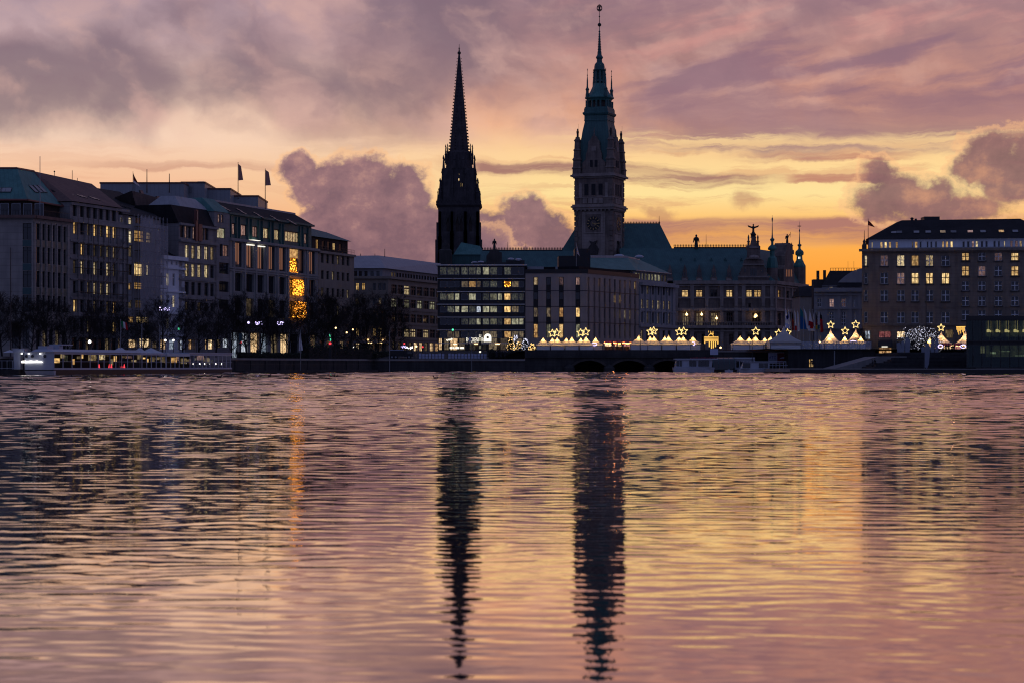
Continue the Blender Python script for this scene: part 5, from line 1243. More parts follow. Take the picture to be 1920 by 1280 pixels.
    for px, p0, p1 in ((721.5, 481, 467), (676, 480, 476), (703, 480, 476)): b = MB(); b.tube(P(px, p0 + 1, Y + 12), P(px, p1, Y + 12), .1, .06, 5); b.build('antenna', M['dark_metal'], t)
    for px in (690, 718): b = MB(); b.ball(f1.p(f1.s(px), ZZ(637), .5), .22); o = b.build('wall_lamp', M['lamp_warm'], t); ld = bpy.data.lights.new('uplight', 'SPOT'); ld.energy = 900; ld.color = (1, .6, .25); ld.spot_size = R(50); ld.spot_blend = .8; lo = bpy.data.objects.new('uplight', ld); COL.objects.link(lo); lo.parent = o; lo.location = Vector(f1.p(f1.s(px), ZZ(638), .7)) - wloc(t); lo.rotation_euler = (R(170), 0, 0)
    b = MB(); strip(b, f1, 0, s0, ZZ(643), ZZ(643) + .5, -.02, 1.6); b.build('canopy', M['grey_metal'], t)
    for px in (694, 713):
        b = MB(); b.box(f1.s(px - 4), f1.s(px + 4), -1.75, -1.62, ZZ(643.5), ZZ(642.3), 0, f1.T()); b.build('canopy_lamp', M['lamp_warm'], t)
def back_block():
    # flat grey slabs rising behind the row
    Y = 455.0
    for (x0, x1, p, d, lab) in ((188, 345, 345, 0, 'long flat grey rooftop block behind the gabled dark house'), (340, 384, 344, 6, 'square grey rooftop block beside the long flat one'), (383, 432, 356, 10, 'grey rooftop block with pale sides behind the narrow house'), (420, 484, 369.5, 16, 'low grey rooftop block behind the ridge of glass front building')):
        yy = Y + d; t = thing('rooftop_block', lab, 'building', (X(x0, yy), yy, GZ), group='flat grey rooftop blocks behind the left row')
        b = MB(); b.box(X(x0, yy), X(x1, yy), yy, yy + 18, GZ, Z(p, yy)); b.build('wall', M['zinc'], t)
        b = MB(); b.box(X(x0, yy) - .15, X(x1, yy) + .15, yy - .15, yy + 18, Z(p, yy) + .01, Z(p, yy) + .35); b.build('roof_edge', M['red_frame'], t)
        if x0 == 340:
            b = MB(); b.box(X(371, yy), X(383, yy), yy - .5, yy + 4, Z(p, yy) + .36, Z(p - 1.5, yy)); 
            for i in range(5): b.box(X(347 + i * 3.2, yy), X(348 + i * 3.2, yy), yy - .3, yy - .02, Z(362, yy), Z(350, yy))
            b.build('louvre', M['grey_metal'], t)
        if x0 == 420:
            b = MB(); b.box(X(431, yy), X(437, yy), yy + 2, yy + 5, Z(p, yy) + .36, Z(p - 2.5, yy)); b.box(X(455, yy), X(462, yy), yy + 2, yy + 5, Z(p, yy) + .36, Z(p - 3.5, yy)); b.build('vent', M['grey_metal'], t)
corner_house(); tile_house(); white_house(); dark_house(); grey_house(); glass_front(); end_house(); hip_house(); back_block()
# ---------------------------------------------------------------- buildings behind the bridge
GC = 4.4
def text_obj(txt, size, depth, mat, name, par, loc, rz=0.0, align='LEFT', sx=1.0):
    cu = bpy.data.curves.new(name, 'FONT'); cu.body = txt; cu.size = size; cu.extrude = depth; cu.align_x = align
    o = bpy.data.objects.new(name + '_tmp', cu); COL.objects.link(o)
    dg = bpy.context.evaluated_depsgraph_get(); me = bpy.data.meshes.new_from_object(o.evaluated_get(dg)); bpy.data.objects.remove(o)
    me.transform(Matrix.Rotation(R(90), 4, 'X') @ Matrix.Scale(sx, 4, (1, 0, 0)))
    me.materials.clear(); me.materials.append(mat); me.name = name
    return place(name, me, par, loc, rz)
def black_block():
    Y = 470.0; fr = Fr(X(820.5, Y), Y, 1, 0); S = fr.s; ZZ = lambda p: Z(p, Y); L = S(985)
    t = thing('black_office_block', 'black office block with pale horizontal slabs and many office windows', 'office block', (fr.a[0], Y, GC))
    rows = [(501, 515.5), (527, 539), (550, 563), (574, 586), (597, 609), (621, 633.5)]
    bay0 = [824.6, 864.7, 904.8, 945]
    lit_ = ['0121013014010100', '001032010060000'[:12], '1412013412631310'[:12], '0240431300641100'[:12], '000301121634000'[:12], '200000200062000'[:12]]
    tab = [['grey', 'grey', 'grey', 'grey', 'grey', 'grey', 'office', 'grey', 'dark', 'grey', 'dark', 'dark'],
           ['dark', 'dark', 'dark', 'dim', 'gold', 'dim', 'grey', 'grey', 'dark', 'tree', 'dim', 'dark'],
           ['grey', 'office', 'office', 'dark', 'office', 'dark', 'grey', 'office', 'office', 'warm', 'grey', 'grey'],
           ['dark', 'grey', 'office', 'office', 'grey', 'cool', 'office', 'office', 'dark', 'warm', 'dim', 'dark'],
           ['dark', 'dark', 'dark', 'grey', 'grey', 'office', 'grey', 'office', 'grey', 'gold', 'office', 'office'],
           ['dark', 'dim', 'dim', 'dark', 'dark', 'dark', 'dim', 'dim', 'dark', 'warm', 'dim', 'dim']]
    W = []
    for r, (p0, p1) in enumerate(rows):
        for k, a in enumerate(bay0):
            for j, (u0, u1) in enumerate(((0, 13), (14, 27.6), (28.4, 36.9))): W.append((a + u0, a + u1, p0, p1, tab[r][k * 3 + j]))
    H = [(S(a), S(c), ZZ(p1), ZZ(p0)) for a, c, p0, p1, k in W]
    G_ = [(S(a), S(c), GC + .3, GC + 3.0) for a, c in ((822, 829), (832, 842), (844, 858), (860, 872), (880, 892), (898, 912), (916, 932), (938, 952), (958, 980))]
    b = MB(); wall_holes(b, fr, 0, L, GC, ZZ(497), H + G_, .35); ends(b, fr, 0, L, GC, ZZ(497)); body(b, fr, .01, L - .01, GC, ZZ(497) - .03, 24); b.build('wall', M['black_panel'], t)
    mp = {'grey': 'lit_grey', 'office': 'lit_office', 'dark': 'dark_glass', 'dim': 'lit_dim', 'gold': 'lit_gold', 'warm': 'lit_warm', 'cool': 'lit_cool', 'tree': 'tree_lights'}
    for h, w in zip(H, W): add_window(t, fr, *h, frame='grey_metal', pane=mp[w[4]], nx=1, nz=1, rec=.2, edge=.08)
    for i, h in enumerate(G_): add_window(t, fr, *h, pane=('lit_shop', 'lit_dim', 'lit_shop', 'lit_dim', 'lit_interior', 'lit_interior', 'lit_dim', 'lit_dim', 'lit_dim')[i], nx=2, rec=.3)
    for py in (523, 547.5, 571, 595, 619, 643.5):
        b = MB(); strip(b, fr, S(819.5), L - .1, ZZ(py + .8), ZZ(py - .8), .02, .55); b.build('floor_slab', M['slab_edge'], t)
    b = MB(); strip(b, fr, S(818.5), L + .3, ZZ(498.6), ZZ(496.4), -2, .7); b.box(fr.a[0] - .4, fr.a[0] + L + .4, Y + .4, Y + 24, ZZ(497), ZZ(496.2)); b.build('roof', M['slab_edge'], t)
    b = MB()
    for k in bay0[1:]: strip(b, fr, S(k - 2.2), S(k - 1), GC + 3.6, ZZ(498.6), -.02, .14)
    b.build('mullion', M['dark_metal'], t)
    b = MB()      # roof plant
    for a, c, p0, dd in ((885, 912, 491, 4), (900, 926, 489, 8), (930, 950, 491, 3), (948, 984, 486, 6), (958, 976, 484.5, 10)): b.box(X(a, Y), X(c, Y), Y + dd, Y + dd + 5, ZZ(496.1), ZZ(p0))
    for i in range(9): b.tube((X(940 + i * 5, Y), Y + 3, ZZ(496.1)), (X(940 + i * 5, Y), Y + 3, ZZ(488 - i % 3)), .05, k=4)
    b.build('roof_plant', M['dark_metal'], t)
    for px, p in ((901, 490), (958, 484), (972, 485), (889, 491)):
        b = MB(); b.ball((X(px, Y), Y + 5, ZZ(p)), .75, rz=.3); b.build('roof_dome', M['hull_white'], t)
    # signs over the shops
    text_obj('ROCKENBERG', 1.32, .05, M['sign_white'], 'sign_letters', t, (X(874, Y), Y - .62, ZZ(640.7)), sx=.50)
    b = MB(); x, z = X(914.5, Y), ZZ(640.6); n = 14
    pts = [(x - .8, Y - .62, z), (x + .8, Y - .62, z)] + [(x + .8 * math.cos(math.pi * i / n), Y - .62, z + .95 + .8 * math.sin(math.pi * i / n)) for i in range(n + 1)]
    b.solid(pts, [(p[0], p[1] + .1, p[2]) for p in pts], 0)
    em = b.build('sign_emblem', M['sign_white'], t)
    b = MB(); 
    for k in range(10):
        a0, a1 = 2 * math.pi * k / 10, 2 * math.pi * (k + 1) / 10
        for rr, cz in ((.28, .95),): b.solid([(x, Y - .66, z + cz)] * 1 + [(x + rr * math.cos(a0), Y - .66, z + cz + rr * math.sin(a0)), (x + rr * math.cos(a1), Y - .66, z + cz + rr * math.sin(a1))], [(x, Y - .63, z + cz), (x + rr * math.cos(a0), Y - .63, z + cz + rr * math.sin(a0)), (x + rr * math.cos(a1), Y - .63, z + cz + rr * math.sin(a1))])
    b.build('emblem_mark', M['brown_frame'], em)
    b = MB(); p = None
    for i in range(15):
        q = (X(837 + i * .9, Y), Y - .6, ZZ(638.5) + .22 * math.sin(i * 1.9) + i * .03)
        if p: b.tube(p, q, .09, k=4)
        p = q
    b.build('script_sign', M['sign_white'], t)
    for a, c in ((843.5, 852), (853.8, 861), (863, 870)):
        b = MB(); b.box(X(a, Y), X(c, Y), Y - .5, Y - .4, ZZ(653.5), ZZ(650)); b.build('shop_sign', M['sign_white'], t)
    for px, w in ((853, 4), (891, 1.1), (894.5, 1.1), (933, 4)):
        b = MB(); b.box(X(px - w, Y), X(px + w, Y), Y - 1.2, Y - .6, ZZ(645.6), ZZ(644.2)); b.build('canopy_lamp', M['lamp_warm'], t)
def pier_block():
    Y = 470.0; f1 = Fr(X(985.3, Y), Y, 1, 0); f2 = Fr(X(1100, Y), Y, .523, 1.0); S, ZZ = f1.s, lambda p: Z(p, Y)
    L1, L2 = S(1100), f2.s(1198); zt = ZZ(513)
    t = thing('pier_fronted_block', 'pale stone corner block with dark vertical window strips behind tents', 'office block', (f1.a[0], Y, GC))
    cols = [(1000, 1009), (1024, 1033), (1048, 1057), (1079, 1088)]
    rows = [(520, 535), (548, 562), (576, 595), (607, 634)]
    pan = [['pale', 'dark', 'rose', 'rose'], ['dark', 'dark', 'dark', 'dark'], ['dim', 'dim', 'warm', 'warm'], ['warm', 'office', 'gold', 'office']]
    # full-height dark strips are openings; windows and dark panels fill them
    Hs = [(S(a), S(c), GC + 3.0, zt - .8) for a, c in cols]
    b = MB(); wall_holes(b, f1, 0, L1, GC, zt, Hs, .5)
    c2 = [(1102.0 + i * 9.55 + (1.5 if i > 0 else 0), 1105.4 + i * 9.55 + (1.5 if i > 0 else 0)) for i in range(10)]
    Hs2 = [(f2.s(a), f2.s(c), GC + 3.0, zt - .8) for a, c in c2]
    wall_holes(b, f2, 0, L2, GC, zt, Hs2, .5)
    b.prism([f1.p(0.02, 0, -.8)[:2], (f2.a[0] - .45, Y + .8), f2.p(L2 - .02, 0, -.8)[:2], f2.p(L2, 0, -22)[:2], (f1.a[0] + .02, Y + 24)], GC, zt - .03)
    ends(b, f1, 0, 0, GC, zt); b.build('wall', M['pier_stone'], t)
    b = MB()
    for f, H in ((f1, Hs), (f2, Hs2)):
        for h in H: b.face([f.p(h[0], h[2], -.45), f.p(h[1], h[2], -.45), f.p(h[1], h[3], -.45), f.p(h[0], h[3], -.45)])
    b.build('dark_panel', M['black_panel'], t)
    mp = {'pale': 'lit_pale', 'dark': 'dark_glass', 'rose': 'lit_rose', 'dim': 'lit_dim', 'warm': 'lit_warm', 'office': 'lit_office', 'gold': 'lit_gold'}
    for r, (p0, p1) in enumerate(rows):
        for c, (a, e) in enumerate(cols): add_window(t, f1, S(a) + .05, S(e) - .05, ZZ(p1), ZZ(p0), pane=mp[pan[r][c]], nx=1, nz=2 if r == 3 else 1, rec=.36, lo=.35, edge=.12)
    zz2 = lambda p: f2.z(1101, p)
    side = {0: 'rose', 1: 'rose', 2: 'warm', 4: 'rose', 6: 'rose', 7: 'rose', 8: 'rose', 9: 'warm'}
    for r, (p0, p1) in enumerate(((521, 536), (549, 565), (577, 595), (607, 628))):
        for c, (a, e) in enumerate(c2):
            k = side.get(c, 'dark') if r == 0 else ({5: 'gold', 6: 'gold', 7: 'dim'} if r == 1 else {5: 'dim', 6: 'pale', 7: 'pale', 8: 'pale'} if r == 2 else {6: 'dim', 7: 'dim', 8: 'dim'}).get(c, 'dark')
            add_window(t, f2, f2.s(a) + .05, f2.s(e) - .05, zz2(p1), zz2(p0), pane=mp[k], rec=.36, edge=.1)
    b = MB()
    for py in (545.5, 575, 604.5): strip(b, f1, -.01, L1 + .05, ZZ(py + .6), ZZ(py - .6), -.03, .06); strip(b, f2, .05, L2, zz2(py + .6), zz2(py - .6), -.03, .06)
    strip(b, f1, 0, L1 + .3, zt + .02, zt + .9, -1.2, .1); strip(b, f2, 0, L2, zt + .02, zt + .9, -1.2, .1); b.build('floor_band', M['black_panel'], t)
    b = MB(); 
    x0 = X(1048, Y); b.box(X(1047, 478), X(1107, 478), 478, 487, zt - .1, Z(480, 478)); b.box(X(1077, 480), X(1106.5, 480), 479.2, 486, Z(480, 478) + .01, Z(467, 480)); b.build('roof_house', M['black_panel'], t)
    b = MB(); b.prism([f1.p(.6, 0, -1.3)[:2], (f2.a[0] - .9, Y + 1.4), f2.p(L2, 0, -1.4)[:2], f2.p(L2, 0, -21)[:2], (f1.a[0] + .6, Y + 23)], zt - .02, zt + .25); b.build('roof', M['slate_roof'], t)
    b = MB(); b.box(X(1042, Y), X(1047, Y), Y + 4, Y + 6, zt + .3, ZZ(499)); b.box(X(989, Y), X(1020, Y), Y + 3, Y + 9, zt + .3, ZZ(499)); b.build('vent', M['zinc'], t)
    # green-roofed neighbour
    f3 = Fr(*f2.p(L2 + .05, 0)[:2], .523, 1.0); L3 = f3.s(1266.5); Z3 = lambda p: f3.z(1200, p); z3 = Z3(527)
    t = thing('green_roofed_office', 'pale office house with low green copper roof right of the corner block', 'office block', f3.p(0, GC))
    W = []
    for i in range(6):
        a = 1201.5 + i * 10.2
        W.append((a, a + 4.4, 535, 551, 'lit_dim' if i in (1,) else 'dark_glass')); W.append((a, a + 4.4, 561, 578, 'lit_slit')); W.append((a, a + 4.4, 585, 605, 'lit_dim' if i % 2 else 'dark_glass')); W.append((a, a + 5, 618, 640, 'lit_dim' if i in (0, 3) else 'dark_glass'))
    H = [(f3.s(a), f3.s(c), Z3(p1), Z3(p0)) for a, c, p0, p1, k in W]
    b = MB(); wall_holes(b, f3, 0, L3, GC, z3, H, .4); ends(b, f3, 0, L3, GC, z3); body(b, f3, .01, L3 - .01, GC, z3 - .03, 20); b.build('wall', M['grey_plaster'], t)
    for h, w in zip(H, W): add_window(t, f3, *h, pane=w[4], nx=2, nz=2, rec=.32, lo=.7)
    b = MB()
    for i in range(7): a = 1200 + i * 10.2 - 1.5; s = max(f3.s(a), .0); strip(b, f3, s, s + .6, Z3(606), Z3(532), -.02, .3)
    for py, o, hh in ((529.5, 1.0, .7), (609, .5, .5), (581, .2, .3)): strip(b, f3, 0, L3, Z3(py) - hh, Z3(py) + .03, -.03, o)
    b.build('pilaster', M['grey_plaster'], t)
    b = MB(); b.prism([f2.p(.6, 0, -2.2)[:2], f2.p(L2 - .1, 0, -2.2)[:2], f2.p(L2 - .1, 0, -20)[:2], f2.p(.6, 0, -20)[:2]], zt + .26, f3.z(1200, 508.6)); b.build('rear_wall', M['slate_roof'], t)
    f4 = Fr(*f3.p(0, 0, -2)[:2], .523, 1.0); zq = f4.z(1200, 509); s0, s1 = f4.s(1188), f4.s(1251)
    b = MB(); H4 = [(f4.s(1191 + i * 6.1), f4.s(1195.4 + i * 6.1), z3 + .5, zq - .4) for i in range(10)]
    wall_holes(b, f4, s0, s1, z3, zq, H4, .3); ends(b, f4, s0, s1, z3, zq); body(b, f4, s0 + .02, s1 - .02, z3, zq - .02, 16); b.build('attic_storey', M['grey_plaster'], t)
    for i, h in enumerate(H4): add_window(t, f4, *h, pane='lit_office' if i in (0, 1, 4, 5, 6, 7) else 'lit_grey', nx=2, rec=.2)
    b = MB(); e0 = P(1105, 505, 487); e1 = f4.p(s0, zq + .05, .6); e2 = f4.p(s1 + .5, zq + .05, .8); r0, r1, r2 = P(1106, 482.5, 497), P(1176, 483, 510), P(1198, 487, 521)
    e0 = (e0.x, e0.y, zq + .05); k0, k2 = (e0[0], 520, zq + .05), f4.p(s1, zq + .05, -18)
    b.face([e0, e1, r1, r0]); b.face([e1, e2, r2, r1]); b.face([r0, r1, r2, k2, k0]); b.face([e2, k2, r2]); b.face([e0, r0, k0]); b.face([e0, k0, k2, e2, e1]); b.build('roof', M['copper'], t)
    b = MB(); b.tube(r0, r1, .4, k=5); b.tube(r1, r2, .3, k=5); b.tube(e1, e2, .15, k=5); b.build('roof_edge', M['zinc'], t)
    b = MB(); b.ball((r1[0] - 2, r1[1], r1[2] + .3), 1.3, rz=.5); b.ball((r1[0] + 3, r1[1] + 2, r1[2] + .2), 1.1, rz=.5); b.build('roof_dome', M['hull_white'], t)
def right_side():
    # grey classical house
    Y = 480.0; fr = Fr(X(1526, Y), Y, 1, -.14); S, ZZ = fr.s, lambda p: Z(p, Y); L = S(1622)
    t = thing('classical_house', 'blue grey classical house with arched gable between town hall and hotel', 'house', (fr.a[0], Y, GC))
    W = [(1555, 1564, 560, 576, 'lit_rose'), (1577.5, 1586, 560, 576, 'lit_rose'), (1600, 1603, 560, 576, 'dark_glass'), (1555, 1564, 585, 612, 'dark_glass'), (1577, 1586, 585, 612, 'dark_glass'), (1532, 1540, 560, 576, 'dark_glass'), (1532, 1540, 585, 612, 'dark_glass'), (1600, 1604, 585, 612, 'dark_glass'), (1555, 1564, 630, 650, 'lit_dim'), (1577, 1586, 630, 650, 'dark_glass')]
    H = [(S(a), S(c), ZZ(p1), ZZ(p0)) for a, c, p0, p1, k in W]
    b = MB(); wall_holes(b, fr, 0, L, GC, ZZ(548), H, .4); ends(b, fr, 0, L, GC, ZZ(548)); body(b, fr, .01, L - .01, GC, ZZ(548) - .02, 16); b.build('wall', M['grey_plaster'], t)
    for h, w in zip(H, W): add_window(t, fr, *h, frame='white_frame', pane=w[4], nx=2, nz=2 if w[3] - w[2] < 20 else 4, rec=.3, bar=.1)
    b = MB()
    for py, hh, o in ((548, .9, .8), (554, .3, .4), (580, .35, .4), (617, .5, .6)): strip(b, fr, 0, L, ZZ(py), ZZ(py) + hh, -.03, o)
    for a in (1527, 1546, 1570, 1592, 1608): strip(b, fr, S(a), S(a) + .7, GC, ZZ(549), -.02, .25)
    b.build('cornice', M['grey_plaster'], t)
    # attic block with a segmental gable
    b = MB(); pts = [(1566, 548), (1622, 548), (1622, 503)] + [(1622 - i * 5.6, 503 + 32 * (i / 10.0) ** 1.9) for i in range(1, 11)]
    b.solid([tuple(P(q, p, Y + 3)) for q, p in pts], [tuple(P(q, p, Y + 12)) for q, p in pts]); b.build('gable', M['grey_plaster'], t)
    for a in (1557, 1580, 1602): add_window(t, Fr(fr.a[0], Y + (3 if a > 1560 else 1.2), 1, 0), S(a), S(a + 6), ZZ(546), ZZ(538), pane='lit_pale' if a == 1557 else 'dark_glass', frame='white_frame', nx=2, nz=2, rec=-.05)
    b = MB(); b.solid([tuple(P(q, p, Y + 1.2)) for q, p in ((1541, 548), (1570, 548), (1570, 536), (1541, 536))], [tuple(P(q, p, Y + 10)) for q, p in ((1541, 548), (1570, 548), (1570, 536), (1541, 536))]); b.build('attic_storey', M['grey_plaster'], t)
    b = MB(); b.solid([tuple(P(q, 537.5, Y + 1)) for q in (1540, 1620)] + [tuple(P(q, 537.5, Y + 14)) for q in (1620, 1540)], [tuple(P(q, 508, Y + 9)) for q in (1556, 1620)] + [tuple(P(q, 508, Y + 13)) for q in (1620, 1556)]); b.build('roof', M['slate_roof'], t)
    b = MB()
    for px, p0, p1 in ((1533.5, 523, 508), (1546, 523, 507)): b.tube(P(px, p0 + 3, Y + 8), P(px, p1, Y + 8), .35, k=6)
    b.box(X(1524, Y + 8), X(1552, Y + 8), Y + 7, Y + 10, GC, Z(524.5, Y + 8)); b.build('chimney', M['dark_stone'], t)
    b = MB()
    for i in range(12): b.tube(P(1557 + i * 5, 508, Y + 10), P(1557 + i * 5, 503, Y + 10), .06, k=4)
    b.tube(P(1557, 503.2, Y + 10), P(1614, 503.2, Y + 10), .07, k=4)
    for px in (1590, 1601): b.tube(P(px, 508, Y + 10), P(px, 490, Y + 10), .04, k=4)
    b.build('railing', M['dark_metal'], t)
    # the low buildings seen in the gap
    t = thing('low_brown_house', 'low brownish house in the gap right of the town hall', 'house', (X(1520, 560), 560, GC))
    b = MB(); b.box(X(1500, 560), X(1534, 560), 560, 575, GC, Z(556, 560)); b.build('wall', M['beige_plaster'], t)
    b = MB(); b.solid([(X(1498, 560), 559.5, Z(556, 560)), (X(1536, 560), 559.5, Z(556, 560)), (X(1536, 560), 575, Z(556, 560)), (X(1498, 560), 575, Z(556, 560))], [(X(1504, 560), 566, Z(538, 566)), (X(1532, 560), 566, Z(536, 566)), (X(1532, 560), 568, Z(536, 566)), (X(1504, 560), 568, Z(538, 566))]); b.build('roof', M['slate_roof'], t)
    # the big hotel
    fr = Fr(X(1616, 440), 440, 1, -.165); S = fr.s; L = S(1985); ZZ = lambda px, p: fr.z(px, p); zt = ZZ(1640, 472)
    t = thing('grand_hotel', 'big brown stone hotel with black hipped roof and white barred windows', 'hotel', (fr.a[0], 440, GC))
    W = []
    ca = [(1621, 1626.3), (1651, 1665), (1682, 1696), (1709, 1722.5), (1736, 1749.5), (1765.5, 1780.5)]
    la = [['pale', 'rose', 'half', 'gold', 'half', 'dark'], ['dark', 'dark', 'lrose', 'gold', 'gold', 'gold'], ['dark'] * 6, ['dark'] * 6]
    for r, (p0, p1) in enumerate(((479.5, 499), (512, 532.5), (544, 565), (585, 606))):
        for c, (a, e) in enumerate(ca): W.append((a, e, p0, p1, la[r][c]))
    cb = [(1803.5, 1817), (1834.5, 1848), (1865, 1879), (1896, 1910)]
    lb = [['gold', 'dark', 'rose', 'gold'], ['gold', 'rose', 'dark', 'gold'], ['dark'] * 6, ['dark'] * 6, ['dark'] * 6, ['dark'] * 6]
    for r, (p0, p1) in enumerate(((474, 489), (499, 517.5), (527.5, 545), (556, 573.5), (582, 600), (612, 630))):
        for c, (a, e) in enumerate(cb): W.append((a, e, p0, p1, lb[r][c]))
    for a, e, p0, p1, k in ((1621, 1632, 620, 636, 'cool'), (1647, 1671, 621, 633.5, 'red'), (1681.5, 1697, 621, 633.5, 'shop'), (1647.5, 1672, 651, 664, 'shop'), (1681.5, 1697, 649, 664, 'dim'), (1710, 1724, 621, 634, 'dark'), (1772, 1787, 618, 634, 'dim'), (1740, 1754, 621, 634, 'dark'), (1622, 1633, 648, 664, 'dim')): W.append((a, e, p0, p1, k))
    H = [(S(a), S(e), ZZ((a + e) / 2, p1), ZZ((a + e) / 2, p0)) for a, e, p0, p1, k in W]
    b = MB(); wall_holes(b, fr, 0, L, 2.5, zt, H, .45); ends(b, fr, 0, L, 2.5, zt); body(b, fr, .01, L - .01, 2.5, zt - .03, 22); b.build('wall', M['warm_stone'], t)
    mp = {'pale': 'lit_pale', 'rose': 'lit_rose', 'lrose': 'lit_rose', 'half': 'lit_slit', 'gold': 'lit_gold', 'dark': 'dark_glass', 'cool': 'lit_cool', 'red': 'lit_red', 'shop': 'lit_shop', 'dim': 'lit_dim'}
    for h, w in zip(H, W):
        k = w[4]; dk = k in ('gold', 'pale'); shop = w[2] > 615 and w[0] < 1800
        add_window(t, fr, *h, frame='brown_frame' if dk else ('dark_frame' if shop else 'white_frame'), pane=mp[k], nx=2 if h[1] - h[0] > .8 else 1, nz=1 if shop else 2, rec=.32, lo=.55, bar=.14 if not dk else .16, edge=.1 if dk or shop else .06)
    for h, w in zip(H, W):
        if w[2] < 615: b = MB(); strip(b, fr, h[0] - .2, h[1] + .2, h[2] - .28, h[2] - .02, -.02, .22); b.build('sill', M['dark_stone'], t)
    b = MB()
    for py, hh, o in ((472, .5, 1.0), (474.5, .35, .5), (611, .45, .45), (578, .3, .15)):
        strip(b, fr, -.6 if py == 472 else 0, L, ZZ(1640, py), ZZ(1640, py) + hh, -.03, o)
    strip(b, fr, S(1637), S(1638.5), 2.5, zt, -.02, .15); strip(b, fr, S(1793), S(1794.5), 2.5, zt, -.02, .15); b.build('cornice', M['warm_stone'], t)
    f2 = Fr(*fr.p(0, 0, -1.8)[:2], 1, -.165); zq = f2.z(1640, 449.5); s0, s1 = f2.s(1629), f2.s(1985)
    A = [(1634, 1636.7, 'pale'), (1650.5, 1655, 'gold'), (1658.3, 1663, 'gold'), (1666.2, 1671.2, 'gold'), (1679, 1683.7, 'gold'), (1709.5, 1712.5, 'dim'), (1715, 1720.5, 'gold'), (1724, 1728, 'dark'), (1737.5, 1741, 'dark'), (1744.5, 1748, 'dark'), (1753, 1757, 'dark'), (1766.5, 1770, 'gold'), (1773, 1778, 'gold'), (1782, 1786.5, 'gold'), (1804.5, 1809, 'dark'), (1813, 1818, 'dark'), (1822, 1826.5, 'rose'), (1829, 1834, 'slit'), (1839, 1843.5, 'dark'), (1847.5, 1852, 'dark'), (1862.5, 1867, 'dark'), (1871, 1875, 'dark'), (1882, 1885, 'pale'), (1894, 1899, 'rose'), (1903, 1908.5, 'lrose'), (1911.5, 1916.5, 'pale')]
    mp['slit'] = 'lit_slit'
    H2 = [(f2.s(a), f2.s(e), f2.z(1640, 466), f2.z(1640, 454)) for a, e, k in A]
    b = MB(); wall_holes(b, f2, s0, s1, zt, zq, H2, .3); ends(b, f2, s0, s1, zt, zq); body(b, f2, s0 + .02, s1 - .02, zt, zq - .02, 19); b.build('attic_storey', M['white_plaster'], t)
    for h, w in zip(H2, A): add_window(t, f2, *h, frame='white_frame', pane=mp[w[2]], rec=.2, edge=.06)
    b = MB(); strip(b, f2, s0, s1, zt + .45, zt + .8, -.02, 1.0); b.build('balcony', M['grey_plaster'], t)
    b = MB(); e0, e1 = f2.p(s0 - .6, zq + .02, .9), f2.p(s1, zq + .02, .9); r0, r1 = P(1691, 413.5, 449), P(1913, 410.5, 446.5); k0, k1 = f2.p(s0 - .6, zq + .02, -20), f2.p(s1, zq + .02, -20)
    q0 = Vector(r0) + Vector((0, 6, 0)); q1 = Vector(r1) + Vector((0, 6, 0))
    b.face([e0, e1, r1, r0]); b.face([r0, r1, q1, q0]); b.face([q0, q1, k1, k0]); b.face([e1, k1, q1, r1]); b.face([e0, r0, q0, k0]); b.face([e0, k0, k1, e1]); b.build('roof', M['slate_roof'], t)
    for px, pn in ((1676, 'mirror_glass'), (1686, 'dark_glass'), (1718.5, 'mirror_glass'), (1740.5, 'mirror_glass'), (1768, 'lit_pale'), (1788, 'dark_glass'), (1819.5, 'lit_rose'), (1843.5, 'mirror_glass'), (1878, 'lit_gold'), (1904, 'mirror_glass')): skylight(t, px, 438.5 - (px - 1676) * .008, .62, 1.5, (e0, e1, r1), pn)
    b = MB(); yy = 451; b.box(X(1733, yy), X(1762, yy), yy, yy + 4, Z(416, yy), Z(406.5, yy)); b.lathe(X(1710, yy), yy, [(.3, Z(416, yy)), (.3, Z(411, yy)), (.45, Z(410, yy)), (.1, Z(408, yy))], 8); b.lathe(X(1717, yy), yy, [(.25, Z(415, yy)), (.25, Z(410.5, yy))], 8); b.build('chimney', M['black_panel'], t)
    b = MB(); x, y = fr.p(.5, 0, -.5)[:2]; b.lathe(x, y, [(.5, zt + .5), (.5, zt + 1.3), (.25, zt + 1.8), (.35, zt + 2.1), (.08, zt + 2.6), (.05, zt + 4.4)], 8); b.build('finial', M['dark_stone'], t)
    for a, e in ((1646, 1673), (1680, 1698)):
        b = MB(); q = [fr.p(S(a), ZZ(1650, 650), .5), fr.p(S(e), ZZ(1650, 650), .5), fr.p(S(e), ZZ(1650, 650), 2.2), fr.p(S(a), ZZ(1650, 650), 2.2)]
        b.solid(q, [fr.p(S(a), ZZ(1650, 637), .05), fr.p(S(e), ZZ(1650, 637), .05), fr.p(S(e), ZZ(1650, 641), 1.9), fr.p(S(a), ZZ(1650, 641), 1.9)]); b.build('awning', M['awning'], t)
    b = MB(); strip(b, fr, S(1653), S(1664), ZZ(1650, 650.2), ZZ(1650, 649), -2.25, 2.35); b.build('shop_sign', M['sign_white'], t)
black_block(); pier_block(); right_side()
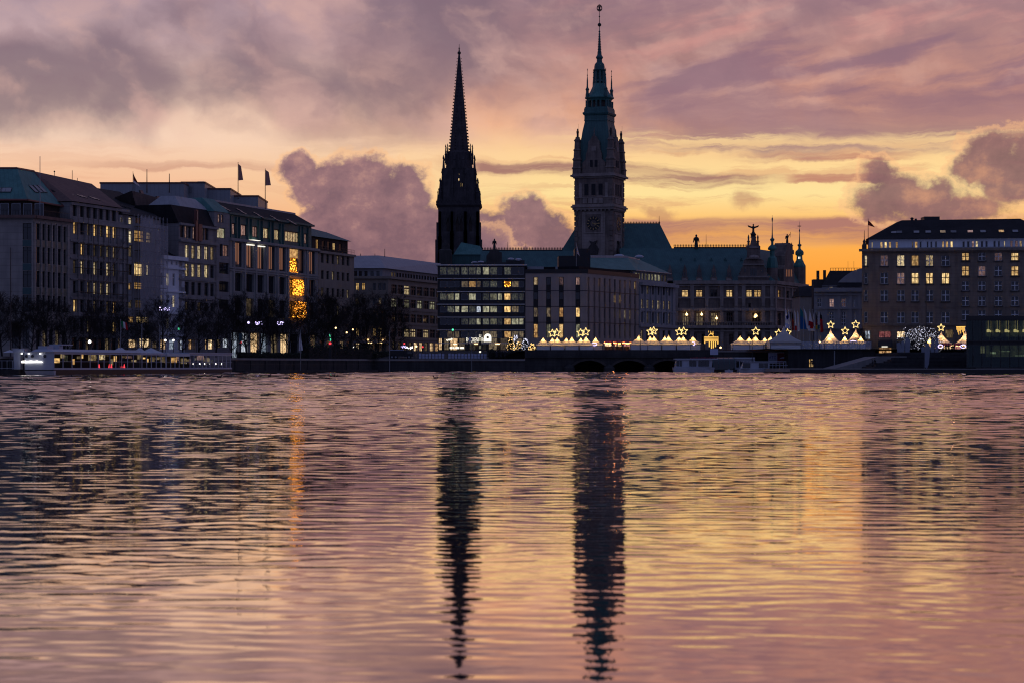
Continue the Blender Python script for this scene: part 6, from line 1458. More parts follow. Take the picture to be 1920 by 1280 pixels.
# ---------------------------------------------------------------- glass pavilion on the right
def pavilion():
    Y = 352.0; fr = Fr(X(1812.5, Y), Y, 1, 0); S, ZZ = fr.s, lambda p: Z(p, Y); L = S(1990); z0 = ZZ(689)
    t = thing('glass_pavilion', 'dark glass waterside pavilion with lit restaurant rooms on two floors', 'pavilion', (fr.a[0], Y, z0))
    b = MB(); b.box(fr.a[0] - .1, fr.a[0] + L, Y - .2, Y + 16, ZZ(600), ZZ(592.5)); b.box(fr.a[0], fr.a[0] + L, Y + .2, Y + 15.8, ZZ(645.5), ZZ(639.5)); b.box(fr.a[0], fr.a[0] + L, Y + .1, Y + 15.8, z0, ZZ(679)); b.build('floor_slab', M['black_panel'], t)
    b = MB(); b.box(fr.a[0] + 3.2, fr.a[0] + L, Y + 9, Y + 9.2, ZZ(679) + .02, ZZ(645.5) - .02); b.box(fr.a[0] + 3.2, fr.a[0] + L, Y + 9, Y + 9.2, ZZ(639.5) + .02, ZZ(600) - .02); b.build('back_wall', M['lit_interior'], t)
    b = MB(); b.box(fr.a[0], fr.a[0] + .15, Y + .2, Y + 15.8, ZZ(679), ZZ(600) - .02); b.build('end_wall', M['black_panel'], t)
    b = MB(); b.box(fr.a[0] + .2, fr.a[0] + 3.15, Y + 8.8, Y + 9.3, ZZ(679), ZZ(600) - .03); b.build('core_wall', M['black_panel'], t)
    # glass front: tinted, see-through
    if 'tinted_glass' not in M:
        m = bpy.data.materials.new('tinted_glass'); m.use_nodes = True; q = m.node_tree; q.nodes.clear(); E.nt = q
        a = q.nodes.new('ShaderNodeBsdfTransparent'); a.inputs[0].default_value = (.55, .66, .62, 1); g = q.nodes.new('ShaderNodeBsdfGlossy'); g.inputs['Roughness'].default_value = .02; g.inputs['Color'].default_value = (.6, .7, .75, 1)
        fz = q.nodes.new('ShaderNodeFresnel'); fz.inputs[0].default_value = 1.5; mx = q.nodes.new('ShaderNodeMixShader'); q.links.new(fz.outputs[0], mx.inputs[0]); q.links.new(a.outputs[0], mx.inputs[1]); q.links.new(g.outputs[0], mx.inputs[2])
        o = q.nodes.new('ShaderNodeOutputMaterial'); q.links.new(mx.outputs[0], o.inputs[0]); M['tinted_glass'] = m
    xs = [0, 12] + [12 + 17.2 * i for i in range(1, 9)]
    for i in range(len(xs) - 1):
        a, c = S(1812.5 + xs[i]), S(1812.5 + xs[i + 1])
        for zb, zt in ((ZZ(688), ZZ(646)), (ZZ(639), ZZ(600.5))):
            b = MB(); b.box(a + .06, c - .06, .02, .06, zb, zt, 0, fr.T()); b.build('pane', M['tinted_glass'], t)
    b = MB()
    for x in xs: b.box(S(1812.5 + x) - .06, S(1812.5 + x) + .06, -.06, .1, z0, ZZ(600), 0, fr.T())
    for p in (688.5, 646, 639, 600.5): b.box(0, L, -.07, .1, ZZ(p) - .08, ZZ(p) + .08, 0, fr.T())
    b.build('mullion', M['dark_metal'], t)
    for i in range(9):
        for j in range(2):
            b = MB(); x = X(1853 + i * 17 + j * 5.5, Y); y = Y + (4 if j == 0 else 7.5); z = ZZ(619.5 + .6 * j); h = .26 if j == 0 else .18
            b.lathe(x, y, [(h * .6, z - h), (h, z - h * .8), (h, z + h * .6), (h * .5, z + h)], 10); b.tube((x, y, z + h), (x, y, ZZ(600)), .02, k=4); b.build('lamp_shade', M['lamp_soft'], t)
    for i in range(7):
        b = MB(); x = X(1850 + i * 12, Y); b.box(x - .5, x + .5, Y + 3, Y + 3.9, ZZ(639.4), ZZ(639.4) + .75); b.box(x - .06, x + .06, Y + 2.4, Y + 2.5, ZZ(639.4), ZZ(639.4) + 1.0); b.build('table', M['cloth_dark'], t)
    b = MB(); b.box(X(1845, Y), X(1980, Y), Y + 6, Y + 7, ZZ(679) + .03, ZZ(668)); b.build('bar_counter', M['cloth_dark'], t)
    for a, c, p0, p1 in ((1838, 1846.5, 647.5, 661), (1858, 1868, 659, 662.5), (1875, 1895, 657, 658.2), (1905, 1925, 665, 666.5)):
        b = MB(); b.box(X(a, Y), X(c, Y), Y + 8.7, Y + 8.9, ZZ(p1), ZZ(p0)); b.build('lit_shelf', M['lit_dim'] if a == 1838 else M['lit_office'], t)
pavilion()
# the pavilion's plan is a parallelogram: its short end runs back along the quay
for o in bpy.data.objects:
    if o.parent is not None and o.parent.name == 'glass_pavilion':
        for q in o.data.vertices: q.co.x += .222 * q.co.y
# ---------------------------------------------------------------- quays, bridge, steps
def quay_wall(name, label, pts, z1, th=1.0, cap=.35):
    t = thing(name, label, 'quay wall', (pts[0][0], pts[0][1], -1))
    b = MB(); b2 = MB()
    for i in range(len(pts) - 1):
        f = Fr(pts[i][0], pts[i][1], pts[i + 1][0] - pts[i][0], pts[i + 1][1] - pts[i][1]); L = math.hypot(pts[i + 1][0] - pts[i][0], pts[i + 1][1] - pts[i][1])
        b.box(0, L, 0, th, -1.5, z1 - cap, 0, f.T()); b2.box(-.05, L + .05, -.18, th, z1 - cap + .01, z1, 0, f.T())
        n = int(L / 6)
        for k in range(n): b.box(k * 6 + 2, k * 6 + 2.5, -.15, -.0, -1.5, z1 - cap, 0, f.T())
    b.build('wall', M['quay_stone'], t); b2.build('coping', M['paving'], t); return t
sh = lambda px, c=-168.0: (lambda tt: (tt * c / (tt - .337), c / (tt - .337)))((px - 960) / F)
p0, p1 = sh(-90), sh(700)
quay_wall('left_quay', 'long dark quay wall below the bare trees on the left', [p0, sh(430), p1, (X(828, 416.6), 416.6), (X(984, 416.6), 416.6)], 2.6)
# low landing stage and lower promenade in front of the quay
def landing():
    t = thing('landing_stage', 'low dark floating landing stage along the left quay', 'landing stage', sh(438) + (.4,))
    a = sh(440, -163); c = sh(690, -163); f = Fr(a[0], a[1], *RD); L = math.hypot(c[0] - a[0], c[1] - a[1])
    b = MB(); b.box(0, L, -2.0, .6, -.3, .5, 0, f.T()); b.build('deck', M['quay_stone'], t)
    b = MB()
    for i in range(int(L / 2)): b.tube(f.p(i * 2, .5, 1.8), f.p(i * 2, 1.5, 1.8), .03, k=4)
    b.tube(f.p(0, 1.5, 1.8), f.p(L, 1.5, 1.8), .035, k=4); b.build('railing', M['dark_metal'], t)
    return f, L
landing()
def bridge():
    Y = 417.0; x0, x1 = X(984, Y), X(1338, Y); zt = Z(655.5, Y)
    t = thing('stone_bridge', 'dark low stone bridge with three shallow arches below the market tents', 'bridge', ((x0 + x1) / 2, Y, 0))
    b = MB(); n = 120; arcs = [(X(1105, Y), 3.7), (X(1180, Y), 3.9), (X(1253, Y), 3.7)]
    def under(x):
        z = -1.5
        for c, w in arcs:
            if abs(x - c) < w: z = max(z, -.2 + 2.5 * math.sqrt(1 - ((x - c) / w) ** 2))
        return z
    xs = sorted(set([x0 + (x1 - x0) * i / n for i in range(n + 1)] + [c + s * w * q for c, w in arcs for s in (-1, 1) for q in (1, .999, .97, .9)]))
    for i in range(len(xs) - 1):
        a, c = under(xs[i]), under(xs[i + 1])
        b.face([(xs[i], Y, a), (xs[i + 1], Y, c), (xs[i + 1], Y, zt - 1.2), (xs[i], Y, zt - 1.2)])
        if max(a, c) > -1: b.face([(xs[i], Y, a), (xs[i], Y + 20, a), (xs[i + 1], Y + 20, c), (xs[i + 1], Y, c)])
    b.build('arch_wall', M['quay_stone'], t)
    b = MB(); b.box(x0, x1, Y - .3, Y + .35, zt - 1.19, zt); b.box(x0, x1, Y - .5, Y - .0, zt - 1.5, zt - 1.21); b.build('parapet', M['quay_stone'], t)
    b = MB(); b.box(x0, x1, Y + .36, Y + 20, zt - 1.6, zt - 1.0); b.build('deck', M['asphalt'], t)
    b = MB(); b.box(x0, x1, Y + 19, Y + 21, -1.5, zt - 1.7); b.build('back_wall', M['black_panel'], t)
    for c, w in arcs:
        b = MB()
        for i in range(14):
            a0, a1 = math.pi * i / 14, math.pi * (i + 1) / 14
            q = lambda a, k: (c - (w + k) * math.cos(a), -.2 + (2.5 + k) * math.sin(a))
            pts = [q(a0, .02), q(a1, .02), q(a1, .5), q(a0, .5)]
            b.solid([(p[0], Y - .12, p[1]) for p in pts], [(p[0], Y - .003, p[1]) for p in pts])
        b.build('arch_ring', M['dark_stone'], t)
    for px in (1067, 1142, 1217):
        b = MB(); x = X(px, Y); b.lathe(x, Y - .4, [(1.1, -1.5), (1.1, .9), (.8, 1.2), (.1, 1.6)], 8); b.build('pier', M['quay_stone'], t)
bridge()
def right_quay():
    Y = 350.0
    # dark wall building under the tents and a ramp
    t = thing('quay_building', 'long dark waterfront wall with one yellow lit doorway right of boats', 'quay building', (X(1560, 400), 396, 0))
    Yw = 396.0; f = Fr(X(1478, Yw), Yw, 1, 0); zt = Z(656.8, Yw); L = f.s(1641)
    H = [(f.s(1516.5), f.s(1520.5), Z(688, Yw), Z(671.5, Yw)), (f.s(1521), f.s(1526), Z(688, Yw), Z(671.5, Yw))]
    b = MB(); wall_holes(b, f, 0, L, -1, zt, H, .4); ends(b, f, 0, L, -1, zt); body(b, f, .02, L - .02, -1, zt - .02, 24); b.build('wall', M['quay_stone'], t)
    for h in H: add_window(t, f, *h, pane='lit_gold', nx=1, nz=2, rec=.3, name='door')
    b = MB(); strip(b, f, -.1, L + .1, zt - .02, zt + .25, -.9, .15); b.build('coping', M['quay_stone'], t)
    b = MB(); b.tube(f.p(f.s(1564), .6, .4), f.p(f.s(1564), Z(657, Yw), .4), .12, k=6); b.build('drain_pipe', M['zinc'], t)
    t2 = quay_wall('bridge_quay', 'dark quay wall behind the moored white boats', [(X(1337, 416.2), 416.2), (X(1480, 416.2), 416.2)], 4.3)
    # landing pontoon: pale deck edge, black fender below
    p = thing('promenade_deck', 'low waterside promenade deck with dark fender edge at right', 'deck', (X(1720, Y), Y, 0))
    b = MB(); b.box(X(1482, Y), X(2000, Y), Y, 396, .25, .82); b.build('deck', M['paving'], p)
    b = MB(); b.box(X(1482, Y) - .1, X(2000, Y), Y - .25, Y - .01, -.5, .68); b.build('fender', M['black_panel'], p)
    # ramp: a long pale wedge
    r = thing('ramp', 'pale sloping ramp rising from promenade towards the shop windows', 'ramp', (X(1640, 380), 380, .82))
    b = MB(); ya, yb = 377, 392
    A = [(X(1566, ya), ya, .83), (X(1700, ya), ya, .83), (X(1700, ya), yb, .83), (X(1566, ya), yb, .83)]
    b.face([A[0], A[1], (X(1700, ya), ya, Z(667, ya)), (X(1648, ya), ya, Z(667.5, ya))]); b.face([A[0], (X(1648, ya), ya, Z(667.5, ya)), (X(1648, ya), yb, Z(667.5, ya)), A[3]])
    b.face([(X(1648, ya), ya, Z(667.5, ya)), (X(1700, ya), ya, Z(667, ya)), (X(1700, ya), yb, Z(667, ya)), (X(1648, ya), yb, Z(667.5, ya))]); b.face([A[1], A[2], (X(1700, ya), yb, Z(667, ya)), (X(1700, ya), ya, Z(667, ya))])
    b.build('ramp_body', M['paving'], r)
    s = thing('steps', 'wide flight of dark steps climbing from the promenade to the market', 'steps', (X(1740, 372), 372, .82))
    for i in range(9):
        b = MB(); y0 = 364 + i * 2.2; a = 1640 if i < 3 else 1660; b.box(X(a + i * 3, y0), X(1830, y0), y0, 397, .83 + i * .32, .83 + (i + 1) * .32 - .004); b.build('step', M['quay_stone'] if i % 2 else M['asphalt'], s)
    g = MB(); g.box(X(1641, 396), X(2040, 396), 395.5, 440.5, -1, 3.66); o = g.build('plaza', M['asphalt']); tag(o, kind='structure')
right_quay()
# ---------------------------------------------------------------- restaurant ship on the left
def restaurant_ship():
    c = -159.5
    a = sh(100.5, c); f = Fr(a[0], a[1], *RD); L = f.s(434.5); W = 4.5
    far = f.p(0, 0, -W); fe = Fr(far[0], far[1], f.n[0], f.n[1])          # the end face turned towards the water
    t = thing('restaurant_ship', 'long white restaurant ship with glazed dining rooms moored at left', 'ship', (a[0], a[1], 0))
    zr = f.z(200, 659); s1 = .12
    b = MB()
    b.solid([f.p(.8, -.3, -.2), f.p(L, -.3, 0), f.p(L, -.3, -W), f.p(.8, -.3, -W + .5)], [f.p(0, .75, 0), f.p(L, .75, .1), f.p(L, .75, -W), f.p(0, .75, -W)]); b.build('hull', M['dark_metal'], t)
    b = MB(); b.solid([f.p(.35, .02, -.05), f.p(.6, .02, -.05), f.p(.6, .02, -W + .1), f.p(.35, .02, -W + .1)], [f.p(-.06, .62, -.0), f.p(.6, .62, -.0), f.p(.6, .62, -W), f.p(-.06, .62, -W)]); b.build('bow_plate', M['hull_white'], t)
    b = MB(); b.prism([f.p(0, 0, 0)[:2], f.p(s1, 0, 0)[:2], f.p(s1, 0, -W)[:2], f.p(0, 0, -W)[:2]], .76, zr - .12); b.build('bow_wall', M['hull_white'], t)
    for px in (50, 61, 84.5):
        m2 = MB(); s = fe.s(px); z = fe.z(px, 667)
        for i in range(12):
            a0, a1 = 2 * math.pi * i / 12, 2 * math.pi * (i + 1) / 12
            m2.solid([fe.p(s, z, .1), fe.p(s + .22 * math.cos(a0), z + .22 * math.sin(a0), .1), fe.p(s + .22 * math.cos(a1), z + .22 * math.sin(a1), .1)], [fe.p(s, z, .03), fe.p(s + .22 * math.cos(a0), z + .22 * math.sin(a0), .03), fe.p(s + .22 * math.cos(a1), z + .22 * math.sin(a1), .03)])
        m2.build('porthole', M['dark_glass'], t)
    # neon line and spotlights
    m2 = MB(); m2.tube(fe.p(fe.s(41.5), fe.z(50, 678.5), .15), fe.p(fe.s(80), fe.z(60, 678.0), .15), .075, k=5)
    q = None
    for i in range(26):
        px = 41 + i * 1.25; w = fe.p(fe.s(px), fe.z(px, 676.6 - 1.0 * abs(math.sin(i * .33))), .15)
        if q: m2.tube(q, w, .03, k=4)
        q = w
    m2.build('neon_script', M['lamp_white'], t)
    for px in (42.5, 55.5, 77.3):
        m2 = MB(); m2.ball(fe.p(fe.s(px), fe.z(px, 662.5), .25), .13, rz=.08); m2.build('spot_lamp', M['lamp_white'], t)
        ld = bpy.data.lights.new('spot_light', 'POINT'); ld.energy = .7; ld.color = (.8, .85, 1.0); ld.shadow_soft_size = .1
        lo = bpy.data.objects.new('spot_light', ld); COL.objects.link(lo); lo.parent = t; lo.location = Vector(fe.p(fe.s(px), fe.z(px, 664.2), .35)) - wloc(t)
    # dining rooms: back wall lit in blotches, posts in front
    b = MB(); b.box(s1 + .05, L - .2, 3.6, 3.75, .77, zr - .13, 0, f.T()); b.build('back_wall', M['cloth_dark'], t)
    rnd = random.Random(4)
    for i in range(34):
        s = s1 + .6 + (L - s1 - 1.2) * (i + rnd.random() * .6) / 34; k = rnd.choice(['lit_warm', 'lit_dim', 'lit_rose', 'lit_dim', 'lit_warm', 'lit_slit', 'lit_dim', 'lit_grey'])
        m2 = MB(); z = zr - .3 - rnd.random() * .8; w = .12 + rnd.random() * .35; m2.box(s, s + w, 2.4 + rnd.random(), 3.5, z - .2 - rnd.random() * .7, z, 0, f.T()); m2.build('lit_panel', M[k], t)
    for px in (194, 217, 213, 236, 241):
        m2 = MB(); m2.lathe(*f.p(f.s(px), 0, -.7)[:2], [(.08, .9), (.13, 1.0), (.03, 1.55)], 6); m2.build('red_lamp', M['lamp_red'], t)
    for px in (369, 381, 390, 400, 411, 422):
        m2 = MB(); m2.ball(f.p(f.s(px), f.z(px, 681.5), -.6), .09, rz=.13); m2.build('table_lamp', M['lamp_white'], t)
    b = MB()
    for i, px in enumerate([101, 118, 135, 152, 169, 184, 195, 206, 217, 228, 239, 250, 266] + [275 + 9 * k for k in range(5)] + [312 + 8 * k for k in range(5)] + [356 + 7.6 * k for k in range(11)]):
        s = f.s(px); b.box(s - .05, s + .05, -.05, .05, .76, zr - .12, 0, f.T())
    b.box(s1, L, -.06, .06, .76, 1.0, 0, f.T()); b.box(s1, L, -.06, .04, zr - .4, zr - .12, 0, f.T()); b.box(s1, L, -.07, -.02, 1.85, 1.9, 0, f.T()); b.build('window_post', M['hull_white'], t)
    b = MB()
    for i in range(60): s = f.s(356) + (L - f.s(356)) * i / 60; b.box(s, s + .03, .03, .06, .9, zr - .3, 0, f.T())
    b.build('railing', M['hull_white'], t)
    b = MB()
    b.solid([f.p(-.5, zr - .1, .3), f.p(f.s(262), zr - .1, .3), f.p(f.s(262), zr - .1, -W), f.p(-.5, zr - .1, -W + 1.2)], [f.p(-.2, zr + .26, -.3), f.p(f.s(262), zr + .28, -.2), f.p(f.s(262), zr + .28, -W + 1), f.p(-.2, zr + .26, -W + 1.9)]); b.box(f.s(352), L + .1, -.2, W, zr - .11, zr + .05, 0, f.T()); b.build('roof', M['hull_white'], t)
    m2 = MB(); m2.box(f.s(128), f.s(136), 1.5, 3, zr + .27, zr + .8, 0, f.T()); m2.box(f.s(112), f.s(124), 2, 3.4, zr + .27, zr + .7, 0, f.T()); m2.box(f.s(130), f.s(151), 1.2, 3.2, zr + .81, zr + .95, 0, f.T()); m2.build('roof_vent', M['hull_white'], t)
    # big parasols over the middle deck
    for i, (px, wd, pk, dd) in enumerate(((244, 26, 651.5, -1.8), (266, 25, 651.2, -3.4), (287, 24, 651.8, -2.2), (312, 36, 652, -2.6))):
        s = f.s(px); x, y, _ = f.p(s, 0, dd); z1 = f.z(px, pk); z0 = zr - .12
        u = thing('parasol', ('pale square parasol nearest the glazed ship cabin', 'second pale parasol from the glazed ship cabin', 'third pale parasol from the glazed ship cabin', 'largest pale parasol, over the open deck of ship')[i], 'parasol', (x, y, .76), f.rz, group='parasols on the restaurant ship')
        m2 = MB(); wl = wd / F * y; m2.lathe(0, 0, [(wl * .5 + .02, zr - .36 - .76), (wl * .5, zr - .08 - .76), (wl * .26, zr - .08 - .76 + (z1 - zr) * .5), (.06, z1 - .76)], 4, R(45), sq=True); m2.build('canopy', M['parasol_cloth'], u, local=True)
        m2 = MB(); m2.tube((0, 0, .02), (0, 0, z1 - .76), .05, k=6); m2.build('pole', M['grey_metal'], u, local=True)
    # flat deck canopy with valance
    b = MB(); b.box(f.s(311), f.s(353), -.25, 4, zr - .55, zr - .12, 0, f.T()); b.build('deck_awning', M['parasol_cloth'], t)
    # platform left of the ship: kiosk, parasol
    f2 = Fr(X(-30, 290), 290, 1, 0)
    pl = thing('jetty', 'railed jetty with pale boarding kiosk left of restaurant ship', 'jetty', (f2.a[0], 290, 0))
    b = MB(); b.box(0, f2.s(37), -.3, 5, .15, .8, 0, f2.T()); b.build('deck', M['quay_stone'], pl)
    b = MB(); b.box(f2.s(25.5), f2.s(38), 0, 1.5, .81, f2.z(30, 660.5), 0, f2.T()); b.box(f2.s(25), f2.s(46.5), -.35, 1.8, f2.z(30, 660.4), f2.z(30, 653.5), 0, f2.T()); b.build('kiosk', M['hull_white'], pl)
    b = MB()
    for px in (-14, -6, 4.5, 14, 24, 33): b.tube(f2.p(f2.s(px), .8, .25), f2.p(f2.s(px), f2.z(20, 675.5), .25), .035, k=4)
    b.tube(f2.p(0, f2.z(20, 675.5), .25), f2.p(f2.s(34), f2.z(20, 675.5), .25), .04, k=4); b.tube(f2.p(0, .95, .25), f2.p(f2.s(34), .95, .25), .04, k=4); b.build('railing', M['hull_white'], pl)
    x, y, _ = f2.p(f2.s(12), 0, -2); u = thing('parasol', 'pale parasol on the railed jetty at the left edge', 'parasol', (x, y, .8), f2.rz, group='parasols on the restaurant ship')
    m2 = MB(); m2.lathe(0, 0, [(.95, f2.z(12, 660.5) - .8), (.9, f2.z(12, 659.8) - .8), (.05, f2.z(12, 655.5) - .8)], 8); m2.build('canopy', M['parasol_cloth'], u, local=True)
    m2 = MB(); m2.tube((0, 0, .01), (0, 0, f2.z(12, 656) - .8), .04, k=6); m2.build('pole', M['grey_metal'], u, local=True)
restaurant_ship()
# ---------------------------------------------------------------- boats on the right
def boats():
    def hull(b, x0, x1, y, w, zd, m=0, bow=1):
        n = 10; B, T_ = [], []
        for i in range(n + 1):
            q = i / n; hw = w / 2 * (1 - max(0, (q - .6) / .4) ** 2) if bow > 0 else w / 2 * (1 - max(0, (.4 - q) / .4) ** 2)
            B.append((x0 + (x1 - x0) * (q * .94 + .03), hw * .8)); T_.append((x0 + (x1 - x0) * q, hw))
        lo = [(p[0], y - p[1], -.4) for p in B] + [(p[0], y + p[1], -.4) for p in reversed(B)]
        hi = [(p[0], y - p[1], zd) for p in T_] + [(p[0], y + p[1], zd) for p in reversed(T_)]
        b.solid(lo, hi, m)
    Y = 392.0
    t = thing('excursion_boat', 'white excursion boat with flat roof moored before the bridge arch', 'boat', (X(1300, Y), Y, 0))
    b = MB(); hull(b, X(1262, Y), X(1340, Y), Y, 4.2, Z(688, Y), bow=1); b.build('hull', M['hull_white'], t)
    b = MB(); x0, x1 = X(1265, Y), X(1333, Y); b.solid([(x0, Y - 1.7, Z(688, Y) + .01), (x1, Y - 1.5, Z(688, Y) + .01), (x1, Y + 1.5, Z(688, Y) + .01), (x0, Y + 1.7, Z(688, Y) + .01)], [(x0 + .3, Y - 1.6, Z(673.5, Y)), (x1 + .2, Y - 1.4, Z(673.5, Y)), (x1 + .2, Y + 1.4, Z(673.5, Y)), (x0 + .3, Y + 1.6, Z(673.5, Y))]); b.build('cabin', M['hull_white'], t)
    b = MB(); b.box(X(1264, Y), X(1344, Y), Y - 2, Y + 2, Z(673.5, Y) + .01, Z(671.5, Y)); b.build('roof', M['hull_white'], t)
    for a, c in ((1267, 1272), (1273, 1277), (1291, 1296), (1297, 1304), (1308, 1314), (1314.6, 1320), (1320.6, 1328)):
        m2 = MB(); m2.box(X(a, Y), X(c, Y), Y - 1.72, Y - 1.62, Z(686, Y), Z(675.5, Y)); m2.build('window', M['dark_glass'], t)
    b = MB()
    for i in range(10): m = X(1296 + i * 5, Y); b.box(m - .18, m + .18, Y - 1.2, Y - .4, Z(671.5, Y) + .01, Z(669.6 - (i % 3) * .5, Y))
    b.build('roof_seat', M['dark_red'], t)
    t = thing('glass_dome_boat', 'dark excursion boat with rounded glass dome between two white boats', 'boat', (X(1356, 398), 398, 0)); Y2 = 398.0
    b = MB(); hull(b, X(1334, Y2), X(1380, Y2), Y2, 4, Z(692, Y2), bow=-1); b.build('hull', M['dark_metal'], t)
    b = MB(); n = 10; A = []
    for i in range(n + 1): a = math.pi * i / n; A.append((Y2 - 1.8 * math.cos(a), Z(692, Y2) + .01 + (Z(670, Y2) - Z(692, Y2)) * math.sin(a) ** .7))
    for j in range(8):
        xa, xb = X(1336 + j * 5, Y2), X(1341 + j * 5, Y2)
        for i in range(n): b.face([(xa, A[i][0], A[i][1]), (xb, A[i][0], A[i][1]), (xb, A[i + 1][0], A[i + 1][1]), (xa, A[i + 1][0], A[i + 1][1])])
    b.face([(X(1336, Y2), *p) for p in A]); b.face([(X(1376, Y2), *p) for p in A]); b.build('glass_dome', M['dark_glass'], t)
    b = MB()
    for j in range(0, 9, 2):
        x = X(1336 + j * 5, Y2)
        for i in range(n): b.tube((x, *A[i]), (x, *A[i + 1]), .06, k=4)
    b.build('rib', M['teal_panel'], t)
    Y = 388.0; t = thing('motor_launch', 'white motor launch with long low cabin and open aft rails', 'boat', (X(1430, Y), Y, 0))
    b = MB(); hull(b, X(1385, Y), X(1476, Y), Y, 3.8, Z(691, Y), bow=-1); b.build('hull', M['hull_white'], t)
    b = MB(); x0, x1 = X(1388, Y), X(1440, Y); b.solid([(x0, Y - 1.5, Z(691, Y) + .01), (x1, Y - 1.6, Z(691, Y) + .01), (x1, Y + 1.6, Z(691, Y) + .01), (x0, Y + 1.5, Z(691, Y) + .01)], [(x0 + .6, Y - 1.4, Z(678, Y)), (x1, Y - 1.5, Z(678, Y)), (x1, Y + 1.5, Z(678, Y)), (x0 + .6, Y + 1.4, Z(678, Y))]); b.build('cabin', M['hull_white'], t)
    for a, c in ((1391, 1405), (1421, 1430), (1431, 1438)):
        m2 = MB(); m2.box(X(a, Y), X(c, Y), Y - 1.64, Y - 1.5, Z(689, Y), Z(680, Y)); m2.build('window', M['dark_glass'], t)
    b = MB(); b.box(X(1391, Y), X(1472, Y), Y - 1.7, Y + 1.7, Z(678, Y) + .01, Z(676.8, Y)); b.build('roof', M['hull_white'], t)
    b = MB()
    for px in (1441, 1447, 1453, 1460, 1467, 1471.5): b.tube((X(px, Y), Y - 1.6, Z(691, Y)), (X(px, Y), Y - 1.6, Z(678, Y)), .05, k=4)
    for p in (684.5, 691.5): b.tube((X(1440, Y), Y - 1.62, Z(p, Y)), (X(1475, Y), Y - 1.62, Z(p, Y)), .05, k=4)
    b.build('railing', M['hull_white'], t)
    Y = 400.0; t = thing('ferry', 'white ferry with reddish flat roof behind the motor launch', 'boat', (X(1395, Y), Y, 0))
    b = MB(); hull(b, X(1374, Y), X(1424, Y), Y, 4, Z(690, Y), bow=1); b.build('hull', M['hull_white'], t)
    b = MB(); b.box(X(1377, Y), X(1414, Y), Y - 1.6, Y + 1.6, Z(690, Y) + .01, Z(672.5, Y)); b.build('cabin', M['hull_white'], t)
    b = MB(); b.box(X(1371, Y), X(1413, Y), Y - 2, Y + 2, Z(672.5, Y) + .01, Z(669.5, Y)); b.build('roof', M['parasol_cloth'], t)
    for i in range(5):
        m2 = MB(); m2.box(X(1379 + i * 7, Y), X(1384 + i * 7, Y), Y - 1.68, Y - 1.61, Z(688, Y), Z(676, Y)); m2.build('window', M['dark_glass'], t)
    for px, Yd, lab in ((1328, 386, 'small pale dinghy tied beside the excursion boat'), (1367, 384, 'small pale dinghy tied before the glass dome boat')):
        t = thing('dinghy', lab, 'dinghy', (X(px, Yd), Yd, 0), group='small dinghies between the boats')
        b = MB(); hull(b, X(px - 7.5, Yd), X(px + 7.5, Yd), Yd, 1.3, Z(693, Yd), bow=1); b.build('hull', M['hull_white'], t)
        b = MB(); b.box(X(px - 2, Yd), X(px + 1, Yd), Yd - .5, Yd + .5, Z(693, Yd) + .01, Z(692, Yd)); b.build('thwart', M['sign_pale'], t)
boats()
# ---------------------------------------------------------------- bare trees
GL = 2.6
def grow(seed, H, spread=1.0, depth=6, leaves=0, vase=False, twig=.022, fan=3, stem=.26, keep=.72):
    """trunk with limbs, and the twigs as a crown of their own; returns the two meshes and the twig tips"""
    rng = random.Random(seed); tr, cr, tips = MB(), MB(), []
    def br(p, d, L, r, k):
        n = 2 if k > 1 else 1; q = p
        for i in range(n):
            d = (d + Vector((rng.uniform(-1, 1), rng.uniform(-1, 1), rng.uniform(-.45, .75))) * (.13 + .04 * k)).normalized(); e = q + d * (L / n); r2 = r * (.84 if n == 2 else .66)
            (tr if k < 2 else cr).tube(q, e, r, r2, 5 if k < 2 else 3, 0, cap=False); q, r = e, r2
        if k >= depth: tips.append(q); return
        for i in range(fan):
            a = 2 * math.pi * (i + rng.random() * .8) / fan; s = rng.uniform(.35, .95) * spread
            side = d.orthogonal().normalized(); side.rotate(Matrix.Rotation(a, 3, d)); nd = (d + side * s + Vector((0, 0, .10))).normalized()
            br(p + (q - p) * rng.uniform(.45, 1.0), nd, L * rng.uniform(keep - .16, keep + .1), max(r * .66, twig * .5), k + 1)
    # a leader with limbs all the way up
    q = Vector((0, 0, -.2)); d = Vector((rng.uniform(-.05, .05), rng.uniform(-.05, .05), 1)); r = H * .016; m = 13
    lead = H * (.80 if not vase else .22)
    for i in range(m):
        d = (d + Vector((rng.uniform(-1, 1), rng.uniform(-1, 1), 0)) * .07).normalized(); e = q + d * (lead / m); r2 = r * .90; tr.tube(q, e, r, r2, 7, 0, cap=False)
        f = (i + 1) / m
        if f > stem or (vase and i == m - 1):
            for j in range(3 if not vase else 6):
                a = rng.uniform(0, 6.28); up = rng.uniform(.5, 1.15) + .35 * f; nd = Vector((math.cos(a), math.sin(a), up if not vase else rng.uniform(.35, 1.6))).normalized()
                L = H * (.21 * (1.12 - .62 * f) if not vase else .25) * rng.uniform(.75, 1.2); br(q.lerp(e, rng.random()), nd, L, r2 * .5, 1)
        q, r = e, r2
    for _ in range(leaves):
        q = rng.choice(tips) + Vector((rng.gauss(0, .35), rng.gauss(0, .35), rng.gauss(0, .3))); a = Vector((rng.uniform(-1, 1), rng.uniform(-1, 1), rng.uniform(-1, 1))).normalized() * .11; c = a.orthogonal().normalized() * .08
        cr.face([q - a, q + c, q + a, q - c], 1)
    zmax = max(t.z for t in tips)
    return tr, cr, tips, zmax
GL = 2.6
TREES = []
for i, (sd, lv) in enumerate(((3, 0), (8, 900), (21, 0), (34, 500))):
    tr, cr, tips, zm = grow(sd, 12.5, .9, 5, lv, False, .032, 3, .22, .74)
    TREES.append((tr.mesh('trunk', M['bark']), cr.mesh('crown', [M['twig'], M['dry_leaf']]), zm))
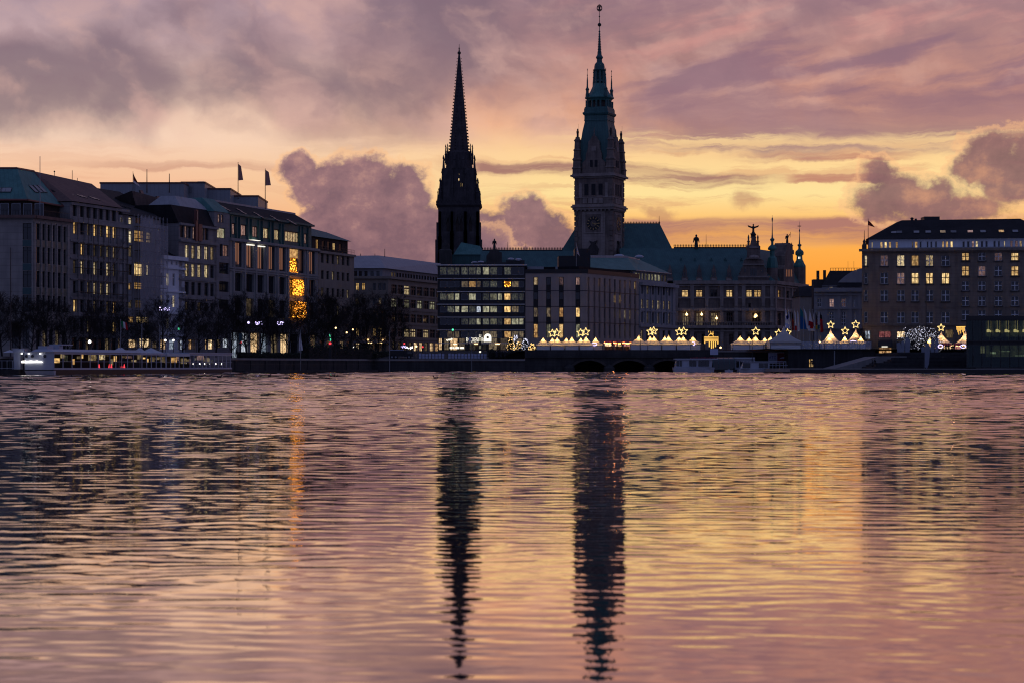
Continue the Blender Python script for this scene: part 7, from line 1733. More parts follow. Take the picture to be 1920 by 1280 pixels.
def tree(px, c, top, v, label, gz=GL, Y=None):
    if Y is None: x, y = sh(px, c)
    else: x, y = X(px, Y), Y
    t = thing('bare_tree', label, 'tree', (x, y, gz), (px * 1.7) % 6.28, group='bare trees along the waterfront')
    s = (Z(top, y) - gz) / TREES[v][2]
    for me, nm in ((TREES[v][0], 'trunk'), (TREES[v][1], 'crown')):
        o = bpy.data.objects.new(nm, me); COL.objects.link(o); o.parent = t
    t.scale = (s * 1.02, s * 1.02, s)
TL = ['bare brownish tree at the left edge before the corner house', 'bare tree before the blank wall of the corner house', 'bare tree before the corner of the corner house', 'bare tree before the dark window strips of corner house',
      'bare tree where the corner house meets the tiled roof house', 'bare tree before the left half of tile roofed house', 'bare tree before the middle of tile roofed house', 'bare tree before the right end of tile roofed house',
      'bare tree before the scaffold netting', 'bare tree before the small white house, lights showing through', 'bare tree before the left end of grey stone house', 'bare tree before the middle of grey stone house', 'bare tree before the narrow house with yellow window',
      'bare tree before the first mirror windows of glass front', 'bare tree before the second pier of glass front building', 'bare tree before the middle of the glass front building', 'bare tree just left of the orange light tree', 'bare tree touching the lowest orange lights', 'bare tree right of the orange light tree',
      'bare tree before the left half of railed house', 'bare tree before the right half of railed house', 'bare tree between railed house and hip roofed house', 'bare tree before the uplit front of hip roofed house', 'bare tree on the right of the lit canopy', 'tallest bare tree before the hip roofed office house']
for i, (px, c, top, v) in enumerate(((4, -178, 545, 1), (36, -176, 552, 1), (60, -180, 556, 3), (88, -176, 548, 0), (128, -180, 562, 3), (165, -177, 556, 2), (196, -182, 566, 0), (228, -178, 560, 3), (268, -180, 566, 2), (304, -176, 548, 0), (342, -178, 556, 2), (374, -181, 560, 1), (405, -177, 552, 0), (434, -181, 548, 2),
                                  (462, -178, 540, 0), (488, -181, 548, 3), (514, -177, 545, 2), (541, -180, 550, 0), (575, -177, 535, 2), (604, -181, 545, 0), (630, -178, 542, 3), (656, -180, 545, 2), (688, -178, 540, 0), (708, -181, 548, 2), (738, -177, 538, 2))): tree(px, c, top, v, TL[i])
tree(1612, 0, 610, 0, 'small bare dark tree before the hotel corner', 4.0, 430)
# ---------------------------------------------------------------- trees with lights
def gem(mb, q, r, m=0):
    a = [(q[0] + r, q[1], q[2]), (q[0], q[1] + r, q[2]), (q[0] - r, q[1], q[2]), (q[0], q[1] - r, q[2])]; n = len(mb.v)
    mb.v.extend(a + [(q[0], q[1], q[2] + r), (q[0], q[1], q[2] - r)])
    for i in range(4): mb.f.append((n + i, n + (i + 1) % 4, n + 4)); mb.m.append(m); mb.f.append((n + (i + 1) % 4, n + i, n + 5)); mb.m.append(m)
def fairy_tree():
    Y = 405.0; x = X(1727, Y); t = thing('fairy_light_tree', 'round bare tree covered in tiny white fairy lights before the hotel', 'tree', (x, Y, 3.66))
    rng = random.Random(5); tr, cr, tips, zm = grow(55, 5.6, 1.0, 5, 0, True, .02, 3)
    s = (Z(606, Y) - 3.66) / zm
    for mbx, nm, mt in ((tr, 'trunk', M['bark']), (cr, 'crown', M['twig'])):
        o = bpy.data.objects.new(nm, mbx.mesh(nm, mt)); COL.objects.link(o); o.parent = t; o.scale = (s * 1.15, s * 1.15, s)
    b = MB()
    for q in tips:
        if rng.random() < .13: gem(b, (q.x * s * 1.15, q.y * s * 1.15, q.z * s), .03 + .03 * rng.random())
    for f in cr.f[::9]:
        q = Vector(cr.v[f[0]])
        if rng.random() < .06: gem(b, (q.x * s * 1.15, q.y * s * 1.15, q.z * s), .02 + .02 * rng.random())
    o = b.build('fairy_lights', M['fairy_white'], t, local=True); o['kind'] = 'stuff'
fairy_tree()
def lit_fir(px, Y, top, w, mat, label, gz, seed):
    x = X(px, Y); t = thing('lit_fir_tree', label, 'tree', (x, Y, gz), 0, 'lit fir trees left of the market tents'); h = Z(top, Y) - gz; W = w / F * Y; rng = random.Random(seed)
    b = MB(); b.tube((0, 0, 0), (0, 0, h), .1, .02, 6); b.build('trunk', M['bark'], t, local=True)
    b = MB(); l = MB()
    for i in range(520):
        z = h * (.08 + .92 * rng.random() ** 1.3); r = W * .5 * (1 - z / h) * (.45 + .6 * rng.random()) + .04; a = rng.uniform(0, 6.28)
        q = Vector((r * math.cos(a), r * math.sin(a), z)); d = Vector((math.cos(a), math.sin(a), -.3)).normalized() * .22; e = d.orthogonal().normalized() * .06
        b.face([q - d, q + e, q + d, q - e])
        if i % 6 == 0: gem(l, q + d, .035 + .045 * rng.random())
    b.build('crown', M['hedge_leaf'], t, local=True); o = l.build('fairy_lights', M[mat], t, local=True); o['kind'] = 'stuff'
for px, Y, top, w, mt, lab, sd in ((958, 432, 632, 18, 'fairy_warm', 'fir tree with dense orange lights left of the market tents', 1), (973, 436, 640, 16, 'fairy_warm', 'small fir tree with scattered orange lights beside brighter one', 2), (985, 434, 634, 20, 'fairy_white', 'fir tree with whitish lights nearest the first market tent', 3), (998, 430, 643, 15, 'fairy_warm', 'low fir tree with few lights touching the first tent', 4), (967, 440, 628, 12, 'fairy_white', 'tall thin fir tree with white lights behind the orange one', 6)): lit_fir(px, Y, top, w, mt, lab, 4.4, sd)
# ---------------------------------------------------------------- market tents
lamp = bpy.data.lights.new('tent_lamp', 'POINT'); lamp.energy = 100; lamp.color = (1.0, .54, .14); lamp.shadow_soft_size = .18
biglamp = bpy.data.lights.new('tent_lamp', 'POINT'); biglamp.energy = 170; biglamp.color = (1.0, .54, .2); biglamp.shadow_soft_size = .25
def tent_mesh(w, he, hp, hot):
    b = MB(); n = 9; prof = [(w / 2 + .04, he - .28), (w / 2 + .02, he)]
    for i in range(1, n + 1):
        q = i / n; prof.append((max(w / 2 * (1 - q) ** 1.55 * (1 - .10 * q) + .05, .05), he + (hp - he) * (q ** 1.25 * .62 + q * .38)))
    f = 1 / math.cos(math.pi / 4); k = 4; rot = R(45)
    for r, z in prof:
        for i in range(k): a = rot + 2 * math.pi * i / k; b.v.append((r * f * math.cos(a), r * f * math.sin(a), z))
    for l in range(len(prof) - 1):
        for i in range(k): j = (i + 1) % k; b.f.append((l * k + i, l * k + j, (l + 1) * k + j, (l + 1) * k + i)); b.m.append(0)
    b.f.append(tuple(range((len(prof) - 1) * k, len(prof) * k))); b.m.append(0)
    return b.mesh('canopy', M['tent_cloth'])
def wall_mesh(w, he, open_front, depth):
    b = MB(); t = .03
    if not open_front: b.box(-w / 2 + .06, w / 2 - .06, -depth / 2 + .05, -depth / 2 + .05 + t, 0, he - .27)
    else: b.box(-w / 2 + .06, w / 2 - .06, -depth / 2 + .05, -depth / 2 + .05 + t, 0, .9)
    b.box(-w / 2 + .05, -w / 2 + .05 + t, -depth / 2 + .1, depth / 2 - .1, 0, he - .27); b.box(w / 2 - .05 - t, w / 2 - .05, -depth / 2 + .1, depth / 2 - .1, 0, he - .27)
    b.box(-w / 2 + .06, w / 2 - .06, depth / 2 - .05 - t, depth / 2 - .05, 0, he - .27); return b.mesh('side_wall', M['tent_wall'])
def frame_mesh(w, he, depth):
    b = MB()
    for sx in (-1, 1):
        for sy in (-1, 1): b.box(sx * (w / 2 - .06) - .04, sx * (w / 2 - .06) + .04, sy * (depth / 2 - .03) - .04, sy * (depth / 2 - .03) + .04, 0, he - .1)
    b.box(-w / 2, w / 2, -depth / 2 - .02, -depth / 2 + .03, he - .33, he - .28); return b.mesh('frame', M['dark_metal'])
TM = {}
def tent(px, Y, wpx, peak, eave, label, lit=True, open_front=False, gz=4.4, group='market tents on the bridge', big=False):
    w = round(wpx / F * Y, 1); he = round(Z(eave, Y) - gz, 1); hp = round(Z(peak, Y) - gz, 1)
    k = (w, he, hp, open_front)
    if k not in TM: TM[k] = (tent_mesh(w, he, hp, 0), wall_mesh(w, he, open_front, w), frame_mesh(w, he, w))
    t = thing('market_tent', label, 'tent', (X(px, Y), Y, gz), 0, group)
    for me, nm in zip(TM[k], ('canopy', 'side_wall', 'frame')):
        o = bpy.data.objects.new(nm, me); COL.objects.link(o); o.parent = t
    if lit:
        o = bpy.data.objects.new('tent_lamp', biglamp if big else lamp); COL.objects.link(o); o.parent = t; o.location = (0, 0, he + (hp - he) * (.38 if not big else .34))
    return t
Yf, Yk = 420.6, 426.5
for px, pk, lab in ((1018.5, 632, 'leftmost lit peaked tent of the bridge market'), (1045, 632, 'lit peaked tent under the left pair of stars, front row'), (1072, 630, 'lit tent with bright glazed front between the two star pairs'), (1099, 629.5, 'lit peaked tent under the second pair of stars, front row')): tent(px, Yf, 26.8, pk, 645.5, lab, open_front=px in (1072, 1099))
for px, pk, lab in ((1035.5, 633, 'peak of lit tent behind the left pair of stars'), (1062, 632.5, 'lit tent peak behind the glazed tent'), (1089, 632.5, 'lit tent peak behind the second star pair'), (1116.5, 631.5, 'lit tent at the right end of the left tent row')): tent(px, Yk, 26.4, pk, 645.0, lab)
for px, pk, lab in ((1197.5, 628, 'lit white tent right of the red market stalls'), (1226, 629, 'lit white tent under the third pair of stars'), (1253.5, 628.5, 'lit white tent midway between the right star pairs'), (1281, 629, 'lit white tent under the fourth pair of stars')): tent(px, Yf, 27.6 if px > 1200 else 33, pk, 643.2, lab)
for px, pk, lab in ((1219, 630.5, 'lit tent peak just behind the third star pair'), (1246.5, 630.5, 'lit tent peak hidden behind the middle white tent'), (1273, 630.5, 'lit tent peak just behind the fourth star pair'), (1299.5, 630, 'lit tent with violet hoop left of the golden gate')): tent(px, Yk, 27.2, pk, 643.0, lab)
for px, pk, lab in ((1388, 629.5, 'lit white tent right of the golden gate'), (1416.5, 629, 'lit white tent under the lone star')): tent(px, Yf, 28.2 if px > 1400 else 33, pk, 643.5, lab)
for px, pk, lab in ((1404.5, 631.5, 'lit tent peak just left of the lone star'), (1434, 631.5, 'narrow lit tent peak right of the lone star'), (1445, 630, 'lit tent peak beside the big unlit tent')): tent(px, Yk, 24, pk, 643.5, lab)
tent(1469.5, 419.8, 58, 612, 639.5, 'big unlit pale blue tent with open dark front', lit=False, open_front=True)
b = MB()
o = None
for px, Y, w, pk, ev, lab, bg in ((1557.5, 436, 31, 617, 641, 'tall lit tent with star left of the hotel', True), (1554.5, 424, 15, 630, 641, 'small glowing tent before the tall star tent', False), (1584, 426, 15, 629, 641, 'small glowing tent with low star between tall tents', False), (1604.5, 436, 33, 616, 641, 'tall lit tent with star before the hotel corner', True), (1614, 424, 17, 629.5, 642, 'small glowing tent right of the tall star tents', False)): tent(px, Y, w, pk, ev, lab, gz=3.7, group='lit tents left of the hotel', big=bg)
tent(1743.5, 401, 16, 632, 647, 'small glowing tent behind the pale feather flags', gz=3.66, group='lit tents before the hotel')
tent(1765, 408, 44, 622, 647, 'tall lit tent with star right of the fairy light tree', gz=3.66, group='lit tents before the hotel', open_front=True, big=True)
tent(1810, 408, 44, 621, 647, 'tall lit tent half hidden by the glass pavilion', gz=3.66, group='lit tents before the hotel', open_front=True, big=True)
# stars on the tents
def star_mesh(r):
    b = MB(); pts = []
    for i in range(10): a = math.pi / 2 + math.pi * i / 5; q = r if i % 2 == 0 else r * .43; pts.append((q * math.cos(a), 0, q * math.sin(a)))
    for i in range(10): b.tube(pts[i], pts[(i + 1) % 10], .052, k=5)
    for i in range(10):
        p, q = Vector(pts[i]), Vector(pts[(i + 1) % 10])
        for s in (.2, .5, .8): gem(b, p.lerp(q, s), .085)
    return b.mesh('star_light', M['star_glow'])
SM = {}
for px, py, r, Y, lab in ((1035.7, 625, 7.6, 426, 'glowing star, left one of the left pair'), (1043.8, 624, 7.8, 420, 'glowing star, right one of the left pair'), (1088.6, 624, 7.6, 426, 'glowing star, left one of pair over glazed tents'), (1098.4, 622.3, 7.9, 420, 'glowing star, right one of pair over glazed tents'), (1219.7, 622, 7.8, 426, 'glowing star, left one of pair right of red stalls'), (1225.6, 620.5, 8, 420, 'glowing star, right one of pair right of red stalls'), (1273.7, 622, 7.8, 426, 'glowing star, left one of pair left of golden gate'), (1281.8, 621, 8, 420, 'glowing star, right one of pair left of golden gate'), (1417, 621, 8, 420, 'lone glowing star right of the golden gate'), (1460, 624.5, 7.4, 427, 'glowing star half hidden by left slope of big tent'), (1477, 623.5, 7.4, 427, 'glowing star half hidden by right slope of big tent'), (1557.6, 609, 7.2, 436, 'glowing star on the tall tent nearest the flags'), (1584.5, 620.5, 7.6, 426, 'lowest glowing star on the small tent between tall ones'), (1604.5, 608.5, 8, 436, 'glowing star on the tall tent before hotel corner'), (1764.6, 614.5, 7.2, 408, 'glowing star on the tent beside fairy light tree')):
    k = round(r / F * Y, 2); SM[k] = SM.get(k) or star_mesh(k)
    o = place('star_light', SM[k], None, tuple(P(px, py, Y))); tag(o, lab, 'star light', 'glowing stars on the tents')
# golden gate of lights
def light_gate():
    Y = 428.0; t = thing('light_gate', 'golden gate with columns drawn in strings of lights', 'light display', (X(1333, Y), Y, 4.4)); q = lambda px, py: tuple(P(px, py, Y))
    b = MB()
    for py in (631.5, 634.5, 637, 639.5): b.tube(q(1320.5, py), q(1346.5, py), .055, k=4)
    for i in range(14): b.tube(q(1320.5 + i * 2, 631.5), q(1320.5 + i * 2, 639.5), .04, k=4)
    b.build('beam', M['gold_glow'], t); b = MB()
    for i, px in enumerate((1321, 1325, 1329.5, 1333.5, 1337, 1341, 1345.5)):
        lo = (644, 640, 650, 653, 652, 650, 645)[i]; b.tube(q(px, 639.5), q(px, lo), .06, k=4); b.tube(q(px + 1, 639.5), q(px + 1, lo), .06, k=4)
    b.build('column', M['gold_glow'], t); b = MB()
    for i in range(6): a, c = math.pi * i / 6, math.pi * (i + 1) / 6; b.tube(q(1333 - 4.5 * math.cos(a), 631 - 4.5 * math.sin(a)), q(1333 - 4.5 * math.cos(c), 631 - 4.5 * math.sin(c)), .06, k=4)
    for px, p0, p1 in ((1332.5, 627, 621), (1337, 628, 621.5), (1328.8, 624, 620.5), (1335, 627, 623)): b.tube(q(px, p0), q(px, p1), .05, k=4)
    b.tube(q(1331, 626), q(1338, 626), .05, k=4); b.build('quadriga', M['gold_glow'], t); b = MB()
    for px in (1322, 1345): b.tube(q(px, 655.5), q(px, 640), .05, k=5)
    b.build('post', M['dark_metal'], t)
light_gate()
# stalls with red awnings
for px, Y, w, lab, aw, gz in ((1142, 424, 17, 'red awning market stall strung with orange bulbs, left', 'red_paint', 4.4), (1160, 426, 15, 'red awning market stall strung with orange bulbs, middle', 'red_paint', 4.4), (1176, 424, 13, 'dark red awning market stall beside the white tents', 'dark_red', 4.4), (1775, 402, 20, 'market stall with yellow lit goods under the star tent', 'red_paint', 3.66), (1797, 402, 18, 'market stall with red lit goods beside the glass pavilion', 'red_paint', 3.66)):
    t = thing('market_stall', lab, 'market stall', (X(px, Y), Y, gz), 0, 'market stalls with lit fronts'); W = w / F * Y; h = 1.55
    b = MB(); b.box(-W / 2, W / 2, -.6, .8, 0, .75 if gz > 4 else .5); b.build('counter', M['dark_stone'], t, local=True)
    b = MB(); b.solid([(-W / 2 - .1, -.9, h - .25), (W / 2 + .1, -.9, h - .25), (W / 2 + .1, 1, h - .1), (-W / 2 - .1, 1, h - .1)], [(-W / 2, -.8, h - .12), (W / 2, -.8, h - .12), (W / 2 - .2, .6, h + .35), (-W / 2 + .2, .6, h + .35)]); b.build('awning', M[aw], t, local=True)
    b = MB(); b.box(-W / 2 + .1, W / 2 - .1, .7, .78, .76, h - .15); b.build('back_panel', M['lit_shop' if px in (1142, 1160, 1775) else 'lit_red'], t, local=True)
    b = MB()
    for i in range(7): b.ball((-W / 2 + W * i / 6, -.93, h - .12 - .12 * math.sin(math.pi * i / 6)), .075, k=6)
    b.build('bulb', M['lamp_stall' if gz > 4 else 'lamp_warm'], t, local=True)
    b = MB()
    for s in (-1, 1): b.box(s * W / 2 - .04, s * W / 2 + .04, -.85, -.77, 0, h - .1)
    b.build('post', M['brown_frame'], t, local=True)
ld = bpy.data.lights.new('stall_light', 'POINT'); ld.energy = 40; ld.color = (1, .45, .18); ld.shadow_soft_size = .2
for px, Y, z in ((1151, 422, 6.0), (1168, 423, 6.0), (1786, 399.5, 5.6)): lo = bpy.data.objects.new('stall_light', ld); COL.objects.link(lo); lo.location = (X(px, Y), Y, z)
# violet and white hoops of light hung on the tents
for px, py, rx, ry, Y, lab, a0, a1 in ((1114.5, 645, 4.5, 2.4, 418.6, 'white hoop light on the last tent of left row', -120, 150), (1298.5, 644, 4.6, 3.0, 418.4, 'violet hoop light on the tent left of golden gate', -80, 100), (1600, 640.5, 5.5, 1.8, 421, 'violet light arc on the tents left of the hotel', 10, 170), (1763.5, 649, 4.5, 3, 385, 'violet ring light below the star tent', -180, 180), (1806, 649, 5, 3, 385, 'violet ring light beside the glass pavilion', -180, 180)):
    b = MB(); q = None; c = P(px, py, Y)
    for i in range(17):
        a = R(a0 + (a1 - a0) * i / 16); p = (c.x + rx / F * Y * math.cos(a), Y, c.z + ry / F * Y * math.sin(a))
        if q: b.tube(q, p, .06, k=5)
        q = p
    o = b.build('hoop_light', M['lamp_violet']); tag(o, lab, 'hoop light', 'hoop lights on the tents')
b = MB()
for i in range(9): b.tube(P(1794 + i * 1.8, 613 + .6 * (i % 3), 412), P(1794.2 + i * 1.8, 619 + 2.2 * ((i * 7) % 5), 412), .06, k=4)
b.tube(P(1793, 613, 412), P(1810, 612.5, 412), .09, k=4); o = b.build('light_curtain', M['gold_glow']); tag(o, 'curtain of hanging golden lights left of the glass pavilion', 'light curtain')
# glass fence before the right tents
m = netting('fence_glass', (.55, .60, .70, 1), .34)
for i in range(6):
    a, c = 1502 + i * 22, 1502 + (i + 1) * 22 - .4; Y = 418.0
    t = thing('glass_fence', ('glass fence panel right under the flags', 'glass fence panel left of the tall star tent', 'glass fence panel before the tall star tent', 'glass fence panel before the low star tent', 'glass fence panel under the violet arc', 'last glass fence panel before the hotel corner')[i], 'fence', (X(a, Y), Y, 4.0), 0, 'glass fence panels before the tents')
    b = MB(); b.box(X(a, Y) + .05, X(c, Y) - .05, Y, Y + .03, 4.1, Z(640, Y)); b.build('pane', M['fence_glass'], t)
    b = MB()
    for q in (a, c): b.box(X(q, Y) - .04, X(q, Y) + .04, Y - .03, Y + .05, 4.0, Z(640, Y))
    b.build('post', M['grey_metal'], t)
# ---------------------------------------------------------------- flags and poles
def pole(px, Y, p0, p1, r, label, mat='grey_metal', name='flagpole', cat='pole', gz=None, group=None):
    t = thing(name, label, cat, (X(px, Y), Y, Z(p0, Y) if gz is None else gz), 0, group); z0 = Z(p0, Y) if gz is None else gz
    b = MB(); b.lathe(X(px, Y), Y, [(r * 1.2, z0), (r, z0 + .5), (r * .6, Z(p1, Y)), (r * 1.1, Z(p1, Y) + .01), (.02, Z(p1, Y) + .12)], 8); b.build('shaft', M[mat], t); return t
def flag(t, pts, Y, cols, name='cloth', fold=.18):
    """a cloth whose four photo corners are given: hoist top, fly top, fly bottom, hoist bottom; cols: bands from top to bottom"""
    n, m = 9, 8; a, bb, c, d = [Vector((q[0], q[1])) for q in pts]; mb = MB(); V = []
    for j in range(m + 1):
        for i in range(n + 1):
            s, q = i / n, j / m; p = a.lerp(bb, s).lerp(d.lerp(c, s), q); V.append(tuple(P(p.x, p.y, Y + fold * math.sin(s * 9 + q * 2) * (.3 + s))))
    for j in range(m):
        for i in range(n):
            k = j * (n + 1) + i; mb.f.append((k, k + 1, k + n + 2, k + n + 1)); mb.m.append(min(int(j / m * len(cols)), len(cols) - 1))
    mb.v = V; return mb.build(name, [M[x] for x in cols], t, smooth=True)
FL = [('white flag with dark blue emblem, leftmost in the flag row', ((1472.2, 578), (1474.5, 582), (1482.3, 617), (1472.2, 615)), ['flag_white', 'flag_white', 'flag_white', 'sign_pale']),
      ('narrow white flag second in the flag row', ((1478, 580), (1480, 586), (1483.5, 612), (1478.4, 612)), ['flag_white']), ('dark flag with red lower half in the flag row', ((1484.5, 582), (1487, 590), (1490.5, 619), (1485, 619.5)), ['flag_black', 'flag_dark_red', 'flag_dark_red']),
      ('white flag with pink hem in the flag row', ((1489.5, 582), (1492, 588), (1494, 619), (1491, 620)), ['flag_white', 'flag_white', 'flag_white', 'flag_red']), ('slim white flag left of the big blue flag', ((1495, 582), (1497, 588), (1500, 621), (1495.2, 622)), ['flag_white']),
      ('big blue green flag in the middle of the flag row', ((1500.5, 578), (1505, 584), (1513, 618), (1500.5, 617)), ['flag_teal', 'flag_blue', 'flag_blue']), ('white flag billowing right of the blue flag', ((1507, 578), (1512, 588), (1516, 617), (1512.5, 616)), ['flag_white']),
      ('white flag with red castle hem in the flag row', ((1518, 583), (1520, 588), (1528, 621), (1515, 620)), ['flag_white', 'flag_white', 'flag_red', 'flag_white']), ('slim pale flag right of the castle flag', ((1524, 583), (1525.5, 590), (1528.5, 612), (1526, 612)), ['flag_white']),
      ('dark flag with red and yellow bands in the flag row', ((1529, 586), (1531.5, 592), (1533, 617), (1529.2, 617)), ['flag_black', 'flag_dark_red', 'flag_yellow']), ('slim white flag second from right in the flag row', ((1535, 584), (1536.5, 590), (1537, 616), (1533, 617)), ['flag_white', 'flag_white', 'flag_teal']),
      ('dark and red flag, rightmost in the flag row', ((1537.5, 588), (1541, 592), (1544, 622), (1538.5, 624)), ['flag_black', 'flag_red', 'flag_red', 'flag_red'])]
for i, (lab, pts, cols) in enumerate(FL):
    Y = 424 + (i % 3) * .6; px = pts[0][0] - .3; t = pole(px, Y, 655, pts[0][1] - 2, .07, lab, gz=4.3, name='flag', cat='flag', group='row of flags beside the big tent'); flag(t, pts, Y - .1, cols, fold=.12)
    if i == 0:
        b = MB()
        for k in range(3):
            q = [P(1473.5 + k * 1.2, 594 - k * 1.0, Y - .45), P(1476 + k * 1.2, 592 - k, Y - .45), P(1478 + k * .6, 598 - k, Y - .45), P(1475.5 + k * .6, 600 - k, Y - .45)]; b.solid(q, [v + Vector((0, .04, 0)) for v in q])
        b.build('emblem', M['sign_blue'], t)
    if i == 7:
        b = MB(); q = [P(1519, 616, Y - .35), P(1525, 616, Y - .35), P(1525, 610, Y - .35), P(1523.6, 610, Y - .35), P(1523.6, 612, Y - .35), P(1522, 607, Y - .35), P(1520.4, 612, Y - .35), P(1520.4, 610, Y - .35), P(1519, 610, Y - .35)]; b.solid(q, [v + Vector((0, .03, 0)) for v in q]); b.build('emblem', M['flag_red'], t)
t = pole(446.4, 430, 374, 305.5, .09, 'pale banner flag on roof mast, left of the two', 'dark_metal', 'flag', 'flag', group='banner flags on the glass front roof'); flag(t, ((447, 308), (452, 312), (456, 338), (447.2, 339)), 430, ['flag_rose'])
t = pole(497.3, 440, 393, 317.5, .09, 'pale banner flag on roof mast, right of the two', 'dark_metal', 'flag', 'flag', group='banner flags on the glass front roof'); flag(t, ((497.9, 319), (504, 323), (508, 348), (498, 348.5)), 440, ['flag_rose'])
t = pole(249.3, 409, 372, 323, .06, 'small drooping dark flag on the gabled dark house', 'dark_metal', 'flag', 'flag'); flag(t, ((249.7, 324), (251.5, 330), (263, 351), (250, 343)), 409, ['flag_dark_red', 'flag_dark_red', 'flag_dark_red', 'flag_white'])
t = pole(1627.8, 441, 472, 411.5, .09, 'red flag on tall mast at the hotel roof corner', 'dark_red', 'flag', 'flag'); flag(t, ((1628.3, 414), (1632, 417), (1641, 427), (1628.3, 423)), 441, ['flag_dark_red'])
t = pole(1080.6, 473, 516, 457, .06, 'limp white flag on the corner block roof', 'grey_metal', 'flag', 'flag'); flag(t, ((1081, 458), (1083, 466), (1087, 481), (1082.5, 476)), 473, ['flag_white'])
t = pole(226, 312, 659, 600, .05, 'green white and red flag above the restaurant ship', 'grey_metal', 'flag', 'flag'); 
fo = flag(t, ((227, 601.5), (238, 606), (240, 620), (228, 613)), 312, ['flag_green', 'flag_white', 'flag_red'])
me = fo.data
for i, p in enumerate(me.polygons): p.material_index = min((i % 9) * 3 // 9, 2)
t = pole(563.5, 384, 695, 620, .06, 'white banner on thin pole standing at the left quay edge', 'grey_metal', 'flag', 'flag'); flag(t, ((563, 624), (560.5, 640), (560.5, 657), (568, 656)), 384, ['flag_white'], fold=.06)
pole(75, 357, 406, 295, .09, 'tall bare mast on the corner house terrace', 'grey_metal'); pole(20, 300, 683, 466, .09, 'very tall dark pole standing at the left edge', 'dark_metal', 'mast', gz=GL)
pole(275.5, 440, 362, 319, .12, 'thick dark roof mast behind the gabled dark house', 'dark_metal', 'roof_mast', 'mast'); pole(317.5, 440, 362, 327, .12, 'short dark roof mast right of the thicker one', 'dark_metal', 'roof_mast', 'mast'); pole(379.5, 462, 362, 342, .12, 'stubby dark roof mast beside the square rooftop block', 'dark_metal', 'roof_mast', 'mast')
pole(266, 316, 683, 610, .07, 'pale pole rising behind the parasols, left', gz=GL); pole(299.5, 322, 683, 611, .07, 'pale pole rising behind the parasols, right', gz=GL)
pole(730.5, 414, 695, 622, .08, 'tall pale pole by the water before the dark truck', gz=.0); pole(884.5, 416, 695, 655, .06, 'thin pole at the quay before the blue fence', gz=.0); pole(1410.5, 398, 690, 618, .07, 'thin dark pole before the lone star tent', 'dark_metal', gz=.3); pole(1200.5, 418.5, 656, 622, .07, 'dark lamp pole before the tent right of red stalls', 'dark_metal', gz=4.3); pole(1736.5, 395, 664, 527, .10, 'very tall dark mast before the hotel', 'dark_metal', gz=3.66)
for i, (px, p0, p1, w, Y, lab) in enumerate(((1686, 680, 640, 10, 386, 'pale feather flag leftmost beside the ramp'), (1693, 678, 637, 8, 389, 'slim pale feather flag second from left'), (1702, 673, 631, 12, 392, 'broad pale feather flag left of the fairy light tree'), (1731, 672, 648, 9, 388, 'pinkish feather flag before the glowing small tent'), (1739, 689, 641, 12, 362, 'nearest pale feather flag standing on the promenade'), (1749, 674, 634, 9, 384, 'pale feather flag right of the glowing small tent'), (1757, 672, 632, 8, 390, 'slim pale feather flag left of the star tent'))):
    gz = .83 if Y < 364 else .83 + .32 * int((Y - 364) / 2.2 + 1)
    t = thing('feather_flag', lab, 'flag', (X(px, Y), Y, gz), 0, 'feather flags on the steps'); b = MB(); x0 = X(px - w / 2, Y); b.tube((x0, Y, gz), (x0, Y, Z(p1, Y)), .035, .02, 5); b.build('pole', M['grey_metal'], t)
    b = MB(); w *= .8; pr = [(px - w / 2, p0 - 2), (px - w * .1, p0 + 2), (px + w * .3, p0 - 8), (px + w * .5, p1 + 16), (px + w * .42, p1 + 7), (px + w * .1, p1 + 1), (px - w / 2, p1 + 3)]
    b.solid([tuple(P(q, p, Y - .02)) for q, p in pr], [tuple(P(q, p, Y + .02)) for q, p in pr]); b.build('cloth', M['pennant_cloth'], t)
# ---------------------------------------------------------------- signs, lamps
def board(name, label, px0, px1, py0, py1, Y, mat, gz, legs=True):
    t = thing(name, label, 'sign', (X((px0 + px1) / 2, Y), Y, gz)); b = MB(); b.box(X(px0, Y), X(px1, Y), Y, Y + .1, Z(py1, Y), Z(py0, Y)); b.build('panel', M[mat], t)
    if legs:
        b = MB()
        for q in (px0 + 2, px1 - 2): b.tube((X(q, Y), Y + .16, gz), (X(q, Y), Y + .16, Z(py0, Y)), .05, k=6)
        b.build('leg', M['dark_metal'], t)
    return t
Y = 402.0
t = board('company_sign', 'white and dark red sign board lettered ATG above the boats', 1440.3, 1479.2, 661, 680, Y, 'dark_red', .0)
b = MB(); b.box(X(1440.6, Y), X(1457.3, Y), Y - .03, Y - .002, Z(679.7, Y), Z(661.3, Y)); b.build('white_field', M['sign_pale'], t)
text_obj('ATG', .82, .01, M['sign_blue'], 'letters', t, (X(1441.6, Y), Y - .05, Z(672.3, Y)), sx=.86)
b = MB(); b.box(X(1441.5, Y), X(1456.5, Y), Y - .05, Y - .031, Z(674.5, Y), Z(673.3, Y)); b.build('rule', M['teal_panel'], t)
b = MB()
for q in (((1462, 671.6), (1474, 671.6), (1471.5, 669.3), (1471.5, 668), (1464, 669.5)), ((1469.5, 666.2), (1472, 666.2), (1472, 664.8), (1470, 665))): b.solid([tuple(P(a, c, Y - .05)) for a, c in q], [tuple(P(a, c, Y - .003)) for a, c in q])
b.build('emblem', M['sign_pale'], t)
b = MB()
for q in ((1440.3, 1479.6, 661, 660.2), (1440.3, 1479.6, 680.6, 679.8), (1478.8, 1479.6, 679.8, 661)): b.box(X(q[0], Y), X(q[1], Y), Y - .06, Y + .12, Z(q[2], Y), Z(q[3], Y))
b.build('frame', M['white_frame'], t)
board('info_board', 'blank pale blue board on posts before the golden gate', 1331.5, 1346.5, 653.5, 664.5, 408, 'sign_pale', .0)
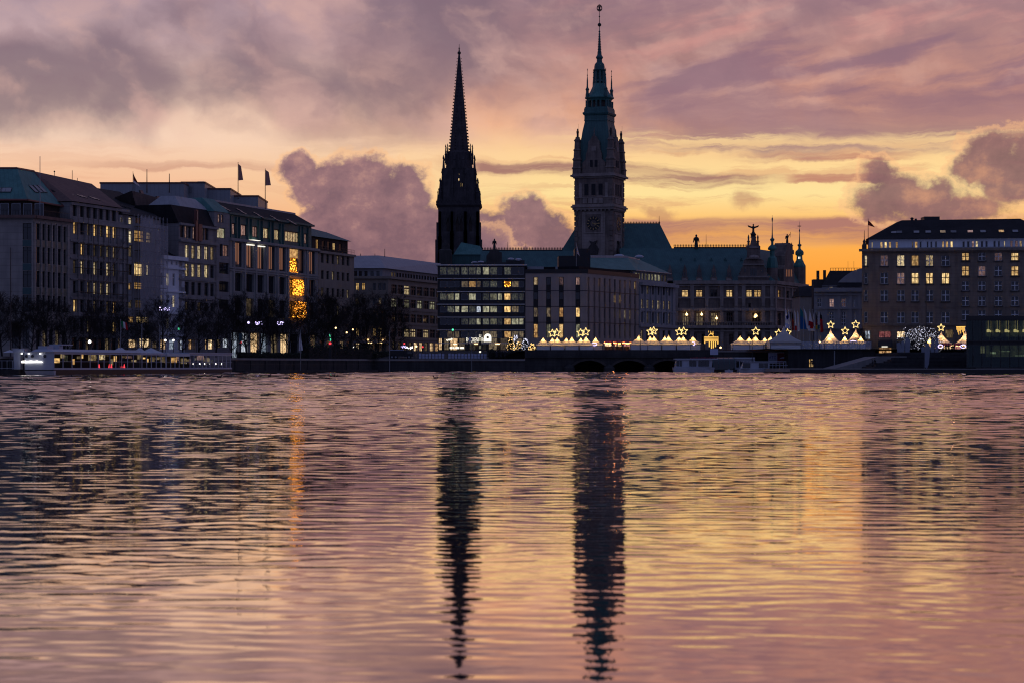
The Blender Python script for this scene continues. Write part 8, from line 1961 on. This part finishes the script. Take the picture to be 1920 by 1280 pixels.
t = thing('station_sign', 'slim dark station pylon with lit white letter U', 'sign', (X(900, 440), 440, 4.4)); Y = 440.0
b = MB(); b.box(X(897.6, Y), X(902.4, Y), Y, Y + .4, 4.4, Z(625, Y)); b.build('pylon', M['black_panel'], t)
text_obj('U', .86, .01, M['sign_white'], 'letter', t, (X(898.0, Y), Y - .03, Z(632.4, Y)), sx=.8)
for p0, p1, mt in ((639.5, 633.5, 'lit_office'), (653.5, 647.5, 'lit_office'), (660.5, 657.5, 'sign_white')):
    b = MB(); b.box(X(898.4, Y), X(901.8, Y), Y - .04, Y - .01, Z(p0, Y), Z(p1, Y)); b.build('lit_field', M[mt], t)
Y = 424.0; t = thing('pennant', 'small blue pennant flag before the shop lettering', 'flag', (X(880, Y), Y, 4.4)); b = MB(); b.tube((X(878.5, Y), Y, 4.4), (X(878.5, Y), Y, Z(631, Y)), .04, k=5); b.build('pole', M['dark_metal'], t); flag(t, ((878.7, 632.5), (884, 632), (883, 640), (877.5, 641)), Y, ['sign_pale'], fold=.05)
Y = 392.0; t = thing('neon_sign', 'upright green neon sign above a red round sign among trees', 'sign', (X(619, Y), Y, GL)); b = MB(); b.box(X(617, Y), X(621.5, Y), Y, Y + .2, GL, Z(623, Y)); b.build('pylon', M['black_panel'], t)
text_obj('L', .62, .01, M['lamp_green'], 'letter', t, (X(617.6, Y), Y - .03, Z(631, Y))); text_obj('3', .62, .01, M['lamp_green'], 'letter', t, (X(618.0, Y), Y - .03, Z(639, Y)))
b = MB(); b.lathe(0, 0, [(.01, 0), (.02, .01)], 3); b = MB(); b.ball((X(619, Y), Y - .1, Z(643.5, Y)), .25, rz=.22); b.build('red_light', M['lamp_red'], t)
Y = 372.0; t = thing('pharmacy_sign', 'square teal lit sign on post before narrow house', 'sign', (X(451, Y), Y, GL)); b = MB(); b.box(X(448, Y), X(454, Y), Y, Y + .15, Z(639, Y), Z(625, Y)); b.build('panel', M['teal_panel'], t); b = MB(); b.tube((X(451, Y), Y + .2, GL), (X(451, Y), Y + .2, Z(630, Y)), .05, k=5); b.build('post', M['dark_metal'], t)
def traffic(px, py, Y, col, label, arm=0, gz=GL):
    t = thing('traffic_light', label, 'traffic light', (X(px, Y), Y, gz), 0, 'traffic lights on the street'); z = Z(py, Y); x = X(px, Y)
    b = MB(); b.box(x - .15, x + .15, Y, Y + .25, z - .65 if col == 'red' else z - .2, z + .2 if col == 'red' else z + .65); b.build('housing', M['black_panel'], t)
    b = MB(); b.ball((x, Y - .03, z), .17 if col == 'red' else .2, k=8); b.build('lens', M['lamp_' + col], t)
    b = MB(); xa = X(px + arm, Y); b.tube((xa, Y + .3, gz), (xa, Y + .3, z + .7), .06, k=6)
    if arm: b.tube((x, Y + .3, z + .6), (xa, Y + .3, z + .7), .05, k=5)
    b.build('post', M['dark_metal'], t)
traffic(335.5, 617, 366, 'green', 'green traffic light on arm before the white house', 33); traffic(451.5, 642, 390, 'red', 'red traffic light before the glass front building'); traffic(758, 644, 436, 'red', 'red traffic light above the dark truck'); traffic(792.5, 650, 440, 'red', 'red traffic light right of the dark truck'); traffic(849, 618.5, 444, 'green', 'high green light before the black office block', 0, 4.4)
LM = ['street lamp with bright globe before the tile roofed house', 'street lamp with globe before the white house, left', 'street lamp with globe before the white house, right', 'pale globe street lamp at left end of glass front', 'lit street lamp right of the neon sign', 'street lamp before the hip roofed house corner', 'street lamp among trees left of the uplit front', 'lit street lamp left of the dark truck', 'bright lamp on the steps below the star tent', 'street lamp beside the rightmost flags', 'warm street lamp left of the golden gate stalls', 'street lamp before the canopy of the hip roofed house']
for i, (px, py, Y, gz, r, mt) in enumerate(((168, 640.5, 318, GL, .3, 'lamp_white'), (310, 638, 350, GL, .22, 'lamp_white'), (325, 638, 352, GL, .22, 'lamp_white'), (466, 605, 384, GL, .28, 'lamp_violet'), (629.5, 615, 405, GL, .2, 'lamp_warm'), (650, 623.5, 415, GL, .2, 'lamp_warm'), (661.5, 618, 425, GL, .2, 'lamp_warm'), (662.5, 650.5, 422, GL, .2, 'lamp_white'), (1768, 672, 376, 2.6, .3, 'lamp_white'), (1537, 641, 416, 4.3, .2, 'lamp_warm'), (1351, 651, 424, 4.4, .25, 'lamp_warm'), (780.5, 649, 440, 4, .25, 'lamp_warm'))):
    x = X(px, Y); t = thing('street_lamp', LM[i], 'street lamp', (x, Y, gz), 0, 'street lamps on the banks'); z = Z(py, Y)
    b = MB(); b.lathe(x, Y, [(.09, gz), (.06, gz + .4), (.04, z - r)], 6); b.build('post', M['dark_metal'], t); b = MB(); b.ball((x, Y, z), r * .8); b.build('globe', M[mt], t)
for px, py, w, Y, c, lab in ((309, 580, 20, 345, 'lamp_violet', 'violet string of lights in the tree before white house'), (485, 606, 14, 380, 'lamp_violet', 'violet string of lights before glass front, left'), (526, 606.5, 12, 386, 'lamp_violet', 'violet string of lights before glass front, right'), (757, 650, 9, 430, 'lamp_violet', 'violet strip of lights beside the dark truck'), (768, 651.5, 12, 430, 'lamp_white', 'white strip of lights right of the violet one')):
    b = MB(); rng = random.Random(px)
    for i in range(16): gem(b, P(px - w / 2 + w * rng.random(), py + rng.uniform(-3, 3) * (1 if w > 10 and py < 610 else .7), Y + rng.uniform(-1, 1)), .05 + .06 * rng.random())
    o = b.build('light_string', M[c]); tag(o, lab, 'string of lights')
# ---------------------------------------------------------------- fence with pale banners, truck, hedge
for i in range(21):
    a = 785 + i * 6.1
    if 832 < a < 839: continue
    Y = 421.0; o = MB(); t = thing('banner_fence', 'pale blue fence panel in the row on the quay before the black block', 'fence', (X(a, Y), Y, GL), 0, 'pale blue fence panels on the quay'); 
    b = MB(); b.box(X(a + .5, Y), X(a + 5.2, Y), Y, Y + .04, 2.75, Z(662.0 + (i % 3) * .5, Y)); b.build('banner', M['sign_pale'], t)
    b = MB(); b.box(X(a, Y) - .03, X(a, Y) + .03, Y - .03, Y + .05, GL, Z(661, Y)); b.box(X(a, Y), X(a + 5.7, Y), Y - .02, Y - .001, Z(667.5, Y) - .04, Z(667.5, Y)); b.build('post', M['dark_metal'], t)
def truck():
    Y = 424.0; t = thing('truck', 'dark box truck parked on the quay left of the fence', 'truck', (X(752, Y), Y, GL)); q = lambda p: X(p, Y)
    b = MB(); b.box(q(730), q(757), Y, Y + 2.4, 3.2, Z(655, Y)); b.box(q(730), q(757), Y - .03, Y - .002, Z(656.5, Y), Z(655.6, Y), 1); b.build('cargo_box', [M['black_panel'], M['sign_pale']], t)
    b = MB(); pr = [(757.3, 668), (775, 668), (775, 663), (772, 657), (757.3, 656)]; b.solid([tuple(P(a, c, Y)) for a, c in pr], [tuple(P(a, c, Y + 2.4)) for a, c in pr]); b.build('cab', M['black_panel'], t)
    b = MB(); pr = [(764, 662.5), (773, 662.5), (771, 658), (764, 658)]; b.solid([tuple(P(a, c, Y - .02)) for a, c in pr], [tuple(P(a, c, Y - .002)) for a, c in pr]); b.build('window', M['dark_glass'], t)
    for px in (735, 742, 767):
        b = MB(); c = P(px, 669.5, Y)
        b.tube((c.x, Y - .1, GL + .42), (c.x, Y + .3, GL + .42), .42, k=14); w = b.build('wheel', M['cloth_dark'], t); b = MB(); b.tube((c.x, Y - .13, GL + .42), (c.x, Y - .101, GL + .42), .2, k=10); b.build('hub', M['grey_metal'], w)
    b = MB(); b.box(q(774), q(775.4), Y + .1, Y + .5, Z(666, Y), Z(664.8, Y)); b.build('headlight', M['grey_metal'], t)
truck()
def hedge(px0, px1, c, top, label, seed):
    rng = random.Random(seed); a, e = (sh(px0, c), sh(px1, c)) if c < 0 else ((X(px0, c), c), (X(px1, c), c)); f = Fr(a[0], a[1], e[0] - a[0], e[1] - a[1]); L = math.hypot(e[0] - a[0], e[1] - a[1]); H = f.z((px0 + px1) / 2, top) - GL
    o = thing('hedge', label, 'hedge', (a[0], a[1], GL)); b = MB(); b.box(.2, L - .2, -.6, .6, 0, H * .82, 0, lambda x, y, z: f.p(x, z + GL, y)); b.build('branches', M['bark'], o); b = MB()
    for i in range(int(L * 170)):
        s = rng.random() * L; q = Vector(f.p(s, GL + H * rng.random() ** .7 * (1 + .18 * math.sin(s * 1.3) + .1 * math.sin(s * 3.1)), rng.uniform(-.8, .8))); u = Vector((rng.uniform(-1, 1), rng.uniform(-1, 1), rng.uniform(-1, 1))).normalized() * .16; w = u.orthogonal().normalized() * .1; b.face([q - u, q + w, q + u, q - w])
    b.build('foliage', M['hedge_leaf'], o)
hedge(573, 694, -172, 648, 'tall dark hedge on the quay below the railed house', 3); hedge(448, 566, -172, 662, 'low dark hedge on the quay before the glass front', 5); hedge(700, 728, -171.5, 660, 'short dark hedge left of the truck', 9); hedge(914, 985, 419.5, 657, 'dark hedge on the quay between pale fence and bridge', 12)
# ---------------------------------------------------------------- people
def person_mesh(pose):
    """one continuous body grown from a jointed skeleton: head on a neck, tapering limbs, feet on z = 0"""
    st, lean, arm = pose
    J = {'pelvis': (0, 0, .93, .13), 'waist': (0, lean * .3, 1.10, .125), 'chest': (0, lean * .6, 1.32, .16), 'neck': (0, lean, 1.50, .06), 'head': (0, lean * 1.1 - .02, 1.62, .105), 'crown': (0, lean * 1.1 - .01, 1.72, .08)}
    Bn = [('pelvis', 'waist'), ('waist', 'chest'), ('chest', 'neck'), ('neck', 'head'), ('head', 'crown')]
    for s, k in ((-1, 'l'), (1, 'r')):
        g = st * s
        J['hip' + k] = (s * .10, 0, .88, .105); J['knee' + k] = (s * .11, -g * .5 - .02, .49, .07); J['ankle' + k] = (s * .11, -g + .04, .09, .05); J['toe' + k] = (s * .13, -g - .14, .045, .04)
        J['sh' + k] = (s * .19, lean * .7, 1.42, .075); J['el' + k] = (s * .25, lean * .5 + g * .4 - arm * .05, 1.13, .055); J['ha' + k] = (s * .22, lean * .4 + g * .6 - .08 - arm * .25, .90 + arm * .25, .042)
        Bn += [('pelvis', 'hip' + k), ('hip' + k, 'knee' + k), ('knee' + k, 'ankle' + k), ('ankle' + k, 'toe' + k), ('chest', 'sh' + k), ('sh' + k, 'el' + k), ('el' + k, 'ha' + k)]
    names = list(J); me = bpy.data.meshes.new('skeleton'); me.from_pydata([J[n][:3] for n in names], [(names.index(a), names.index(c)) for a, c in Bn], [])
    o = bpy.data.objects.new('person_tmp', me); COL.objects.link(o); md = o.modifiers.new('skin', 'SKIN'); sv = me.skin_vertices[0].data
    for i, n in enumerate(names): sv[i].radius = (J[n][3], J[n][3] * (.75 if n in ('chest', 'waist', 'pelvis') else 1)); sv[i].use_root = n == 'pelvis'
    sd = o.modifiers.new('sub', 'SUBSURF'); sd.levels = 1; sd.render_levels = 1
    out = bpy.data.meshes.new_from_object(o.evaluated_get(bpy.context.evaluated_depsgraph_get())); bpy.data.objects.remove(o); out.name = 'person'
    out.materials.clear()
    for mm in (M['cloth_dark'], M['skin'], M['asphalt']): out.materials.append(mm)
    for p in out.polygons: p.material_index = 1 if p.center.z > 1.53 else (2 if p.center.z < .85 and abs(p.center.x) < .2 else 0); p.use_smooth = True
    return out
def hair_mesh():
    b = MB(); b.lathe(0, .015, [(.10, 1.60), (.118, 1.66), (.11, 1.73), (.07, 1.79), (.01, 1.81)], 8); return b.mesh('hair', M['cloth_dark'])
PM = [person_mesh(p) for p in ((.05, 0, 0), (.24, -.05, 0), (.10, -.02, 1))]; HM = hair_mesh()
PL = [(1635.5, 369.5, .83, 0, 1.5, 'person in dark coat standing left of a companion by the ramp'), (1640.5, 370, .83, 1, -1.2, 'person in dark coat stepping beside the companion by the ramp'), (1768, 398.5, 3.67, 2, .4, 'person in dark coat at the left end of the stalls'), (1774, 399, 3.67, 0, 2.5, 'person standing before the yellow lit stall'), (1779, 398.3, 3.67, 2, 0, 'person reaching to the yellow lit stall'), (1785, 399.2, 3.67, 1, 1.5, 'person walking between the two lit stalls'), (1789, 398.6, 3.67, 0, .7, 'tall person standing between the two lit stalls'), (1803, 399.2, 3.67, 1, -1.4, 'person walking beside the glass pavilion'), (1524, 394.4, .83, 0, 0, 'person standing in front of the yellow lit doorway'),
      (443, 366, GL, 1, 1.4, 'person walking on the quay right of the restaurant ship'), (483, 376, GL, 0, .3, 'person standing before the lit shops, left of a pair'), (488, 377, GL, 2, -1, 'person facing companions before the lit shops'), (494.5, 378, GL, 1, 1.6, 'person walking right before the lit shops'), (1148, 420, 4.4, 2, 0, 'person at the counter of the left red stall'), (1157, 420, 4.4, 0, 1, 'person standing between the red stalls'), (1166, 420.2, 4.4, 1, -1.5, 'person walking past the middle red stall'), (931, 418, GL, 0, .5, 'person on the quay right of the pale fence'), (939, 418.2, GL, 1, 1.3, 'person walking toward the lit fir trees'), (947, 418, GL, 2, .2, 'person standing left of the orange fir tree')]
for px, Y, gz, v, rz, lab in PL:
    o = place('person', PM[v], None, (X(px, Y), Y, gz), rz); tag(o, lab, 'person', 'people on the waterfront'); h = bpy.data.objects.new('hair', HM); COL.objects.link(h); h.parent = o; h.location = (0, (0, -.055, -.02)[v], 0)
# ---------------------------------------------------------------- ducks far out on the water
b = MB()
for i in range(8): pass
b.lathe(0, 0, [(.02, -.03), (.13, 0), (.15, .06), (.10, .13), (.02, .16)], 8)
b.v = [(x, y * 1.7, z) for x, y, z in b.v]; b.tube((0, -.2, .08), (0, -.25, .25), .045, .035, 6); b.ball((0, -.28, .27), .06, k=6); b.tube((0, -.32, .265), (0, -.40, .255), .025, .012, 5); b.tube((0, .2, .1), (0, .32, .17), .05, .02, 5)
DM = b.mesh('duck', M['cloth_dark'])
for i, (px, py) in enumerate(((135, 707.5), (411, 707.5), (505, 705), (630, 706.5), (817, 709.5), (1563, 706), (547, 705.5))):
    Y = F * CH / (py - YH); o = place('duck', DM, None, (X(px, Y), Y, .02), i * 1.3); tag(o, 'small dark duck floating far out on the calm water', 'duck', 'ducks on the water')
